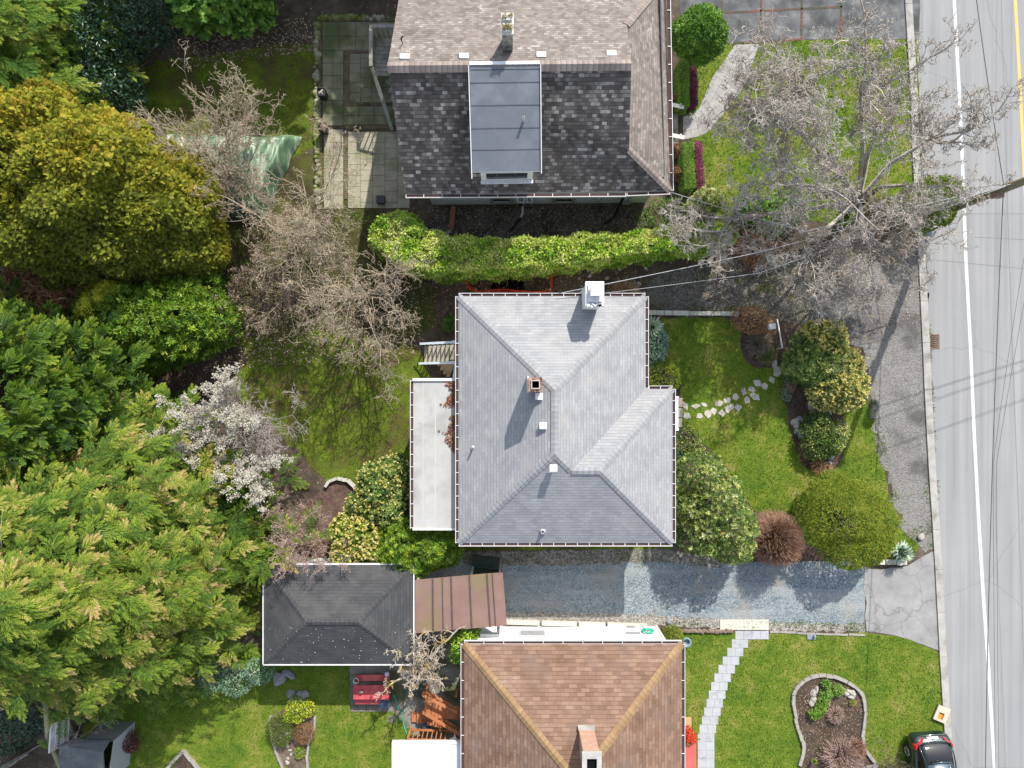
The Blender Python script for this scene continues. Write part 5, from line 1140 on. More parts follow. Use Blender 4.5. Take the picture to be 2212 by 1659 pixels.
# ------------------------------------------------------------------ orange safety net round the excavation
M_net = mat('orange_net', (.62, .05, .02), (.70, .09, .03), 8, .6)
sf = thing('safety_fence', 'orange plastic safety net round the dark pit beside the grey house', 'fence', P(1100, 630))
NET = [P(997, 606), P(1012, 622), P(1030, 631), P(1060, 633), P(1130, 632), P(1186, 631), P(1192, 605), P(1197, 592)]
mb = MB(); hN = 1.0; rr = random.Random(3); prev = None
tot = [0]
for i in range(len(NET) - 1): tot.append(tot[-1] + (NET[i + 1] - NET[i]).length)
def netp(s, z):
    for i in range(len(NET) - 1):
        if s <= tot[i + 1] + 1e-6: p = NET[i].lerp(NET[i + 1], (s - tot[i]) / max(tot[i + 1] - tot[i], 1e-6)); break
    return Vector((p.x + .1 * math.sin(s * 3.1 + z * 2), p.y + .08 * math.sin(s * 2.3 + z * 3), max(.02, z * (.86 + .14 * math.sin(s * 1.7)))))
ns = int(tot[-1] / .07)
for i in range(ns):
    s0, s1 = tot[-1] * i / ns, tot[-1] * (i + 1) / ns
    mb.bar(netp(s0, .03), netp(s0, hN), .018, .006, up=(1, 0, 0))
    for k in range(10): z = .03 + (hN - .03) * k / 9; mb.bar(netp(s0, z), netp(s1, z), .006, .03 if k in (0, 9) else .02)
mb.build('net', M_net, sf, weld=False)
mb = MB(); [mb.bar(x, x + Vector((0, 0, 1.05)), .05, .05) for x in (NET[0], NET[2], NET[5], NET[7])]; build_each(mb, 'post', M_weather, sf)

# ------------------------------------------------------------------ green tarpaulin over the frame in the back yard
def tarp_mat():
    t = NT('green_tarp', .45, .45)
    mp = t.n('Mapping'); mp.inputs['Scale'].default_value = (3.0, .35, 1); t.l(t.co.outputs['Object'], mp.inputs[0])
    st = t.noise(1.6, 6, .7, mp.outputs[0])
    c = t.ramp(st, [(.34, (.05, .105, .055)), (.48, (.09, .17, .095)), (.56, (.20, .26, .17)), (.66, (.42, .45, .36))]); t.color(c); return t.m
rows_ = 34; cols_ = 70; tb = MB(); q = [P(332, 452, .6), P(560, 470, .6), P(640, 280, .9), P(335, 278, .9)]
gridp = []
for i in range(rows_ + 1):
    row = []
    for k in range(cols_ + 1):
        u, v = k / cols_, i / rows_; p = q[0].lerp(q[1], u).lerp(q[3].lerp(q[2], u), v)
        z = .55 + .75 * math.sin(math.pi * min(1, v * 1.02)) * (1 - .35 * u) + .06 * math.sin(u * 46 + 2 * math.sin(v * 4)) + .04 * math.sin(u * 83 + v * 7)
        e = min(u, 1 - u, v, 1 - v); z = z * min(1, e * 14) + .06
        row.append((p.x + .05 * math.sin(v * 19 + u * 9), p.y + .05 * math.sin(u * 23), z))
    gridp.append(row)
for i in range(rows_):
    for k in range(cols_): tb.face([gridp[i][k], gridp[i][k + 1], gridp[i + 1][k + 1], gridp[i + 1][k]], smooth=True)
o = tb.build('green_tarp', tarp_mat()); props(o, 'crumpled green tarpaulin streaked white under the pale bare tree', 'tarp')
# ------------------------------------------------------------------ bottom-left corner: shed, white trellis, posts
M_shed = mat('dark_felt', (.075, .085, .09), (.13, .14, .145), 2, .8, c3=(.19, .18, .16), s3=1, lo=.5, hi=.66)
sh = thing('garden_shed', 'small dark felt roofed shed at the bottom left of the mossy lawn', 'shed', P(190, 1640))
a0, a1, a2, a3 = P(128, 1700, 1.9), P(226, 1700, 1.9), P(238, 1599, 2.0), P(166, 1596, 2.0); r0_, r1_ = P(128, 1610, 2.3), P(222, 1625, 2.3)
mb = MB(); slab(mb, [[a0, a1, r1_, r0_], [r0_, r1_, a2, a3]], .08, 0, 0); mb.build('roof', M_shed, sh)
mb = MB(); w0, w1 = P(262, 1597, .0), P(246, 1720, .0); pts = [(a2.x, a2.y), (w0.x, w0.y - .1)]
mb.prism([(a0.x + .3, a0.y), (a1.x + .1, a0.y), (a2.x + .08, a2.y - .1), (a3.x + .1, a2.y - .12)], 0, 1.9, top=False); mb.build('wall', mat('grey_corrugated', (.26, .28, .29), (.36, .38, .39), 12, .6), sh)
mb = MB(); c_ = P(236, 1650, .4); mb.rbox((c_.x + .35, c_.y, 0), .5, .5, .6, .2); o = mb.build('grey_sack', mat('grey_plastic', (.35, .38, .40), (.5, .52, .54), 9, .4), None, bevel=.1); props(o, 'pale grey plastic sack beside the dark shed wall', 'sack')
tl = thing('white_trellis', 'white slatted trellis panel leaning beside the shed in the bottom left corner', 'trellis', P(128, 1590))
T0, T1, T2, T3 = P(106, 1626, 2.0), P(147, 1603, 1.2), P(149, 1548, 1.4), P(110, 1566, 2.2); mb = MB()
def tq(u, v): return T0.lerp(T1, u).lerp(T3.lerp(T2, u), v)
for u in (0, .28, .38, .62, .72, 1): mb.bar(tq(u, 0), tq(u, 1), .07 if u not in (.28, .72) else .09, .03)
for k_ in range(11): mb.bar(tq(0, k_ / 10), tq(1, k_ / 10 if k_ in (0, 10) else k_ / 10 + .04), .05, .03)
for k_ in range(24): mb.bar(tq(0 if k_ % 2 else .62, k_ / 24), tq(.3 if k_ % 2 else 1, k_ / 24 + .03), .06, .02)
mb.build('slats', M_trim, tl, weld=False)
mb = MB(); mb.bar((T0.x, T0.y, 0), T0, .08, .08); mb.bar((T2.x, T2.y, 0), T2, .08, .08); build_each(mb, 'post', M_weather, tl)
M_bamboo = mat('mossy_pole', (.20, .19, .11), (.33, .31, .2), 4, .9)
for lab, p, q in (('tall pale mossy post left of the white trellis', P(104, 1660, .1), P(98, 1516, 3.6)), ('dark leaning post behind the white trellis', P(128, 1575, .2), P(121, 1510, 3.0))):
    mb = MB(); mb.tube([(p.x + .6, p.y - .2, 0), (q.x + (p.x - q.x) * .5, q.y + (p.y - q.y) * .5, q.z * .5), q], [.11, .1, .09], 8); o = mb.build('garden_post', M_bamboo); props(o, lab, 'post')
fb = thing('board_fence', 'dark weathered board fence in the bottom left corner', 'fence', P(30, 1640)); mb = MB()
for k_ in range(16):
    a = P(5 + k_ * 5.2, 1655 - k_ * 3, 0); mb.rbox((a.x, a.y, 0), .13, .03, 1.6, .55)
mb.build('boards', M_gwood, fb); mb = MB(); a, b_ = P(0, 1658, .5), P(85, 1610, .5); mb.bar(a, b_, .05, .1); mb.bar(a + Vector((0, 0, .8)), b_ + Vector((0, 0, .8)), .05, .1); mb.build('rail', M_gwood, fb)
fb = thing('board_fence', 'dark board fence behind the yellow conifer on the left edge', 'fence', P(30, 590)); mb = MB()
for k_ in range(14):
    a = P(-30 + k_ * 9, 582 + k_ * .4, 0); mb.rbox((a.x, a.y, 0), .19, .03, 1.7, 0)
mb.build('boards', M_gwood, fb); mb = MB(); a, b_ = P(-35, 581, 1.2), P(100, 587, 1.2); mb.bar(a, b_, .05, .1); mb.build('rail', M_gwood, fb)

# ------------------------------------------------------------------ utility pole with wires
M_pole = mat('treated_pole', (.13, .12, .075), (.21, .19, .125), 5, .9, c3=(.26, .20, .14), s3=1, lo=.52, hi=.66, bump=.3)
po_ = thing('utility_pole', 'tall brown utility pole leaning out over the road with a blue transformer', 'utility pole', P(2052, 437))
base = P(2012, 468, 0); top = Vector((base.x + .12, base.y - .05, 10.6))
mb = MB(); mb.tube([base, base.lerp(top, .5), top], [.19, .165, .13], 14); mb.build('shaft', M_pole, po_)
def onp(z): return base.lerp(top, z / 10.6)
mb = MB(); c = onp(8.3); mb.lathe((c.x + .45, c.y - .42, 7.6), [(.2, 0), (.27, .05), (.27, .8), (.22, .9), (.05, .95)], 18); mb.build('transformer', mat('pale_blue_tank', (.34, .47, .62), None, rough=.4), po_)
mb = MB(); c = onp(6.5); mb.rbox((c.x - .05, c.y + .2, 6.35), .25, .12, .3); mb.build('clamp', mat('cyan_clamp', (.25, .5, .6), None, rough=.4), po_)
for z, L in ((6.9, 1.0), (9.6, 1.8)):
    c = onp(z); mb = MB(); mb.bar((c.x - .16, c.y - L / 2, z), (c.x - .16, c.y + L / 2, z), .1, .1); ar = mb.build('crossarm', M_pole, po_)
    mb = MB()
    for k_ in (-.9, -.4, .4, .9): mb.lathe((c.x - .16, c.y + k_ * L / 2, z + .05), [(.03, 0), (.06, .06), (.03, .1), (.06, .14), (.02, .2)], 8)
    build_each(mb, 'insulator', mat('grey_porcelain', (.30, .30, .32), None, rough=.3), ar)
mb = MB(); c = onp(4.6); mb.rbox((c.x, c.y - .18, 4.4), .35, .18, .35); mb.build('junction_box', mat('brown_box', (.24, .16, .13), None, rough=.7), po_)
M_wire = mat('black_cable', (.09, .092, .096), None, rough=.7)
M_wirew = mat('pale_cable', (.34, .35, .36), None, rough=.6)
def wire(pts, r, m, label, sag=.3, n=14):
    L = []
    for a, b in zip(pts[:-1], pts[1:]):
        a, b = Vector(a), Vector(b)
        for i in range(n): t = i / n; p = a.lerp(b, t); p.z -= sag * 4 * t * (1 - t); L.append(p)
    L.append(Vector(pts[-1])); mb = MB(); mb.tube(L, r, 5); o = mb.build('overhead_cable', m); props(o, label, 'cable'); return o
c5 = onp(5.2); far_dn = lambda px, z: P(px, 2300, z)
wire([P(2062, -400, 5.6), (c5.x - .2, c5.y + .1, 5.2), P(2128, 1700, 5.6), P(2165, 2600, 5.4)], .018, M_wire, 'thick black cable bundle along the white road line', .15)
c7 = onp(6.95)
for dx, r, lb in ((-.25, .008, 'thin black wire next to the thick cable'), (.15, .008, 'thin black wire farther over the traffic lane')):
    wire([(c7.x + dx, c7.y - .3, 7.1), P(2150 + dx * 18, 1000, 7.0), P(2170 + dx * 20, 2500, 7.2)], r, M_wire, lb + ' below the pole', .1)
wire([(c5.x - .2, c5.y, 5.6), P(1740, 500, 5.2), P(1449, 415, 4.1)], .014, M_wirew, 'pale service wire from the pole to the top house eave', .12)
wire([(c5.x - .2, c5.y, 5.3), P(1640, 545, 4.9), Vector((1.9, 3.78, 4.05))], .016, M_wirew, 'pale wire crossing the hedge to the grey roof eave', .15)
wire([(c5.x - .2, c5.y, 5.1), P(1640, 590, 4.7), Vector((3.8, 3.8, 4.0))], .010, M_wirew, 'faint grey wire reaching the grey roof near the corner', .15)

for k_, (z, dy) in enumerate(((9.85, -.8), (9.85, .8), (8.4, 0))):
    c = onp(z); wire([(c.x - .1, c.y + dy, z), (c.x + 26, c.y + dy + 8.2 - k_ * .6, z - .3)], .02, M_wire, ['upper wire from the pole crossing the road, lower of the top pair', 'upper wire from the pole crossing the road, higher of the top pair', 'lowest wire from the pole crossing the road'][k_], .35)
# ------------------------------------------------------------------ plants
M_bark = mat('bark', (.085, .07, .055), (.16, .135, .11), 6, .95, c3=(.10, .11, .05), s3=2, lo=.5, hi=.65, bump=.5, bs=30)
M_stem = mat('pale_stem', (.22, .19, .155), (.33, .29, .24), 5, .9)
LF = leaf_mat
LM = {
 'laurel': LF('laurel_leaf', [(.05, (.035, .085, .010)), (.35, (.085, .185, .014)), (.6, (.16, .27, .018)), (.82, (.31, .36, .05)), (1, (.48, .46, .14))], .42, .28, .4),
 'rhodo': LF('rhododendron_leaf', [(.05, (.025, .06, .012)), (.35, (.065, .115, .022)), (.6, (.15, .185, .045)), (.85, (.36, .34, .12)), (1, (.52, .47, .24))], .45, .2, .4),
 'rhodo2': LF('broad_leaf', [(.05, (.018, .045, .008)), (.4, (.055, .095, .018)), (.68, (.13, .165, .03)), (.88, (.30, .32, .08)), (1, (.50, .47, .22))], .4, .2, .4),
 'dark': LF('holly_leaf', [(.05, (.008, .022, .010)), (.5, (.018, .044, .02)), (.9, (.05, .09, .055))], .35, .15, .5),
 'green': LF('shrub_leaf', [(.05, (.022, .065, .008)), (.45, (.06, .135, .016)), (.8, (.13, .22, .03)), (1, (.22, .30, .06))], .5, .25),
 'yew': LF('yew_needle', [(.05, (.035, .06, .006)), (.4, (.075, .115, .011)), (.7, (.13, .16, .016)), (1, (.21, .21, .03))], .6, .2, .2),
 'golden': LF('golden_leaf', [(.05, (.035, .075, .006)), (.4, (.085, .15, .012)), (.65, (.19, .24, .02)), (.85, (.45, .36, .03)), (1, (.58, .40, .03))], .5, .3),
 'cypress': LF('golden_cypress_spray', [(.05, (.085, .10, .015)), (.3, (.145, .165, .018)), (.55, (.215, .215, .022)), (.78, (.30, .235, .03)), (1, (.38, .235, .05))], .6, .45, .2),
 'cedar': LF('dark_cedar_spray', [(.05, (.014, .036, .005)), (.4, (.034, .070, .006)), (.7, (.070, .118, .009)), (1, (.165, .19, .02))], .55, .25, .25),
 'conifer': LF('bright_conifer_spray', [(.05, (.018, .046, .008)), (.4, (.046, .098, .012)), (.7, (.10, .165, .02)), (1, (.21, .235, .04))], .55, .25, .25),
 'deodar': LF('tan_tipped_spray', [(.05, (.035, .068, .010)), (.4, (.08, .126, .014)), (.68, (.142, .172, .02)), (.86, (.21, .185, .055)), (1, (.30, .21, .105))], .6, .25, .2),
 'purple': LF('heather_leaf', [(.05, (.05, .012, .03)), (.5, (.14, .03, .075)), (1, (.30, .09, .13))], .7, .2),
 'maroon': LF('maroon_leaf', [(.05, (.035, .012, .014)), (.6, (.10, .03, .032)), (1, (.18, .08, .06))], .6, .2),
 'red': LF('red_petal', [(.05, (.45, .02, .01)), (.7, (.65, .05, .02)), (1, (.7, .25, .06))], .5, .2),
 'bluegreen': LF('blue_green_blade', [(.05, (.05, .11, .07)), (.5, (.13, .22, .14)), (1, (.34, .42, .29))], .5, .15, .35),
 'blossom': LF('white_blossom', [(.05, (.31, .26, .20)), (.5, (.39, .345, .285)), (1, (.49, .45, .39))], .7, .25, .15),
 'cream': LF('cream_flower', [(.05, (.21, .19, .03)), (.5, (.34, .30, .095)), (1, (.44, .39, .18))], .7, .2),
 'tan': LF('dry_leaf', [(.05, (.10, .072, .045)), (.5, (.20, .155, .105)), (1, (.32, .265, .20))], .8, .15, .15),
 'grass': LF('grass_blade', [(.05, (.024, .058, .007)), (.4, (.052, .102, .009)), (.7, (.098, .142, .014)), (1, (.20, .19, .05))], .7, .3, .15),
 'orange': LF('orange_brown_leaf', [(.05, (.08, .04, .018)), (.5, (.20, .11, .05)), (1, (.34, .22, .12))], .7, .15),
}
LEAF = leaf_p(.45); LEAFW = leaf_p(.62, .1); NEED = leaf_p(.16, .02, -.06); ROS = rosette_p(8, .30, 40, 5, 1); ROSF = rosette_p(7, .42, 70, 25, 2); TUFT = rosette_p(6, .22, 80, 35, 3)
def up(n): return np.tile([0., 0, 1], (n, 1))
def dome_points(lobes, n, zmin=-.25, bump=.14, bf=2.2, inside=.25):
    """points and outward normals over a union of ellipsoid lobes [(centre, (rx, ry, rz))]"""
    c = np.array([l[0] for l in lobes], float); r = np.array([l[1] for l in lobes], float)
    wgt = r[:, 0] * r[:, 1] + r[:, 2] * (r[:, 0] + r[:, 1]) * .5; wgt /= wgt.sum(); Ps, Ns = [], []; got = 0
    for _ in range(12):
        k = rng.choice(len(lobes), n, p=wgt); d = rdir(n, zmin); p0 = c[k] + d * r[k]
        s = 1 + bump * wob(p0, bf, k.astype(float)) + .5 * bump * wob(p0, bf * 2.6, 3.3); s *= np.where(rng.uniform(size=n) < inside, rng.uniform(.62, .95, n), rng.uniform(.95, 1.04, n)); s *= np.where(rng.uniform(size=n) < .05, rng.uniform(1.02, 1.14, n), 1)
        p = c[k] + d * r[k] * s[:, None]; nn = unit(d / r[k]); ok = p[:, 2] > .03
        for j in range(len(lobes)):
            q = (((p - c[j]) / r[j]) ** 2).sum(1); ok &= ~((q < .62) & (k != j))
        Ps.append(p[ok]); Ns.append(nn[ok]); got += ok.sum()
        if got >= n: break
    return np.vstack(Ps)[:n], np.vstack(Ns)[:n]
def lobes_px(L):
    out = []
    for l in L:
        px, py, rp, zt = l[:4]; z0 = l[4] if len(l) > 4 else 0; ry = l[5] if len(l) > 5 else rp
        k = (H - zt * .6) / F; rz = (zt - z0) / 2 if z0 else zt * .56; zc = zt - rz; c = P(px, py, zt * .55); out.append(((c.x, c.y, zc), (rp * k, ry * k, rz)))
    return out
def stems(base, tops, r, m, parent, name='trunk', n=6):
    polys = []
    for t in tops:
        b = np.array(base, float); t = np.array(t, float); mid = (b + t) / 2 + np.array([*rng.normal(0, .12, 2), .1]); polys.append(([b, mid, t], [r, r * .75, r * .35]))
    V, Fc = polytubes(polys, n); return np_mesh(name, V, Fc, m, None, parent, True)
def shrub(name, label, cat, L, m, proto, n, size, tint=(.2, .75), clump=.25, spread=.5, bump=.14, bf=2.2, group=None, trunk=True, flowers=None, zmin=-.25, inside=.25, trunk_r=.05, sun=0.0, part='crown', lb=None):
    lb = lb or lobes_px(L); c0 = np.mean([l[0] for l in lb], 0)
    root = thing(name, label, cat, (c0[0], c0[1], 0), group); p, nn = dome_points(lb, n, zmin, bump, bf, inside); k = len(p)
    nr = unit(nn + rng.normal(0, spread, (k, 3))); d = rdir(k, -1) if proto is not LEAF and proto is not NEED and proto is not LEAFW else unit(nn * .45 + rng.normal(0, 1, (k, 3)))
    ti = rng.uniform(*tint, k) + clump * wob(p, 3.4, 1.0) * .6 + sun * (nn[:, 2] - .3)
    V, Fc, T = inst(proto, p, d, nr, size * rng.uniform(.7, 1.25, k), ti); np_mesh(part, V, Fc, LM[m], T, root)
    if trunk:
        tops = [(l[0][0] + dx * l[1][0] * .5, l[0][1] + dy * l[1][1] * .5, l[0][2] + l[1][2] * .3) for l in lb for dx, dy in ((0, 0), (.8, .2), (-.7, .4), (.1, -.9))]
        stems((c0[0], c0[1], 0), tops, trunk_r, M_bark, root)
    if flowers:
        fm, fn, fs, fp = flowers; p, nn = dome_points(lb, fn, .05, bump, bf, 0); k = len(p)
        if fp is not None: ok = fp(p); p, nn = p[ok], nn[ok]; k = len(p)
        for q in ([slice(j, j + 1) for j in range(k)] if k <= 20 else [slice(0, k)]):
            kk = len(p[q]); V, Fc, T = inst(ROSF, p[q] + nn[q] * .10, rdir(kk, -1), unit(nn[q] + rng.normal(0, .4, (kk, 3))), fs * rng.uniform(.7, 1.3, kk)); np_mesh('flower' if k <= 20 else 'flowers', V, Fc, LM[fm], T, root)
    return root

def conifer(name, label, base, h, rad, m, nbr=260, proto=None, fs=.9, tint=(.15, .7), low=.12, droop=.25, group=None, dens=1.0, pw=.75, lift=.35, stem=.4, tipt=.25, lean=(0, 0), ragged=.25):
    """trunk, whorled limbs, feathery sprays along each limb"""
    base = np.array([base[0], base[1], 0.]); root = thing(name, label, 'tree', tuple(base), group)
    protos = proto or [frond_p(9, .42, .07, 42, .16, s, tipt, True) for s in range(3)]
    tp = base + np.array([lean[0], lean[1], h]); V, Fc = polytubes([([base, base * .6 + tp * .4, base * .25 + tp * .75, tp], [rad * .07, rad * .055, rad * .03, .02])], 8); np_mesh('trunk', V, Fc, M_bark, None, root, True)
    t = (np.arange(nbr) + .5) / nbr; zf = low + (1 - low) * t ** 1.15; az = np.arange(nbr) * 2.39996 + rng.normal(0, .25, nbr)
    L = rad * np.clip(1 - (zf - low) / (1 - low), 0, 1) ** pw * rng.uniform(1 - ragged, 1 + ragged * .6, nbr) + .25
    org = base + (tp - base) * zf[:, None]; dirh = np.stack([np.cos(az), np.sin(az), np.zeros(nbr)], 1); side = np.stack([-dirh[:, 1], dirh[:, 0], np.zeros(nbr)], 1)
    bc = rng.normal(0, .5, nbr); parts = [[] for _ in protos]; polys = []
    pos, D, N, S, TT = [], [], [], [], []
    for i in range(nbr):
        sl = lift * (1 - .7 * zf[i]) + rng.normal(0, .06)
        def at(u): return org[i] + dirh[i] * L[i] * u + side[i] * bc[i] * L[i] * .18 * u * u + np.array([0, 0, sl * L[i] * u - droop * L[i] * u * u * 1.6])
        m_ = max(3, int(L[i] * 3.0 * dens)); us = np.linspace(.28, .97, m_)
        ti = rng.uniform(*tint)
        for j, u in enumerate(us):
            q = at(u); dd = unit(at(min(u + .05, 1.05)) - at(u - .05)); sg = 1 if j % 2 else -1; a = (1 - u) * 1.0 + .12
            d = dd * math.cos(a) + side[i] * sg * math.sin(a) + np.array([0, 0, -.10 + rng.normal(0, .12)])
            pos.append(q); D.append(d); N.append(np.array([rng.normal(0, .25), rng.normal(0, .25), 1]) + dirh[i] * .25); S.append(fs * rng.uniform(.7, 1.2) * (.55 + .45 * min(1, L[i] / 2.5)) * (1.15 - .4 * u)); TT.append(ti + rng.normal(0, .07) + .10 * (u - .5))
        pos.append(at(.9)); D.append(dd); N.append(np.array([0, 0, 1.])); S.append(fs * .95); TT.append(ti + .1)
        if rng.uniform() < stem: polys.append(([at(u) for u in (0, .3, .6, .95)], [.05, .035, .022, .01]))
    pos, D, N, S, TT = map(np.array, (pos, D, N, S, TT)); pick = rng.integers(0, len(protos), len(pos)); out = []
    for k in range(len(protos)):
        q = pick == k; out.append(inst(protos[k], pos[q], D[q], N[q], S[q], TT[q]))
    V, Fc, T = join(out); np_mesh('crown', V, Fc, LM[m], T, root)
    if polys: V, Fc = polytubes(polys, 4); np_mesh('limb', V, Fc, M_stem, None, root, True)
    return root

def plume_tree(name, label, base, h, rad, m, n_pl, protos, fs=.55, tint=(.15, .7), low=.05, pw=.6, fan=7, plume=.9, updir=.15, aznoise=.6, lean=(0, 0), bump=.16, stemn=0, group=None, droop=.25, sun=.15):
    """tall conifer: plumes (flat fans of sprays) over a rough cone, dark gaps between them"""
    base = np.array([base[0], base[1], 0.]); root = thing(name, label, 'tree', tuple(base), group); tp = base + np.array([lean[0], lean[1], h])
    V, Fc = polytubes([([base, base * .6 + tp * .4, base * .25 + tp * .75, tp], [rad * .06, rad * .05, rad * .03, .02])], 8); np_mesh('trunk', V, Fc, M_bark, None, root, True)
    u = rng.uniform(0, 1, n_pl); zf = low + (1 - low) * (1 - np.sqrt(u)) ** 1.05; az = rng.uniform(0, 6.28318, n_pl)
    rr_ = rad * np.clip(1 - (zf - low) / (1 - low), 0, 1) ** pw; q = np.stack([np.cos(az) * rr_, np.sin(az) * rr_, zf * h], 1)
    rr_ *= (1 + bump * wob(q, .9, 2.0) + bump * wob(q, 2.3, 5.0)) * np.where(rng.uniform(size=n_pl) < .42, rng.uniform(.6, .92, n_pl), rng.uniform(.88, 1.06, n_pl))
    org = base + (tp - base) * zf[:, None]; rad_ = np.stack([np.cos(az), np.sin(az), np.zeros(n_pl)], 1); c = org + rad_ * np.maximum(rr_ - plume * .8, .05)[:, None]
    a2 = az + rng.normal(0, aznoise, n_pl); D = unit(np.stack([np.cos(a2), np.sin(a2), updir + rng.normal(0, .22, n_pl)], 1)); N = unit(np.array([0, 0, 1.]) + rad_ * .35 + rng.normal(0, .3, (n_pl, 3))); S = np.cross(D, N)
    ti = rng.uniform(*tint, n_pl) + .22 * wob(c, .7, 7.0); PS = plume * rng.uniform(.6, 1.15, n_pl) * np.where(rng.uniform(size=n_pl) < .15, 1.6, 1)
    pos, dd, nn, sc, tt = [], [], [], [], []
    for k in range(fan):
        v = (k + 1) / fan; sg = 1 if k % 2 else -1; a = sg * ((1 - v) * .85 + .12) + rng.normal(0, .12, n_pl)
        pos.append(c + D * (PS * v * .85)[:, None] + np.array([0, 0, -1.]) * (droop * PS * v * v)[:, None]); dd.append(D * np.cos(a)[:, None] + S * np.sin(a)[:, None] + np.array([0, 0, -droop * v])); nn.append(N + rng.normal(0, .22, (n_pl, 3))); sc.append(fs * PS / plume * (1.2 - .45 * v) * rng.uniform(.8, 1.2, n_pl)); tt.append(ti + .16 * (v - .5) + sun * (D[:, 2]))
    pos, dd, nn, sc, tt = np.vstack(pos), np.vstack(dd), np.vstack(nn), np.concatenate(sc), np.concatenate(tt); pk = rng.integers(0, len(protos), len(pos)); out = []
    for k in range(len(protos)): q_ = pk == k; out.append(inst(protos[k], pos[q_], dd[q_], nn[q_], sc[q_], tt[q_]))
    V, Fc, T = join(out); np_mesh('crown', V, Fc, LM[m], T, root)
    if stemn:
        k = rng.choice(n_pl, stemn, replace=False); polys = []
        for j in k:
            e = c[j] + D[j] * PS[j] * .7 + np.array([0, 0, .04]); b_ = org[j] - np.array([0, 0, .5]); mid = b_ * .35 + e * .65 + np.array([0, 0, .25]); polys.append(([b_, b_ * .7 + e * .3 + np.array([0, 0, .2]), mid, e], [.05, .04, .028, .014]))
        V, Fc = polytubes(polys, 4); np_mesh('limb', V, Fc, M_stem, None, root, True)
    return root

def grow(base, limbs, lev, seed, wander=(.12, .2, .3, .4), upb=.06, taper=.3, curl=0.0, hubs=None, reach=1.0):
    """limbs: [(target point, radius)]; lev: [(children, length ratio, segments)] -> branch polylines and tips"""
    r = random.Random(seed); polys, tips = [], []
    def g(x): return r.gauss(0, x)
    def br(p, d, rad, L, k, n):
        cx, cy, cz = g(1) * curl, g(1) * curl, g(1) * curl; pts, rd = [p], [rad]; kids = lev[k] if k < len(lev) else None; st = L / n; sp = []
        if kids:
            for c in range(kids[0]): sp.append(r.uniform(.18 if k == 0 else .12, .98))
        for i in range(n):
            w_ = wander[min(k, len(wander) - 1)]
            cx, cy, cz = cx * .8 + g(.45) * curl, cy * .8 + g(.45) * curl, cz * .8 + g(.45) * curl
            dx, dy, dz = d[0] + g(w_) + cy * d[2] - cz * d[1], d[1] + g(w_) + cz * d[0] - cx * d[2], d[2] + g(w_ * .8) + upb + (cx * d[1] - cy * d[0]) * .7; q = math.sqrt(dx * dx + dy * dy + dz * dz); d = (dx / q, dy / q, dz / q)
            p = (p[0] + d[0] * st, p[1] + d[1] * st, max(.1, p[2] + d[2] * st)); f = (i + 1) / n; ri = rad * (1 - f * (1 - taper)); pts.append(p); rd.append(max(ri, .006))
            for s_ in sp:
                if i / n <= s_ < f:
                    a = r.uniform(.45, 1.15); t = r.uniform(0, 6.283); ux, uy, uz = g(1), g(1), g(1) * .8; o = ux * d[0] + uy * d[1] + uz * d[2]; ux, uy, uz = ux - o * d[0], uy - o * d[1], uz - o * d[2]; q = math.sqrt(ux * ux + uy * uy + uz * uz) + 1e-6
                    e = tuple(d[j] * math.cos(a) + (ux, uy, uz)[j] / q * math.sin(a) for j in range(3)); br(p, e, max(.006, ri * r.uniform(.42, .65)), L * kids[1] * r.uniform(.6, 1.25) * (1 - .35 * s_), k + 1, kids[2])
        polys.append((pts, rd))
        if k >= len(lev) - 1: tips.extend(pts[1:])
    for t, rad in limbs:
        b0 = Vector(base) if not hubs else min((Vector(h) for h in hubs), key=lambda h: (Vector(t) - h).length)
        d = Vector(t) - b0; L = d.length * reach; d.normalize(); br(tuple(b0), (d.x, d.y, d.z + .1), rad, L, 0, 9)
    return polys, np.array(tips)
def bare_tree(name, label, base, limbs, lev, seed, m, cat='tree', wander=(.12, .2, .3, .4), upb=.06, tr=.2, th=1.2, group=None, minr=.009, sides=3, taper=.3, curl=0.0, hubs=None, reach=1.0):
    root = thing(name, label, cat, (base[0], base[1], 0), group); b1 = (base[0], base[1], th)
    V, Fc = polytubes([([(base[0], base[1], -.1), (base[0], base[1], th * .5), (base[0] + .05, base[1], th + .15)], [tr * 1.25, tr, tr * .85])], 10); np_mesh('trunk', V, Fc, M_bark, None, root, True)
    polys, tips = grow(b1, limbs, lev, seed, wander, upb, taper, curl, hubs, reach)
    for h in hubs or []:
        a_, h_ = np.array(b1), np.array(h); m_ = (a_ + h_) / 2 + np.array([*rng.normal(0, .15, 2), .15]); polys.append(([a_ - [0, 0, .1], m_, h_], [tr * .5, tr * .36, tr * .26]))
    polys = [(p, [max(x, minr) for x in rd]) for p, rd in polys]
    V, Fc = polytubes(polys, sides); np_mesh('branches', V, Fc, m, None, root, True); return root, tips
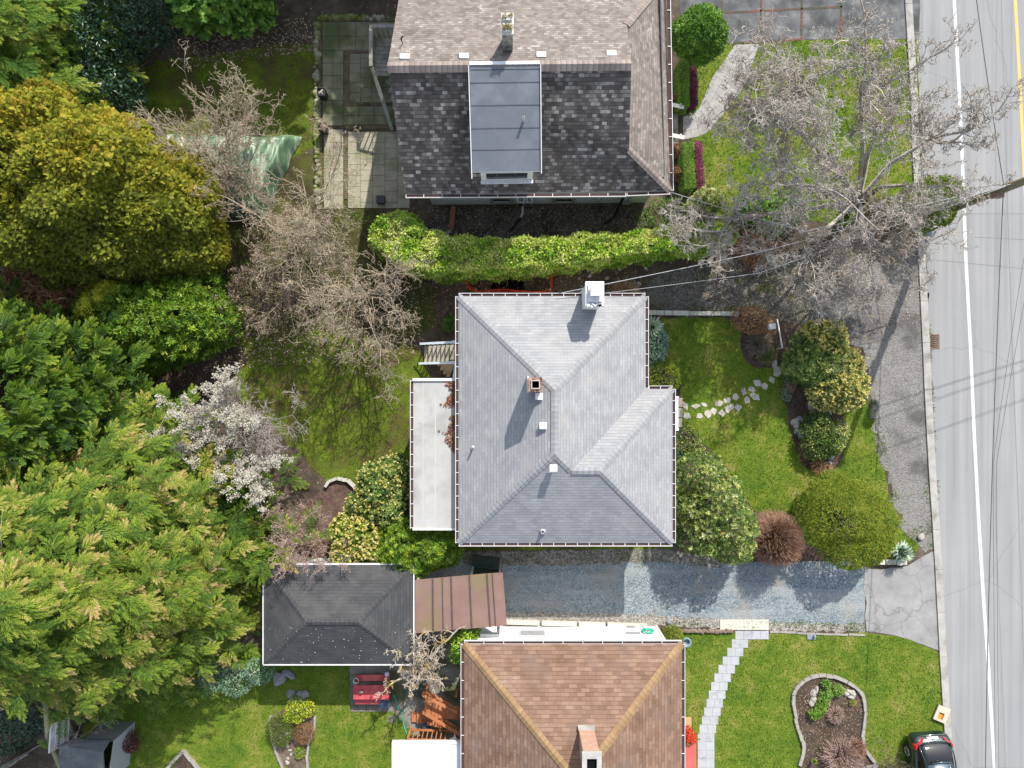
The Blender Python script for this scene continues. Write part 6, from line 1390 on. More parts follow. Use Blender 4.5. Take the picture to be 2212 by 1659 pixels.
def twig_bush(name, label, px, py, rp, h, n, m, cat='shrub', rtw=.008, seed=0, base_r=.15, group=None, wob_=.12, leafy=None, bulge=.35):
    c = P(px, py, h * .4); r = rp * (H - h * .5) / F; root = thing(name, label, cat, (c.x, c.y, 0), group); polys = []
    d = rdir(n, .02)
    for i in range(n):
        e = d[i] * np.array([r, r, h]) * rng.uniform(.78, 1.05); b = d[i] * np.array([r * base_r, r * base_r, 0]); p0 = np.array([c.x, c.y, .02]) + b; p3 = np.array([c.x, c.y, .02]) + e
        m1 = p0 + (p3 - p0) * .45 + np.array([0, 0, bulge * h * (1 - d[i][2])]) * .6 + rng.normal(0, wob_ * r * .4, 3); m2 = p0 + (p3 - p0) * .75 + np.array([0, 0, bulge * h * (1 - d[i][2])]) * .4 + rng.normal(0, wob_ * r * .4, 3)
        polys.append(([p0, m1, m2, p3 + rng.normal(0, wob_ * r * .4, 3)], [rtw * 1.6, rtw * 1.3, rtw, rtw * .6]))
    V, Fc = polytubes(polys, 3); np_mesh('twigs', V, Fc, m, None, root, True)
    if leafy:
        lm, ln, ls = leafy; p = np.array([q[0][3] for q in polys]); k = rng.integers(0, n, ln); pp = p[k] * 1.0; pp[:, :2] += (np.array([c.x, c.y]) - pp[:, :2]) * rng.uniform(0, .6, (ln, 1)); V, Fc, T = inst(LEAF, pp, rdir(ln, -1), rdir(ln, 0), ls * rng.uniform(.6, 1.3, ln)); np_mesh('leaves', V, Fc, LM[lm], T, root)
    return root
def blades(name, label, px, py, rp, h, n, m, wd=.09, cat='plant', group=None, up_=.5):
    c = P(px, py, h * .5); r = rp * (H - h * .5) / F; root = thing(name, label, cat, (c.x, c.y, 0), group); V, Fc, T = [], [], []
    for i in range(n):
        a = i * 2.39996; e = R(8 + 74 * (i / n)); L = r * rng.uniform(.85, 1.1); d = np.array([math.cos(a) * math.cos(e), math.sin(a) * math.cos(e), 0]); s = np.array([-math.sin(a), math.cos(a), 0]) * wd * L / .6 * .5; p0 = np.array([c.x, c.y, .12]); b = len(V)
        hh = h * math.sin(e) + .12; p1 = p0 + d * L * .5 + [0, 0, hh * .55 + .05]; p2 = p0 + d * L + [0, 0, hh * (.75 if e < .7 else 1)]
        V += [p0 - s * .7, p0 + s * .7, p1 + s + [0, 0, .02], p1 - s + [0, 0, .02], p2]; Fc += [[b, b + 1, b + 2, b + 3], [b + 3, b + 2, b + 4, b + 4]]; T += [rng.uniform(.2, .6), rng.uniform(.5, 1)]
    V = np.array(V); me = bpy.data.meshes.new('leaf_blades'); me.from_pydata([tuple(v - np.array([c.x, c.y, 0])) for v in V], [], [[q for j, q in enumerate(f) if q not in f[:j]] for f in Fc]); me.materials.append(LM[m]); at = me.attributes.new('tint', 'FLOAT', 'FACE'); at.data.foreach_set('value', T); link('leaf_blades', me, root); return root
def hedge(name, label, px_poly, zt, m, n_per, size, tint=(.2, .8), proto=LEAF, cat='hedge', bump=.14, group=None, zb=.05, side=1.0, clump=.25, smooth=1, sunny=0):
    poly = gpoly(px_poly, zt, smooth); a = np.array(poly); cx, cy = a.mean(0); root = thing(name, label, cat, (cx, cy, 0), group)
    area = .5 * abs(np.sum(a[:, 0] * np.roll(a[:, 1], -1) - np.roll(a[:, 0], -1) * a[:, 1])); n = int(area * n_per); q = rand_in(poly, n); n = len(q); p = np.column_stack([q, np.full(n, zt)]); p[:, 2] += bump * wob(p, 2.2) + .6 * bump * wob(p, 6) - np.abs(rng.normal(0, .06, n)); nn = up(n)
    e = np.roll(a, -1, 0) - a; el = np.linalg.norm(e, axis=1); m_ = int(el.sum() * zt * n_per * .75 * side); k = rng.choice(len(a), m_, p=el / el.sum()); u = rng.uniform(size=m_); s = a[k] + e[k] * u[:, None]; no = np.column_stack([e[k][:, 1], -e[k][:, 0], np.zeros(m_)]); no = unit(no)
    sp = np.column_stack([s, rng.uniform(zb, zt, m_)]); sp += no * (bump * wob(sp, 3)[:, None] - np.abs(rng.normal(0, .05, m_))[:, None]); p = np.vstack([p, sp]); nn = np.vstack([nn, no]); k = len(p)
    isl = proto in (LEAF, NEED, LEAFW); d = unit(nn * .4 + rng.normal(0, 1, (k, 3))) if isl else rdir(k, -1)
    ti = rng.uniform(*tint, k) + clump * wob(p, 2.4, 2.0) * .6 + sunny * nn[:, 2]  # upward leaves tinted lighter, sunlight put into their colour
    V, Fc, T = inst(proto, p, d, unit(nn + rng.normal(0, .5, (k, 3))), size * rng.uniform(.7, 1.25, k), ti); np_mesh('foliage', V, Fc, LM[m], T, root)
    L = []; tops = rand_in(poly, max(6, int(area * 2)))
    for t in tops: L.append(([(t[0], t[1], 0), (t[0] + .05, t[1], zt * .5), (t[0] + rng.normal(0, .1), t[1] + rng.normal(0, .1), zt - .1)], [.03, .025, .012]))
    V, Fc = polytubes(L, 4); np_mesh('stem', V, Fc, M_bark, None, root, True); return root

# ---- the big trees on the left
fine = [frond_p(10, .40, .060, 40, .20, s, .30, True) for s in range(4)]
soft = [frond_p(10, .42, .050, 30, .12, s, .45) for s in range(5)]; thin = [frond_p(11, .36, .034, 38, .20, s, .40) for s in range(6)]
plume_tree('conifer', 'tall dark green conifer with bright tips on the left edge below the golden shrub', (-21.2, -1.4), 12.5, 5.7, 'cedar', 4200, soft, .37, (.08, .72), fan=8, plume=.60, aznoise=.6, updir=.30, droop=.12, bump=.22)
plume_tree('conifer', 'huge pale green conifer with tan tipped sprays overhanging the black garage', (-17.6, -7.5), 12.5, 6.8, 'deodar', 7600, thin, .38, (.05, .80), fan=8, plume=.66, aznoise=1.0, updir=.05, stemn=70, droop=.38, bump=.27)
plume_tree('conifer', 'pale green drooping conifer in the lower left corner above the trellis', (-22.8, -7.2), 11.5, 5.6, 'deodar', 4600, thin, .40, (.05, .72), fan=8, plume=.70, aznoise=1.0, updir=.05, stemn=30, droop=.30, bump=.2)
plume_tree('conifer', 'bright green feathery conifer in the upper left corner', (-22.3, 14.8), 11.5, 5.3, 'conifer', 3600, thin, .42, (.15, .9), fan=8, plume=.72, aznoise=.6, updir=.1, stemn=8, droop=.25, bump=.2)
# golden-orange cypress mass
cyp = [frond_p(7, .55, .10, 42, .05, s, .35) for s in range(5)]
def puff(name, label, L, m, n, size, tint, protos, sun=.25, bump=.2, bf=1.5, trunk=True, flat=1.0):
    lb = lobes_px(L); c0 = np.mean([l[0] for l in lb], 0); root = thing(name, label, 'tree', (c0[0], c0[1], 0)); p, nn = dome_points(lb, n, -.15, bump, bf, .3); k = len(p); out = []; pk = rng.integers(0, len(protos), k)
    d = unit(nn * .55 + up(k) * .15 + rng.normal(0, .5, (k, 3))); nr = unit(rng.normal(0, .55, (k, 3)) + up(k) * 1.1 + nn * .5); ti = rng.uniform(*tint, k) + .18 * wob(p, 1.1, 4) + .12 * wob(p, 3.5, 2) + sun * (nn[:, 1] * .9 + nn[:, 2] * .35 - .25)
    for j in range(len(protos)):
        q = pk == j; out.append(inst(protos[j], p[q] - d[q] * size * .4, d[q], nr[q], size * rng.uniform(.7, 1.3, q.sum()), ti[q]))
    V, Fc, T = join(out); np_mesh('crown', V, Fc, LM[m], T, root)
    tops = [(l[0][0] + dx * l[1][0] * .6, l[0][1] + dy * l[1][1] * .6, l[0][2] + l[1][2] * .4) for l in lb for dx, dy in ((0, 0), (.8, .2), (-.7, .4), (.1, -.9))]; stems((c0[0], c0[1], 0), tops, .16, M_bark, root, 'trunk', 8); return root
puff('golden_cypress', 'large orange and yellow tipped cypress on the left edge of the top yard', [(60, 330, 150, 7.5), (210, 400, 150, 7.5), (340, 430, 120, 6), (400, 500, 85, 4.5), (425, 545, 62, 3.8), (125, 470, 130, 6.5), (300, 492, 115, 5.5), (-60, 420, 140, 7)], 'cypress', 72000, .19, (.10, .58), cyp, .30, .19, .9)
puff('green_shrub', 'dense green shrub at the top edge above the bare soil', [(420, 2, 55, 3.5), (500, 0, 60, 3.2), (545, 15, 40, 2.6)], 'green', 1700, .42, (.25, .7), cyp, .1)
shrub('holly_bush', 'dark glossy holly bush between the bright conifer and the dark lawn', 'shrub', [(225, 110, 60, 4, 0, 75), (235, 195, 58, 3.5, 0, 60), (270, 20, 80, 4.5), (330, 10, 60, 4)], 'dark', LEAFW, 9000, .17, (.1, .8), .3)
bare_tree('bare_tree', 'small leafless grey tree at the top edge by the patio', (-9.2, 18.6), [((-10.2, 18.0, 3.4), .06), ((-8.6, 17.8, 3.2), .06), ((-9.8, 19.6, 3.5), .05), ((-7.9, 18.6, 3.3), .05)], [(7, .5, 6), (5, .5, 4)], 41, mat('grey_twig', (.22, .19, .16), (.36, .32, .28), 5, .9), tr=.1, th=.8)
# golden shrub below the cypress
shrub('golden_shrub', 'green and golden yellow shrub below the orange cypress', 'shrub', [(225, 670, 48, 3.0), (300, 690, 75, 3.6), (385, 690, 85, 3.8), (450, 690, 55, 3.2), (340, 740, 60, 2.6), (420, 640, 60, 3.2)], 'golden', ROS, 3600, .24, (.12, .5), .3, .5, .2, flowers=('cream', 0, .1, None) if False else None, sun=.05)
lbx = lobes_px([(222, 668, 50, 3.1), (258, 640, 34, 3.2), (268, 715, 30, 2.8)]); p_, n_ = dome_points(lbx, 1100, .1, .2, 2.2, 0); 
V, Fc, T = inst(ROS, p_, rdir(len(p_), -1), n_, .2, rng.uniform(.75, 1, len(p_))); np_mesh('flowers', V, Fc, LM['golden'], T, bpy.data.objects['golden_shrub'])
shrub('strappy_bush', 'mixed brown and green strappy bush left of the golden shrub', 'shrub', [(90, 630, 65, 2.4), (140, 650, 45, 2.0), (40, 640, 50, 2.2)], 'orange', NEED, 2600, .55, (.2, .9), .3, .6)
blades('spiky_plant', 'green spiky plant between the golden shrub and the dark conifer', 118, 648, 34, 1.6, 60, 'green', .10)
blades('spiky_plant', 'second green spiky plant just above the dark conifer', 160, 690, 24, 1.3, 45, 'green', .10)

# ---- leafless trees in the middle
M_tw1 = mat('tan_twig', (.25, .20, .14), (.47, .395, .295), 3, .9, c3=(.29, .235, .16), s3=1, lo=.5, hi=.65)
M_tw2 = mat('pale_grey_twig', (.26, .232, .20), (.49, .455, .41), 2.2, .9, c3=(.28, .225, .185), s3=.8, lo=.5, hi=.65)
M_tw3 = mat('pink_brown_twig', (.30, .19, .16), (.44, .32, .28), 3, .9)
M_tw4 = mat('red_brown_twig', (.24, .135, .095), (.40, .25, .17), 3, .9)
M_tw5 = mat('dark_brown_twig', (.10, .075, .055), (.20, .155, .12), 3, .9)
def T_(px, py, z): return tuple(P(px, py, z))
def pinleaf(root, tips, n, size, m, name='buds'):
    k = rng.integers(0, len(tips), n); p = tips[k] + rng.normal(0, .06, (n, 3)); V, Fc, T = inst(LEAF, p, rdir(n, -1), rdir(n, -1), size * rng.uniform(.6, 1.3, n)); np_mesh(name, V, Fc, LM[m], T, root)
r1, t1 = bare_tree('bare_tree', 'pale leafless tree spreading over the green tarpaulin', P(495, 405), [(T_(345, 285, 3.8), .06), (T_(415, 215, 4.3), .06), (T_(470, 215, 4.3), .055), (T_(590, 215, 4), .055), (T_(620, 260, 3.8), .055), (T_(640, 340, 3.4), .05), (T_(385, 365, 3.4), .05), (T_(540, 270, 4.4), .05), (T_(455, 330, 4.2), .05), (T_(330, 350, 3.2), .045), (T_(430, 420, 3.2), .045), (T_(560, 380, 3.6), .045), (T_(610, 420, 3.2), .045), (T_(520, 340, 4.2), .045)], [(14, .38, 5), (7, .45, 4), (4, .5, 3)], 3, M_tw1, tr=.14, th=.7, minr=.0085, reach=1.02, curl=.1)
pinleaf(r1, t1, 1500, .07, 'tan')
r1, t1 = bare_tree('bare_tree', 'low grey leafless tree between the orange cypress and the tarpaulin', P(400, 350), [(T_(255, 262, 3), .04), (T_(300, 290, 3.2), .04), (T_(330, 250, 3.3), .04), (T_(320, 320, 2.6), .04)], [(9, .36, 5), (5, .45, 4), (3, .5, 3)], 4, M_tw2, tr=.09, th=.5, minr=.008)
r1, t1 = bare_tree('bare_tree', 'wide leafless tree with tan buds right of the orange cypress', P(640, 520), [(T_(500, 480, 4.2), .07), (T_(540, 400, 4.6), .07), (T_(630, 370, 4.8), .07), (T_(720, 390, 4.6), .07), (T_(780, 430, 4.2), .06), (T_(770, 520, 4), .06), (T_(600, 460, 5), .06), (T_(690, 480, 5), .06), (T_(530, 570, 3.6), .06), (T_(660, 600, 3.8), .06)], [(14, .38, 5), (6, .48, 4), (3, .55, 4)], 5, M_tw1, tr=.18, th=.7, minr=.0085, reach=1.14, curl=.1)
pinleaf(r1, t1, 4500, .085, 'tan')
r1, t1 = bare_tree('bare_tree', 'wide leafless tree with pale twigs left of the grey house', P(790, 640), [(T_(930, 640, 3.8), .07), (T_(915, 700, 3.6), .06), (T_(850, 740, 3.8), .06), (T_(760, 770, 3.6), .06), (T_(700, 760, 3.4), .06), (T_(880, 570, 4.2), .07), (T_(800, 540, 4.4), .06), (T_(700, 580, 4.2), .06), (T_(820, 680, 4.6), .06), (T_(640, 660, 3.8), .06)], [(13, .38, 5), (6, .48, 4), (3, .55, 4)], 6, M_tw1, tr=.17, th=.7, minr=.0085, reach=1.14, curl=.1)
pinleaf(r1, t1, 900, .08, 'tan')
r1, t1 = bare_tree('bare_bush', 'tangled brown leafless thicket beside the golden shrub', P(570, 650), [(T_(490, 590, 2.4), .04), (T_(500, 660, 2.2), .04), (T_(600, 700, 2.2), .04), (T_(640, 620, 2.6), .04), (T_(560, 570, 2.8), .04), (T_(680, 690, 2.4), .04), (T_(550, 720, 1.8), .04)], [(12, .38, 5), (7, .45, 4), (3, .5, 3)], 7, M_tw5, 'shrub', tr=.08, th=.3, minr=.008)
pinleaf(r1, t1, 2500, .085, 'tan')
# blossom tree
r1, t1 = bare_tree('blossom_tree', 'leafless tree half covered in white blossom beside the dark conifer', P(540, 930), [(T_(345, 940, 3.6), .06), (T_(400, 860, 3.8), .06), (T_(470, 815, 3.8), .06), (T_(430, 980, 4), .06), (T_(510, 1005, 3.6), .06), (T_(580, 1030, 3.2), .06), (T_(640, 1000, 3.2), .05), (T_(670, 930, 3.2), .05), (T_(640, 870, 3.4), .05), (T_(560, 830, 3.6), .05), (T_(480, 900, 4.4), .05), (T_(560, 980, 4.2), .05), (T_(640, 960, 3.6), .05)], [(13, .34, 5), (6, .45, 4), (3, .5, 3)], 8, mat('ash_twig', (.26, .23, .20), (.44, .40, .36), 3, .9), tr=.16, th=.7, minr=.007, reach=1.08)
tx = np.array([PX(t) for t in t1]); sc = (tx[:, 0] < 520 + 40 * np.sin(tx[:, 1] * .05)) | ((tx[:, 1] > 985) & (tx[:, 0] < 655)); tb_ = t1[sc]
k = rng.integers(0, len(tb_), 17000); p_ = tb_[k] + rng.normal(0, .05, (len(k), 3)); V, Fc, T = inst(rosette_p(5, .6, 60, 20, 5), p_, rdir(len(k), -1), unit(rdir(len(k), -.3) + up(len(k))), .056 * rng.uniform(.7, 1.3, len(k))); np_mesh('blossom', V, Fc, LM['blossom'], T, r1)
# pink shrub by the garage and neighbours
r1, t1 = bare_tree('bare_bush', 'pinkish leafless bush drooping onto the black garage roof', P(650, 1165), [(T_(610, 1100, 3), .04), (T_(650, 1075, 3), .04), (T_(705, 1110, 2.9), .04), (T_(715, 1190, 3), .04), (T_(660, 1245, 3.1), .04), (T_(620, 1225, 3.1), .04), (T_(735, 1235, 2.9), .04), (T_(690, 1150, 3.4), .04)], [(11, .38, 5), (7, .45, 4), (3, .5, 3)], 9, M_tw3, 'shrub', tr=.09, th=.5, minr=.007)
pinleaf(r1, t1, 1200, .08, 'tan')
shrub('flowering_shrub', 'round shrub with pale cream flower heads left of the flat roof', 'shrub', [(825, 1050, 52, 2.6), (850, 1020, 34, 2.3), (800, 1090, 44, 2.4), (845, 1090, 42, 2.4)], 'rhodo', ROS, 2200, .17, (.1, .62), .3, .5, .16, flowers=('cream', 480, .11, None))
shrub('flowering_shrub', 'shrub with faded peach flowers above the black garage roof', 'shrub', [(770, 1150, 46, 2.5), (800, 1185, 36, 2.6), (750, 1190, 30, 2.4)], 'golden', ROS, 1300, .17, (.1, .6), .3, .5, .2, flowers=('cream', 800, .14, None))
shrub('green_shrub', 'bright green bushy shrub at the corner of the flat roof', 'shrub', [(870, 1180, 55, 3.1), (930, 1175, 52, 3.0), (965, 1190, 30, 2.4), (900, 1205, 40, 2.6)], 'golden', ROS, 3400, .16, (.12, .62), .25, .5, .2)

sheet('planting_bed', gpoly([(1438, 100), (1505, 100), (1507, 205), (1498, 236), (1478, 246), (1440, 246)]), .0085, M_mulch)
sheet('planting_bed', gpoly([(1440, 303), (1516, 305), (1522, 405), (1510, 428), (1440, 440)]), .0085, M_mulch)
sheet('mossy_ground', gpoly([(455, 470), (520, 430), (640, 330), (720, 330), (800, 440), (940, 600), (940, 740), (720, 735), (560, 730), (470, 690)], 0, 1, .15), .0045, M_mossy)
# ---- hedges and clipped plants
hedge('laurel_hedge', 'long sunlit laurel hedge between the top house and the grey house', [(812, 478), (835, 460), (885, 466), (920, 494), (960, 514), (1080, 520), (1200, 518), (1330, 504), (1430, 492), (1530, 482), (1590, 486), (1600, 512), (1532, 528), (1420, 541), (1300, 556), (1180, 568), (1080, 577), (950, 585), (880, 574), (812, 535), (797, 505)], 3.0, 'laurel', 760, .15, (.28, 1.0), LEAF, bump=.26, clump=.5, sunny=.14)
shrub('clipped_tree', 'round clipped glossy green tree beside the curved path', 'tree', [(1505, 86, 52, 3.4, 1.0)], 'green', ROS, 2100, .20, (.2, .75), .25, .4, .10)
hedge('box_hedge', 'low clipped green hedge below the round tree', [(1467, 130), (1489, 130), (1490, 228), (1468, 228)], 1.2, 'green', 1500, .06, (.3, .95), LEAF, bump=.05, smooth=0)
hedge('box_hedge', 'low clipped green hedge below the white stair rails', [(1477, 306), (1499, 306), (1503, 404), (1480, 404)], 1.2, 'green', 1500, .06, (.35, .95), LEAF, bump=.05, smooth=0)
hedge('heather_row', 'dark purple heather strip along the upper box hedge', [(1490, 138), (1506, 140), (1506, 225), (1492, 232)], .45, 'purple', 1300, .07, (.05, .6), LEAF, bump=.08, smooth=0)
hedge('heather_row', 'pinkish purple heather strip along the lower box hedge', [(1502, 306), (1514, 310), (1521, 400), (1506, 404)], .45, 'purple', 1300, .07, (.3, .9), LEAF, bump=.08, smooth=0)
for i, (px, py, rp, h_) in enumerate(((1458, 325, 16, 1.0), (1462, 375, 17, 1.0), (1456, 215, 12, .9))): twig_bush('brown_bush', ['brown twiggy bush under the eave below the white stair rails', 'brown twiggy bush at the corner of the top house roof', 'brown twiggy bush under the eave above the white stair rails'][i], px, py, rp, h_, 260, M_tw4, leafy=('orange', 500, .08))
shrub('yellow_shrub', 'yellow green shrub at the right end of the laurel hedge', 'shrub', [(1525, 440, 32, 2.0), (1545, 460, 26, 1.8), (1500, 455, 24, 1.6)], 'rhodo', ROS, 900, .17, (.3, .85), .25)
shrub('conical_shrub', 'round green conifer shrub at the foot of the utility pole', 'shrub', [(2010, 440, 55, 2.4), (2030, 420, 36, 2.2)], 'yew', TUFT, 3600, .12, (.15, .75), .3)
shrub('green_shrub', 'low green shrub under the big bare tree', 'shrub', [(1660, 470, 40, 1.2), (1700, 450, 36, 1.0), (1620, 455, 30, 1.0)], 'green', ROS, 900, .16, (.1, .55), .3)
twig_bush('brown_bush', 'low orange brown bush at the end of the laurel hedge', 1640, 530, 62, .9, 700, M_tw4, leafy=('orange', 1800, .09))
twig_bush('brown_bush', 'brown leafless bush under the big bare tree near the road', 1900, 470, 60, 1.2, 600, M_tw5, leafy=('tan', 700, .08))

# ---- grey house front garden
shrub('rhododendron', 'large rhododendron with pale yellow buds beside the gravel shoulder', 'shrub', [(1740, 785, 42, 1.9), (1800, 805, 58, 2.1), (1822, 840, 44, 1.8), (1745, 755, 38, 1.8), (1790, 842, 40, 1.7)], 'rhodo', ROS, 3300, .16, (.15, .7), .28, .45, .15, flowers=('cream', 1500, .13, lambda p: p[:, 0] > 14.0 + .8 * np.sin(p[:, 1] * 2)))
shrub('rhododendron', 'smaller yellow budded rhododendron above the large one', 'shrub', [(1785, 735, 40, 1.7), (1765, 722, 26, 1.5)], 'rhodo', ROS, 900, .16, (.2, .75), .28, flowers=('cream', 330, .12, None))
shrub('rhododendron', 'big dark rhododendron with yellow tips at the grey house corner', 'shrub', [(1512, 1032, 57, 3.1), (1542, 1082, 62, 3.4), (1578, 1132, 54, 3.2), (1522, 1142, 57, 3.1), (1492, 1092, 47, 3.0), (1583, 1172, 44, 2.9)], 'rhodo2', ROS, 5600, .13, (.10, .90), .3, .45, .15, flowers=('red', 16, .08, None))
shrub('round_shrub', 'rounded green shrub in the stone edged bed on the front lawn', 'shrub', [(1766, 930, 34, 1.2), (1790, 942, 30, 1.1), (1765, 962, 30, 1.0), (1795, 965, 22, .8), (1775, 912, 24, .9)], 'rhodo2', LEAF, 3800, .11, (.05, .7), .35, .5, .28, 3.4)
shrub('yellow_shrub', 'pale yellow leaved shrub right of the rounded green one', 'shrub', [(1812, 930, 22, .9), (1808, 955, 20, .8)], 'rhodo', LEAF, 1100, .10, (.4, .95), .25)
shrub('yew_mound', 'large clipped olive green yew mound beside the gravel shoulder', 'shrub', [(1822, 1112, 80, 2.9), (1862, 1132, 70, 2.8), (1802, 1076, 52, 2.5), (1872, 1168, 54, 2.6), (1832, 1168, 58, 2.7)], 'yew', TUFT, 10000, .10, (.25, .95), .3, .4, .10)
twig_bush('red_brown_bush', 'rounded red brown leafless bush between the rhododendron and the yew', 1680, 1166, 62, 2.5, 4600, M_tw4, seed=2, wob_=.10, rtw=.009, bulge=.5)
shrub('clipped_ball', 'small dark clipped ball with gold tips under the grey eave', 'shrub', [(1433, 818, 36, 1.2)], 'yew', TUFT, 1300, .10, (.05, .9), .5, .3, .06)
blades('spiky_plant', 'grey green spiky yucca beside the drive apron', 1948, 1192, 28, .9, 80, 'bluegreen', .13)
blades('spiky_plant', 'large blue green spiky plant under the grey eave by the block wall', 1408, 708, 32, 1.0, 90, 'bluegreen', .09)
shrub('blue_green_shrub', 'blue green leafy plant between the yucca and the clipped ball', 'shrub', [(1412, 755, 26, .8), (1420, 735, 22, .8), (1414, 780, 20, .6)], 'bluegreen', LEAF, 1500, .15, (.1, .8), .25)
shrub('low_plant', 'small leafy plants beside the pale blue porch step', 'plant', [(1485, 945, 24, .6), (1470, 965, 22, .6), (1500, 965, 18, .5)], 'rhodo2', LEAF, 1200, .10, (.2, .8), .25)
shrub('brown_bush', 'low orange brown bush at the corner of the front lawn by the mailbox', 'shrub', [(1628, 692, 30, 1.0), (1605, 690, 22, .8), (1650, 700, 18, .7)], 'orange', LEAF, 1900, .09, (.1, .9), .25)
twig_bush('bare_shrub', 'low dry grey twiggy shrub in the mulch bed', 1640, 745, 34, .7, 420, mat('dry_twig', (.16, .13, .10), (.28, .24, .19), 4, .9), leafy=('tan', 260, .06))
twig_bush('bare_shrub', 'low olive twiggy shrub in the mulch bed near the flagstones', 1658, 768, 24, .6, 260, mat('olive_twig', (.17, .15, .08), (.28, .26, .15), 4, .9), leafy=('green', 300, .06))
twig_bush('bare_shrub', 'small dry bronze plants at the edge of the large rhododendron', 1705, 835, 18, .4, 160, M_tw4, leafy=('tan', 300, .08))
shrub('low_plant', 'tiny green plants beside the large rhododendron and the lawn', 'plant', [(1697, 843, 9, .3), (1700, 858, 9, .3), (1703, 818, 8, .3)], 'bluegreen', LEAF, 420, .07, (.1, .6), .2)
twig_bush('bare_shrub', 'orange tan dry bush under the grey eave by the service wires', 1350, 632, 40, 1.4, 420, mat('straw_twig', (.36, .23, .13), (.50, .36, .24), 4, .9))
shrub('low_plant', 'mixed red and yellow low plants at the foot of the round shrub bed', 'plant', [(1772, 1010, 15, .4), (1785, 1012, 12, .4), (1762, 1000, 10, .3)], 'orange', LEAF, 700, .08, (.2, 1), .3)
# ---- top house side bed, lower gardens
shrub('clipped_ball', 'small clipped green ball at the corner of the tan house', 'shrub', [(1452, 1377, 22, .9)], 'yew', TUFT, 1000, .09, (.25, .85), .3, .4, .08)
shrub('laurel_bush', 'glossy green bush between the metal awning and the tan house wall', 'shrub', [(1000, 1385, 24, 2.2), (1015, 1365, 18, 2.3), (992, 1410, 18, 1.8)], 'laurel', LEAF, 1500, .15, (.15, .8), .3)
shrub('red_flowers', 'bright red and yellow flowering plant beside the red slab', 'plant', [(1482, 1586, 15, .7), (1492, 1592, 11, .55)], 'red', LEAF, 700, .10, (.1, .75), .3, flowers=('golden', 18, .10, None))
for i, (px, py, rp) in enumerate(((1779, 1515, 11), (1760, 1541, 12), (1772, 1530, 12), (1785, 1478, 8), (1811, 1490, 11), (1785, 1500, 12))):
    shrub('low_plant', ['fresh green plant in the middle of the dark mulch bed', 'lowest green plant in the dark mulch bed', 'spreading green plant left in the mulch bed', 'small green plant at the top of the mulch bed', 'pinkish green plant at the top of the mulch bed', 'yellow green plant near the pale rocks in the mulch bed'][i], 'plant', [(px, py, rp, .35)], 'green', LEAF, 300, .10, (.35, .95), .2, trunk=False, part='leaves')
blades('spiky_plant', 'pale green spiky plant at the bottom of the dark mulch bed', 1756, 1640, 8, .3, 26, 'conifer', .14)
shrub('moss_mound', 'small bright moss mound right in the mulch bed', 'plant', [(1842, 1518, 7, .2)], 'yew', LEAF, 260, .05, (.5, 1), .2, trunk=False, part='leaves')
twig_bush('bare_shrub', 'dry tan twiggy shrub in the middle of the dark mulch bed', 1806, 1545, 22, .5, 300, M_tw3, leafy=('tan', 300, .05))
twig_bush('bare_shrub', 'pinkish twiggy shrub low in the dark mulch bed', 1822, 1640, 52, 1.0, 620, M_tw3, leafy=('tan', 400, .06))
twig_bush('bare_shrub', 'red twiggy shrub right of the dark mulch bed', 1852, 1618, 26, .8, 260, M_tw4, leafy=('orange', 160, .06))
r1, t1 = bare_tree('bare_bush', 'sparse brown leafless bush spreading from the mulch bed towards the car', P(1915, 1650), [(T_(1870, 1610, .9), .02), (T_(1905, 1595, 1), .02), (T_(1960, 1640, .9), .02), (T_(1975, 1660, .9), .02), (T_(1885, 1665, .8), .02), (T_(1935, 1620, 1), .02)], [(9, .45, 4), (6, .5, 3)], 21, M_tw5, 'shrub', tr=.04, th=.1, minr=.006)
shrub('moss_mound', 'brown olive domed heather on the left of the vase shaped bed', 'shrub', [(607, 1578, 27, .7, 0, 32)], 'yew', NEED, 3000, .10, (-.1, .45), .3)
shrub('moss_mound', 'brown domed heather on the right of the vase shaped bed', 'shrub', [(655, 1585, 22, .6, 0, 20)], 'orange', NEED, 1800, .10, (.05, .5), .3)
shrub('low_plant', 'yellow and orange leafy plant at the top of the vase shaped bed', 'plant', [(640, 1535, 22, .7), (662, 1532, 16, .6), (628, 1548, 14, .6)], 'golden', LEAF, 1300, .10, (.3, 1), .3)
shrub('low_plant', 'bright lime plant low in the vase shaped bed', 'plant', [(647, 1626, 9, .3, 0, 12)], 'golden', LEAF, 360, .07, (.4, .6), .1, trunk=False, part='leaves')
shrub('maroon_bush', 'small dark maroon bush beside the shed roof', 'shrub', [(277, 1600, 18, 1.0), (285, 1612, 12, .8)], 'maroon', LEAF, 1500, .08, (.1, .9), .3)
shrub('grey_shrub', 'pale grey green shrubs under the big pale conifer beside the lawn', 'shrub', [(560, 1450, 30, 1.3), (510, 1470, 34, 1.2), (450, 1465, 34, 1.2), (700, 1520, 20, .9)][:3], 'bluegreen', LEAF, 3200, .10, (.0, .7), .35)
shrub('dark_shrub', 'dark shadowed shrub in the lower left corner behind the trellis', 'shrub', [(210, 1500, 34, 1.8), (60, 1530, 60, 2.0), (20, 1580, 50, 1.6)], 'dark', LEAFW, 3500, .14, (.1, .9), .3)
bare_tree('bare_tree', 'thin crooked leafless trunk by the white trellis', P(170, 1590), [(T_(186, 1555, 1.2), .05), (T_(205, 1525, 1.8), .05), (T_(240, 1545, 1.6), .02)], [(4, .4, 4), (3, .5, 3)], 23, M_tw2, tr=.08, th=.3)
shrub('conifer_sapling', 'low green plants along the dark north wall of the grey house', 'plant', [(972, 700, 14, .6), (978, 690, 10, .5)], 'green', LEAF, 500, .11, (.2, .7), .3)
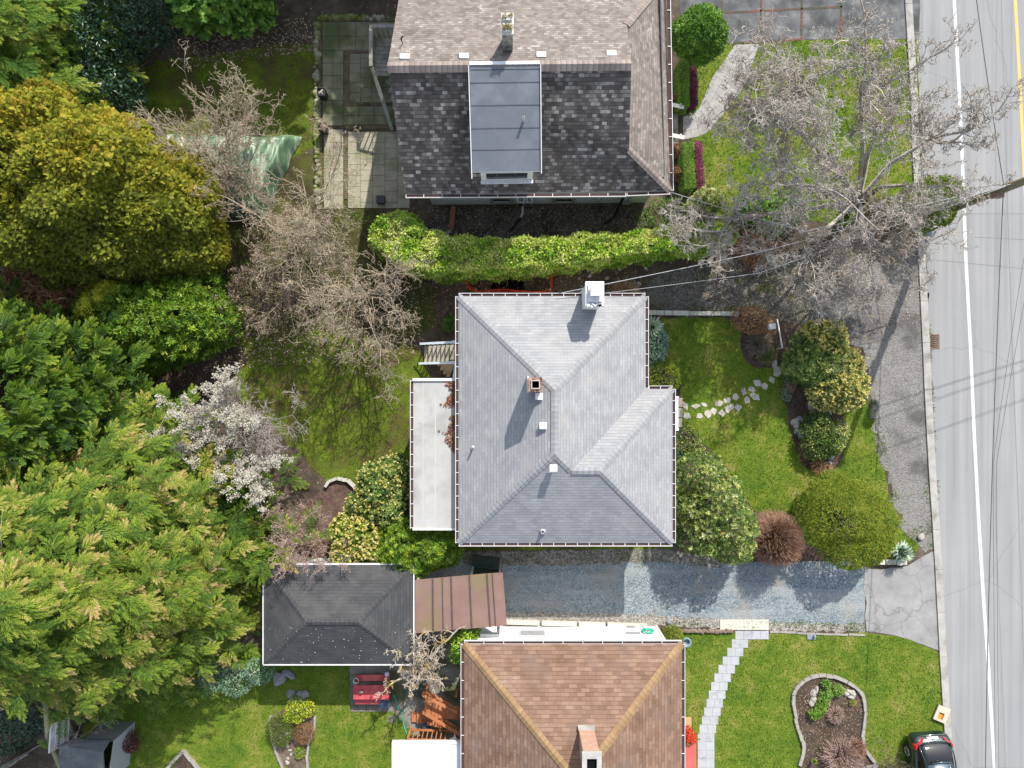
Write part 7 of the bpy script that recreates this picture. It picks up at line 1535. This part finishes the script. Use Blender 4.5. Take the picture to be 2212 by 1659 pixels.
shrub('dark_shrub', 'low dark foliage strip under the grey eave behind the big rhododendron', 'shrub', [(1462, 1030, 16, .9, 0, 60), (1464, 1120, 16, .9, 0, 60)], 'dark', LEAFW, 1800, .14, (.1, .8), .3)
shrub('green_shrub', 'small green weeds in the bare path beside the laurel hedge', 'plant', [(1430, 460, 30, .5), (1395, 470, 20, .3), (1462, 445, 22, .5)], 'green', LEAF, 1500, .09, (.1, .8), .3, trunk=False, part='leaves')
# gnarled pollard tree by the deck
M_gn = mat('gnarled_bark', (.30, .25, .19), (.50, .44, .37), 4, .95, c3=(.38, .28, .09), s3=1.5, lo=.52, hi=.66, bump=.5, bs=20)
r1, t1 = bare_tree('gnarled_tree', 'gnarled pale pollarded tree between the garage and the orange deck', P(908, 1425), [(T_(900, 1392, 3.4), .16), (T_(886, 1378, 3.5), .11), (T_(915, 1376, 3.5), .12), (T_(940, 1378, 3.6), .08), (T_(872, 1412, 3.4), .10), (T_(868, 1445, 3.0), .08), (T_(935, 1450, 3.2), .12), (T_(970, 1450, 3.1), .08), (T_(940, 1490, 2.9), .10), (T_(958, 1500, 2.7), .06), (T_(925, 1505, 2.7), .06)], [(9, .28, 5), (6, .45, 4), (3, .5, 3)], 25, M_gn, wander=(.25, .35, .4, .4), tr=.2, th=1.2, minr=.009, sides=5)
# ---- the big leafless corkscrew tree by the road
wb_ = P(1828, 448)
limbs = [(T_(1545, 300, 6.0), 0.065), (T_(1560, 220, 6.2), 0.065), (T_(1640, 110, 7.4), 0.062), (T_(1760, 20, 7.8), 0.065), (T_(1870, -20, 7.8), 0.062), (T_(1960, 20, 7.6), 0.059), (T_(2010, 120, 7.6), 0.068), (T_(2210, 250, 7.2), 0.074), (T_(2120, 170, 7.4), 0.062), (T_(1690, 210, 8.4), 0.059), (T_(1800, 190, 8.6), 0.059), (T_(1920, 240, 8.4), 0.059), (T_(1580, 380, 6.5), 0.062),
         (T_(1530, 470, 5.0), 0.059), (T_(1640, 160, 6.8), 0.056), (T_(1550, 330, 5.6), 0.050), (T_(1830, 330, 8.6), 0.043), (T_(1880, 350, 8.8), 0.043), (T_(1790, 400, 8.2), 0.043), (T_(1920, 360, 8.2), 0.043), (T_(1860, 440, 8.2), 0.043), (T_(1780, 450, 7.5), 0.043), (T_(1920, 470, 7.2), 0.037), (T_(1840, 520, 6.8), 0.037), (T_(1920, 620, 5.6), 0.037), (T_(1820, 640, 5.4), 0.037), (T_(1980, 590, 5.8), 0.037), (T_(1760, 330, 8), 0.037), (T_(1980, 330, 7.8), 0.037), (T_(1880, 250, 8.2), 0.037), (T_(1960, 180, 7.8), 0.037), (T_(1860, 130, 8), 0.037), (T_(1590, 650, 4.4), 0.050), (T_(1680, 680, 4.4), 0.050), (T_(1560, 250, 7), 0.056), (T_(1620, 300, 7.4), 0.056), (T_(1530, 560, 4.6), 0.068), (T_(1640, 610, 5.0), 0.068), (T_(1740, 700, 4.8), 0.059), (T_(1850, 720, 5.0), 0.059), (T_(1960, 690, 5.0), 0.059), (T_(2040, 600, 5.2), 0.062), (T_(2110, 500, 5.8), 0.062), (T_(2130, 400, 6.4), 0.062), (T_(1860, 420, 8), 0.059), (T_(1960, 450, 7), 0.068), (T_(1740, 420, 7.8), 0.068), (T_(1535, 400, 5.4), 0.062), (T_(1800, 560, 6.6), 0.062), (T_(1920, 570, 6.2), 0.062), (T_(1660, 500, 6.4), 0.062)]
limbs += [(T_(x_, y_, z_), .04) for x_, y_, z_ in ((1760, 50, 7.4), (1830, 20, 7.6), (1900, 30, 7.6), (1955, 70, 7.4), (1700, 90, 7.2), (1780, 120, 8), (2090, 270, 7), (2130, 330, 6.6), (2050, 140, 7.2), (1610, 230, 6.6), (1700, 180, 7.8), (1650, 320, 7.4), (1720, 340, 8), (1600, 330, 6.8), (1660, 420, 6.6), (1580, 440, 5.6), (1720, 500, 6), (1780, 540, 6), (1680, 560, 5), (1780, 620, 5), (1880, 680, 5), (1960, 620, 5.4), (2020, 520, 5.8))]
r1, t1 = bare_tree('corkscrew_willow', 'huge leafless grey tree with twisting branches between the lawn and the road', wb_, limbs, [(14, .36, 8), (8, .50, 8), (3, .55, 6)], 17, M_tw2, wander=(.12, .10, .12, .15), upb=.035, tr=.30, th=1.3, minr=.0105, taper=.35, curl=.34, reach=1.08,
    hubs=[T_(1790, 330, 4.2), T_(1890, 290, 4.6), T_(1960, 400, 4.4), T_(1690, 400, 3.8), T_(1740, 530, 3.2), T_(1880, 540, 3.4), T_(1600, 470, 3.2), T_(1845, 420, 3.4), T_(1860, 200, 5.8), T_(2010, 300, 5.6), T_(1700, 260, 5.4)])
tl_ = t1[t1[:, 1] < 7.5]; pinleaf(r1, tl_, 3500, .07, 'tan')
# ---- trees standing just beyond the top edge, whose shade lies on the patio and the dark lawn
for i, (x, y, hh) in enumerate(((-3.2, 24.0, 10.5), (-8.2, 24.6, 11.5), (-13.5, 24.8, 11.5))):
    conifer('conifer', ['dark conifer beyond the top edge behind the patio', 'dark conifer beyond the top edge behind the dark lawn', 'dark conifer beyond the top edge behind the green shrub'][i], (x, y), hh, 3.9, 'cedar', 200, fine[:2], 1.3, (.2, .6), .10, .25, dens=.9, stem=0, pw=.35)

# ------------------------------------------------------------------ grass and litter: uncountable small growth
def keep_out(p):
    ok = np.ones(len(p), bool)
    for a in NOGRASS: ok &= ~in_poly(p, a)
    return ok
NOGRASS = [gpoly([(1478, 872), (1560, 868), (1600, 850), (1600, 842), (1560, 862), (1480, 868)])[0:0] or gpoly([(0, 0), (1, 0), (0, 1)]), gpoly([(1724, 1700)] + BED + [(1905, 1700)], 0, 1), gpoly(HB, 0, 1), gpoly([(756, 1440), (1000, 1362), (1005, 1600), (930, 1600), (842, 1537), (756, 1537)]),
           gpoly([(1588, 97), (1511, 233), (1475, 252), (1475, 302), (1530, 285), (1608, 187), (1640, 95)]), gpoly([(1690, 800), (1740, 860), (1830, 890), (1822, 990), (1775, 1020), (1735, 1010), (1712, 950)]), gpoly([(1588, 682), (1690, 684), (1700, 760), (1660, 795), (1618, 788), (1600, 706)]),
           gpoly([(1340, 1362), (1590, 1362), (1530, 1490), (1505, 1600), (1505, 1760), (1440, 1760)])[0:0] or gpoly([(1588, 1362), (1660, 1362), (1660, 1381), (1615, 1381), (1571, 1472), (1551, 1560), (1543, 1700), (1476, 1700), (1476, 1590), (1510, 1560), (1530, 1480)]), gpoly([(345, 1655), (398, 1612), (440, 1660)])]
FS_c = np.array([tuple(P(f[0], f[1])[:2]) for f in FS])
for i, (poly, dens, tint, holes) in enumerate(LAWNS):
    a = np.array(poly); area = .5 * abs(np.sum(a[:, 0] * np.roll(a[:, 1], -1) - np.roll(a[:, 0], -1) * a[:, 1])); q = rand_in(poly, int(area * dens)); q = q[keep_out(q)]
    if i == 0: q = q[np.min(np.linalg.norm(q[:, None] - FS_c[None], axis=2), axis=1) > .2]
    if i in (3, 4): qq = np.column_stack([q, np.zeros(len(q))]); q = q[wob(qq, .9, 3) + .7 * wob(qq, 2.7, 6) > rng.uniform(-.75, .25, len(q))]
    n = len(q); p = np.column_stack([q, np.full(n, .004)]); pat = wob(p, .8, i) * .25 + wob(p, 2.6, i + 5) * .22 + wob(p, 7, i + 2) * .15
    V, Fc, T = inst(leaf_p(.30, .0, .0), p, unit(rng.normal(0, 1, (n, 3)) * [1, 1, 0] + [0, 0, .75]), rdir(n, 0), rng.uniform(.05, .11, n), rng.uniform(*((.0, .5) if i == 5 else (.1, .75)), n) + pat)  # darker tint on the lawn under the bare tree, for its shade
    o = np_mesh('grass', V, Fc, LM['grass'], T); o['kind'] = 'stuff'; props(o, ['short mossy grass blades on the grey house front lawn', 'sunlit grass blades on the lower right lawn', 'grass blades on the lower left lawn round the vase shaped bed', 'patchy grass behind the grey house', 'shaded grass of the top left yard', 'grass under the big bare tree'][i], 'grass')
def litter(name, label, px, n, size, m, seed=0):
    q = rand_in(gpoly(px), n); n = len(q); p = np.column_stack([q, rng.uniform(.015, .03, n)]); V, Fc, T = inst(leaf_p(.8, .08, 0), p, rdir(n, -.05) * [1, 1, .15], up(n) + rng.normal(0, .3, (n, 3)), size * rng.uniform(.5, 1.4, n)); o = np_mesh(name, V, Fc, LM[m], T); o['kind'] = 'stuff'; props(o, label, 'leaves')
litter('leaf_litter', 'fallen tan leaves on the bare path by the laurel hedge', [(930, 448), (1400, 440), (1380, 520), (960, 540)], 1500, .06, 'tan')
litter('leaf_litter', 'fallen brown leaves on the dirt track under the big bare tree', [(1400, 600), (1560, 560), (2000, 520), (2000, 700), (1840, 740), (1590, 668)], 2600, .06, 'tan')
litter('leaf_litter', 'brown leaves on the soil round the safety net', [(900, 610), (1400, 585), (1400, 640), (940, 720)], 1200, .06, 'orange')
litter('leaf_litter', 'pale litter on the soil at the top of the dark lawn', [(370, 50), (680, 40), (690, 110), (380, 150)], 1100, .08, 'tan')
litter('leaf_litter', 'leaves over the ground below the bare trees', [(480, 580), (900, 620), (920, 760), (520, 800)], 3000, .08, 'tan')
litter('leaf_litter', 'leaves over the shaded soil by the pale block wall', [(290, 780), (560, 760), (470, 880), (290, 990)], 500, .06, 'tan')
litter('leaf_litter', 'dry bits scattered over the dark mulch bed', [(1715, 1500), (1800, 1460), (1865, 1500), (1865, 1650), (1735, 1650)], 1100, .045, 'tan')

def weeds(label, px, n, m='grass', size=(.05, .13)):
    q = rand_in(gpoly(px), n); qq = np.column_stack([q, np.zeros(len(q))]); q = q[wob(qq, 1.4, 3) + .8 * wob(qq, 4, 6) > rng.uniform(-.2, .7, len(q))]; n = len(q); p = np.column_stack([q, np.full(n, .01)])
    V, Fc, T = inst(leaf_p(.30, .0, .0), p, unit(rng.normal(0, 1, (n, 3)) * [1, 1, 0] + [0, 0, .7]), rdir(n, 0), rng.uniform(*size, n), rng.uniform(.1, .8, n)); o = np_mesh('weeds', V, Fc, LM[m], T); o['kind'] = 'stuff'; props(o, label, 'weeds')
weeds('weeds and moss along the pale gravel edge of the drive', [(1440, 1330), (1660, 1340), (1868, 1346), (1868, 1364), (1660, 1360), (1440, 1350)], 1500)
weeds('weeds along the kerb and the gravel shoulder', [(1985, 1130), (2010, 900), (2004, 700), (2013, 700), (2022, 900), (2034, 1190), (1990, 1200), (1950, 1160)], 1100)
weeds('moss and grass patches on the dirt track', [(1500, 590), (1560, 560), (1760, 545), (1820, 600), (1740, 690), (1590, 668), (1480, 668)], 4500)
weeds('weeds on the edge between lawn and gravel shoulder', [(1872, 850), (1890, 850), (1920, 1000), (1960, 1140), (1945, 1150), (1905, 1010)], 1200)
weeds('weeds in the brown gravel along the grey house', [(990, 1190), (1440, 1184), (1560, 1206), (1560, 1226), (1200, 1222), (1000, 1216)], 1500)
weeds('green weeds on the shaded soil by the hedge', [(1000, 600), (1060, 595), (1060, 632), (1010, 632)], 500)
weeds('undergrowth below the bare trees', [(470, 560), (700, 420), (800, 450), (930, 600), (930, 760), (700, 730), (520, 760)], 7000, 'green', (.06, .16))
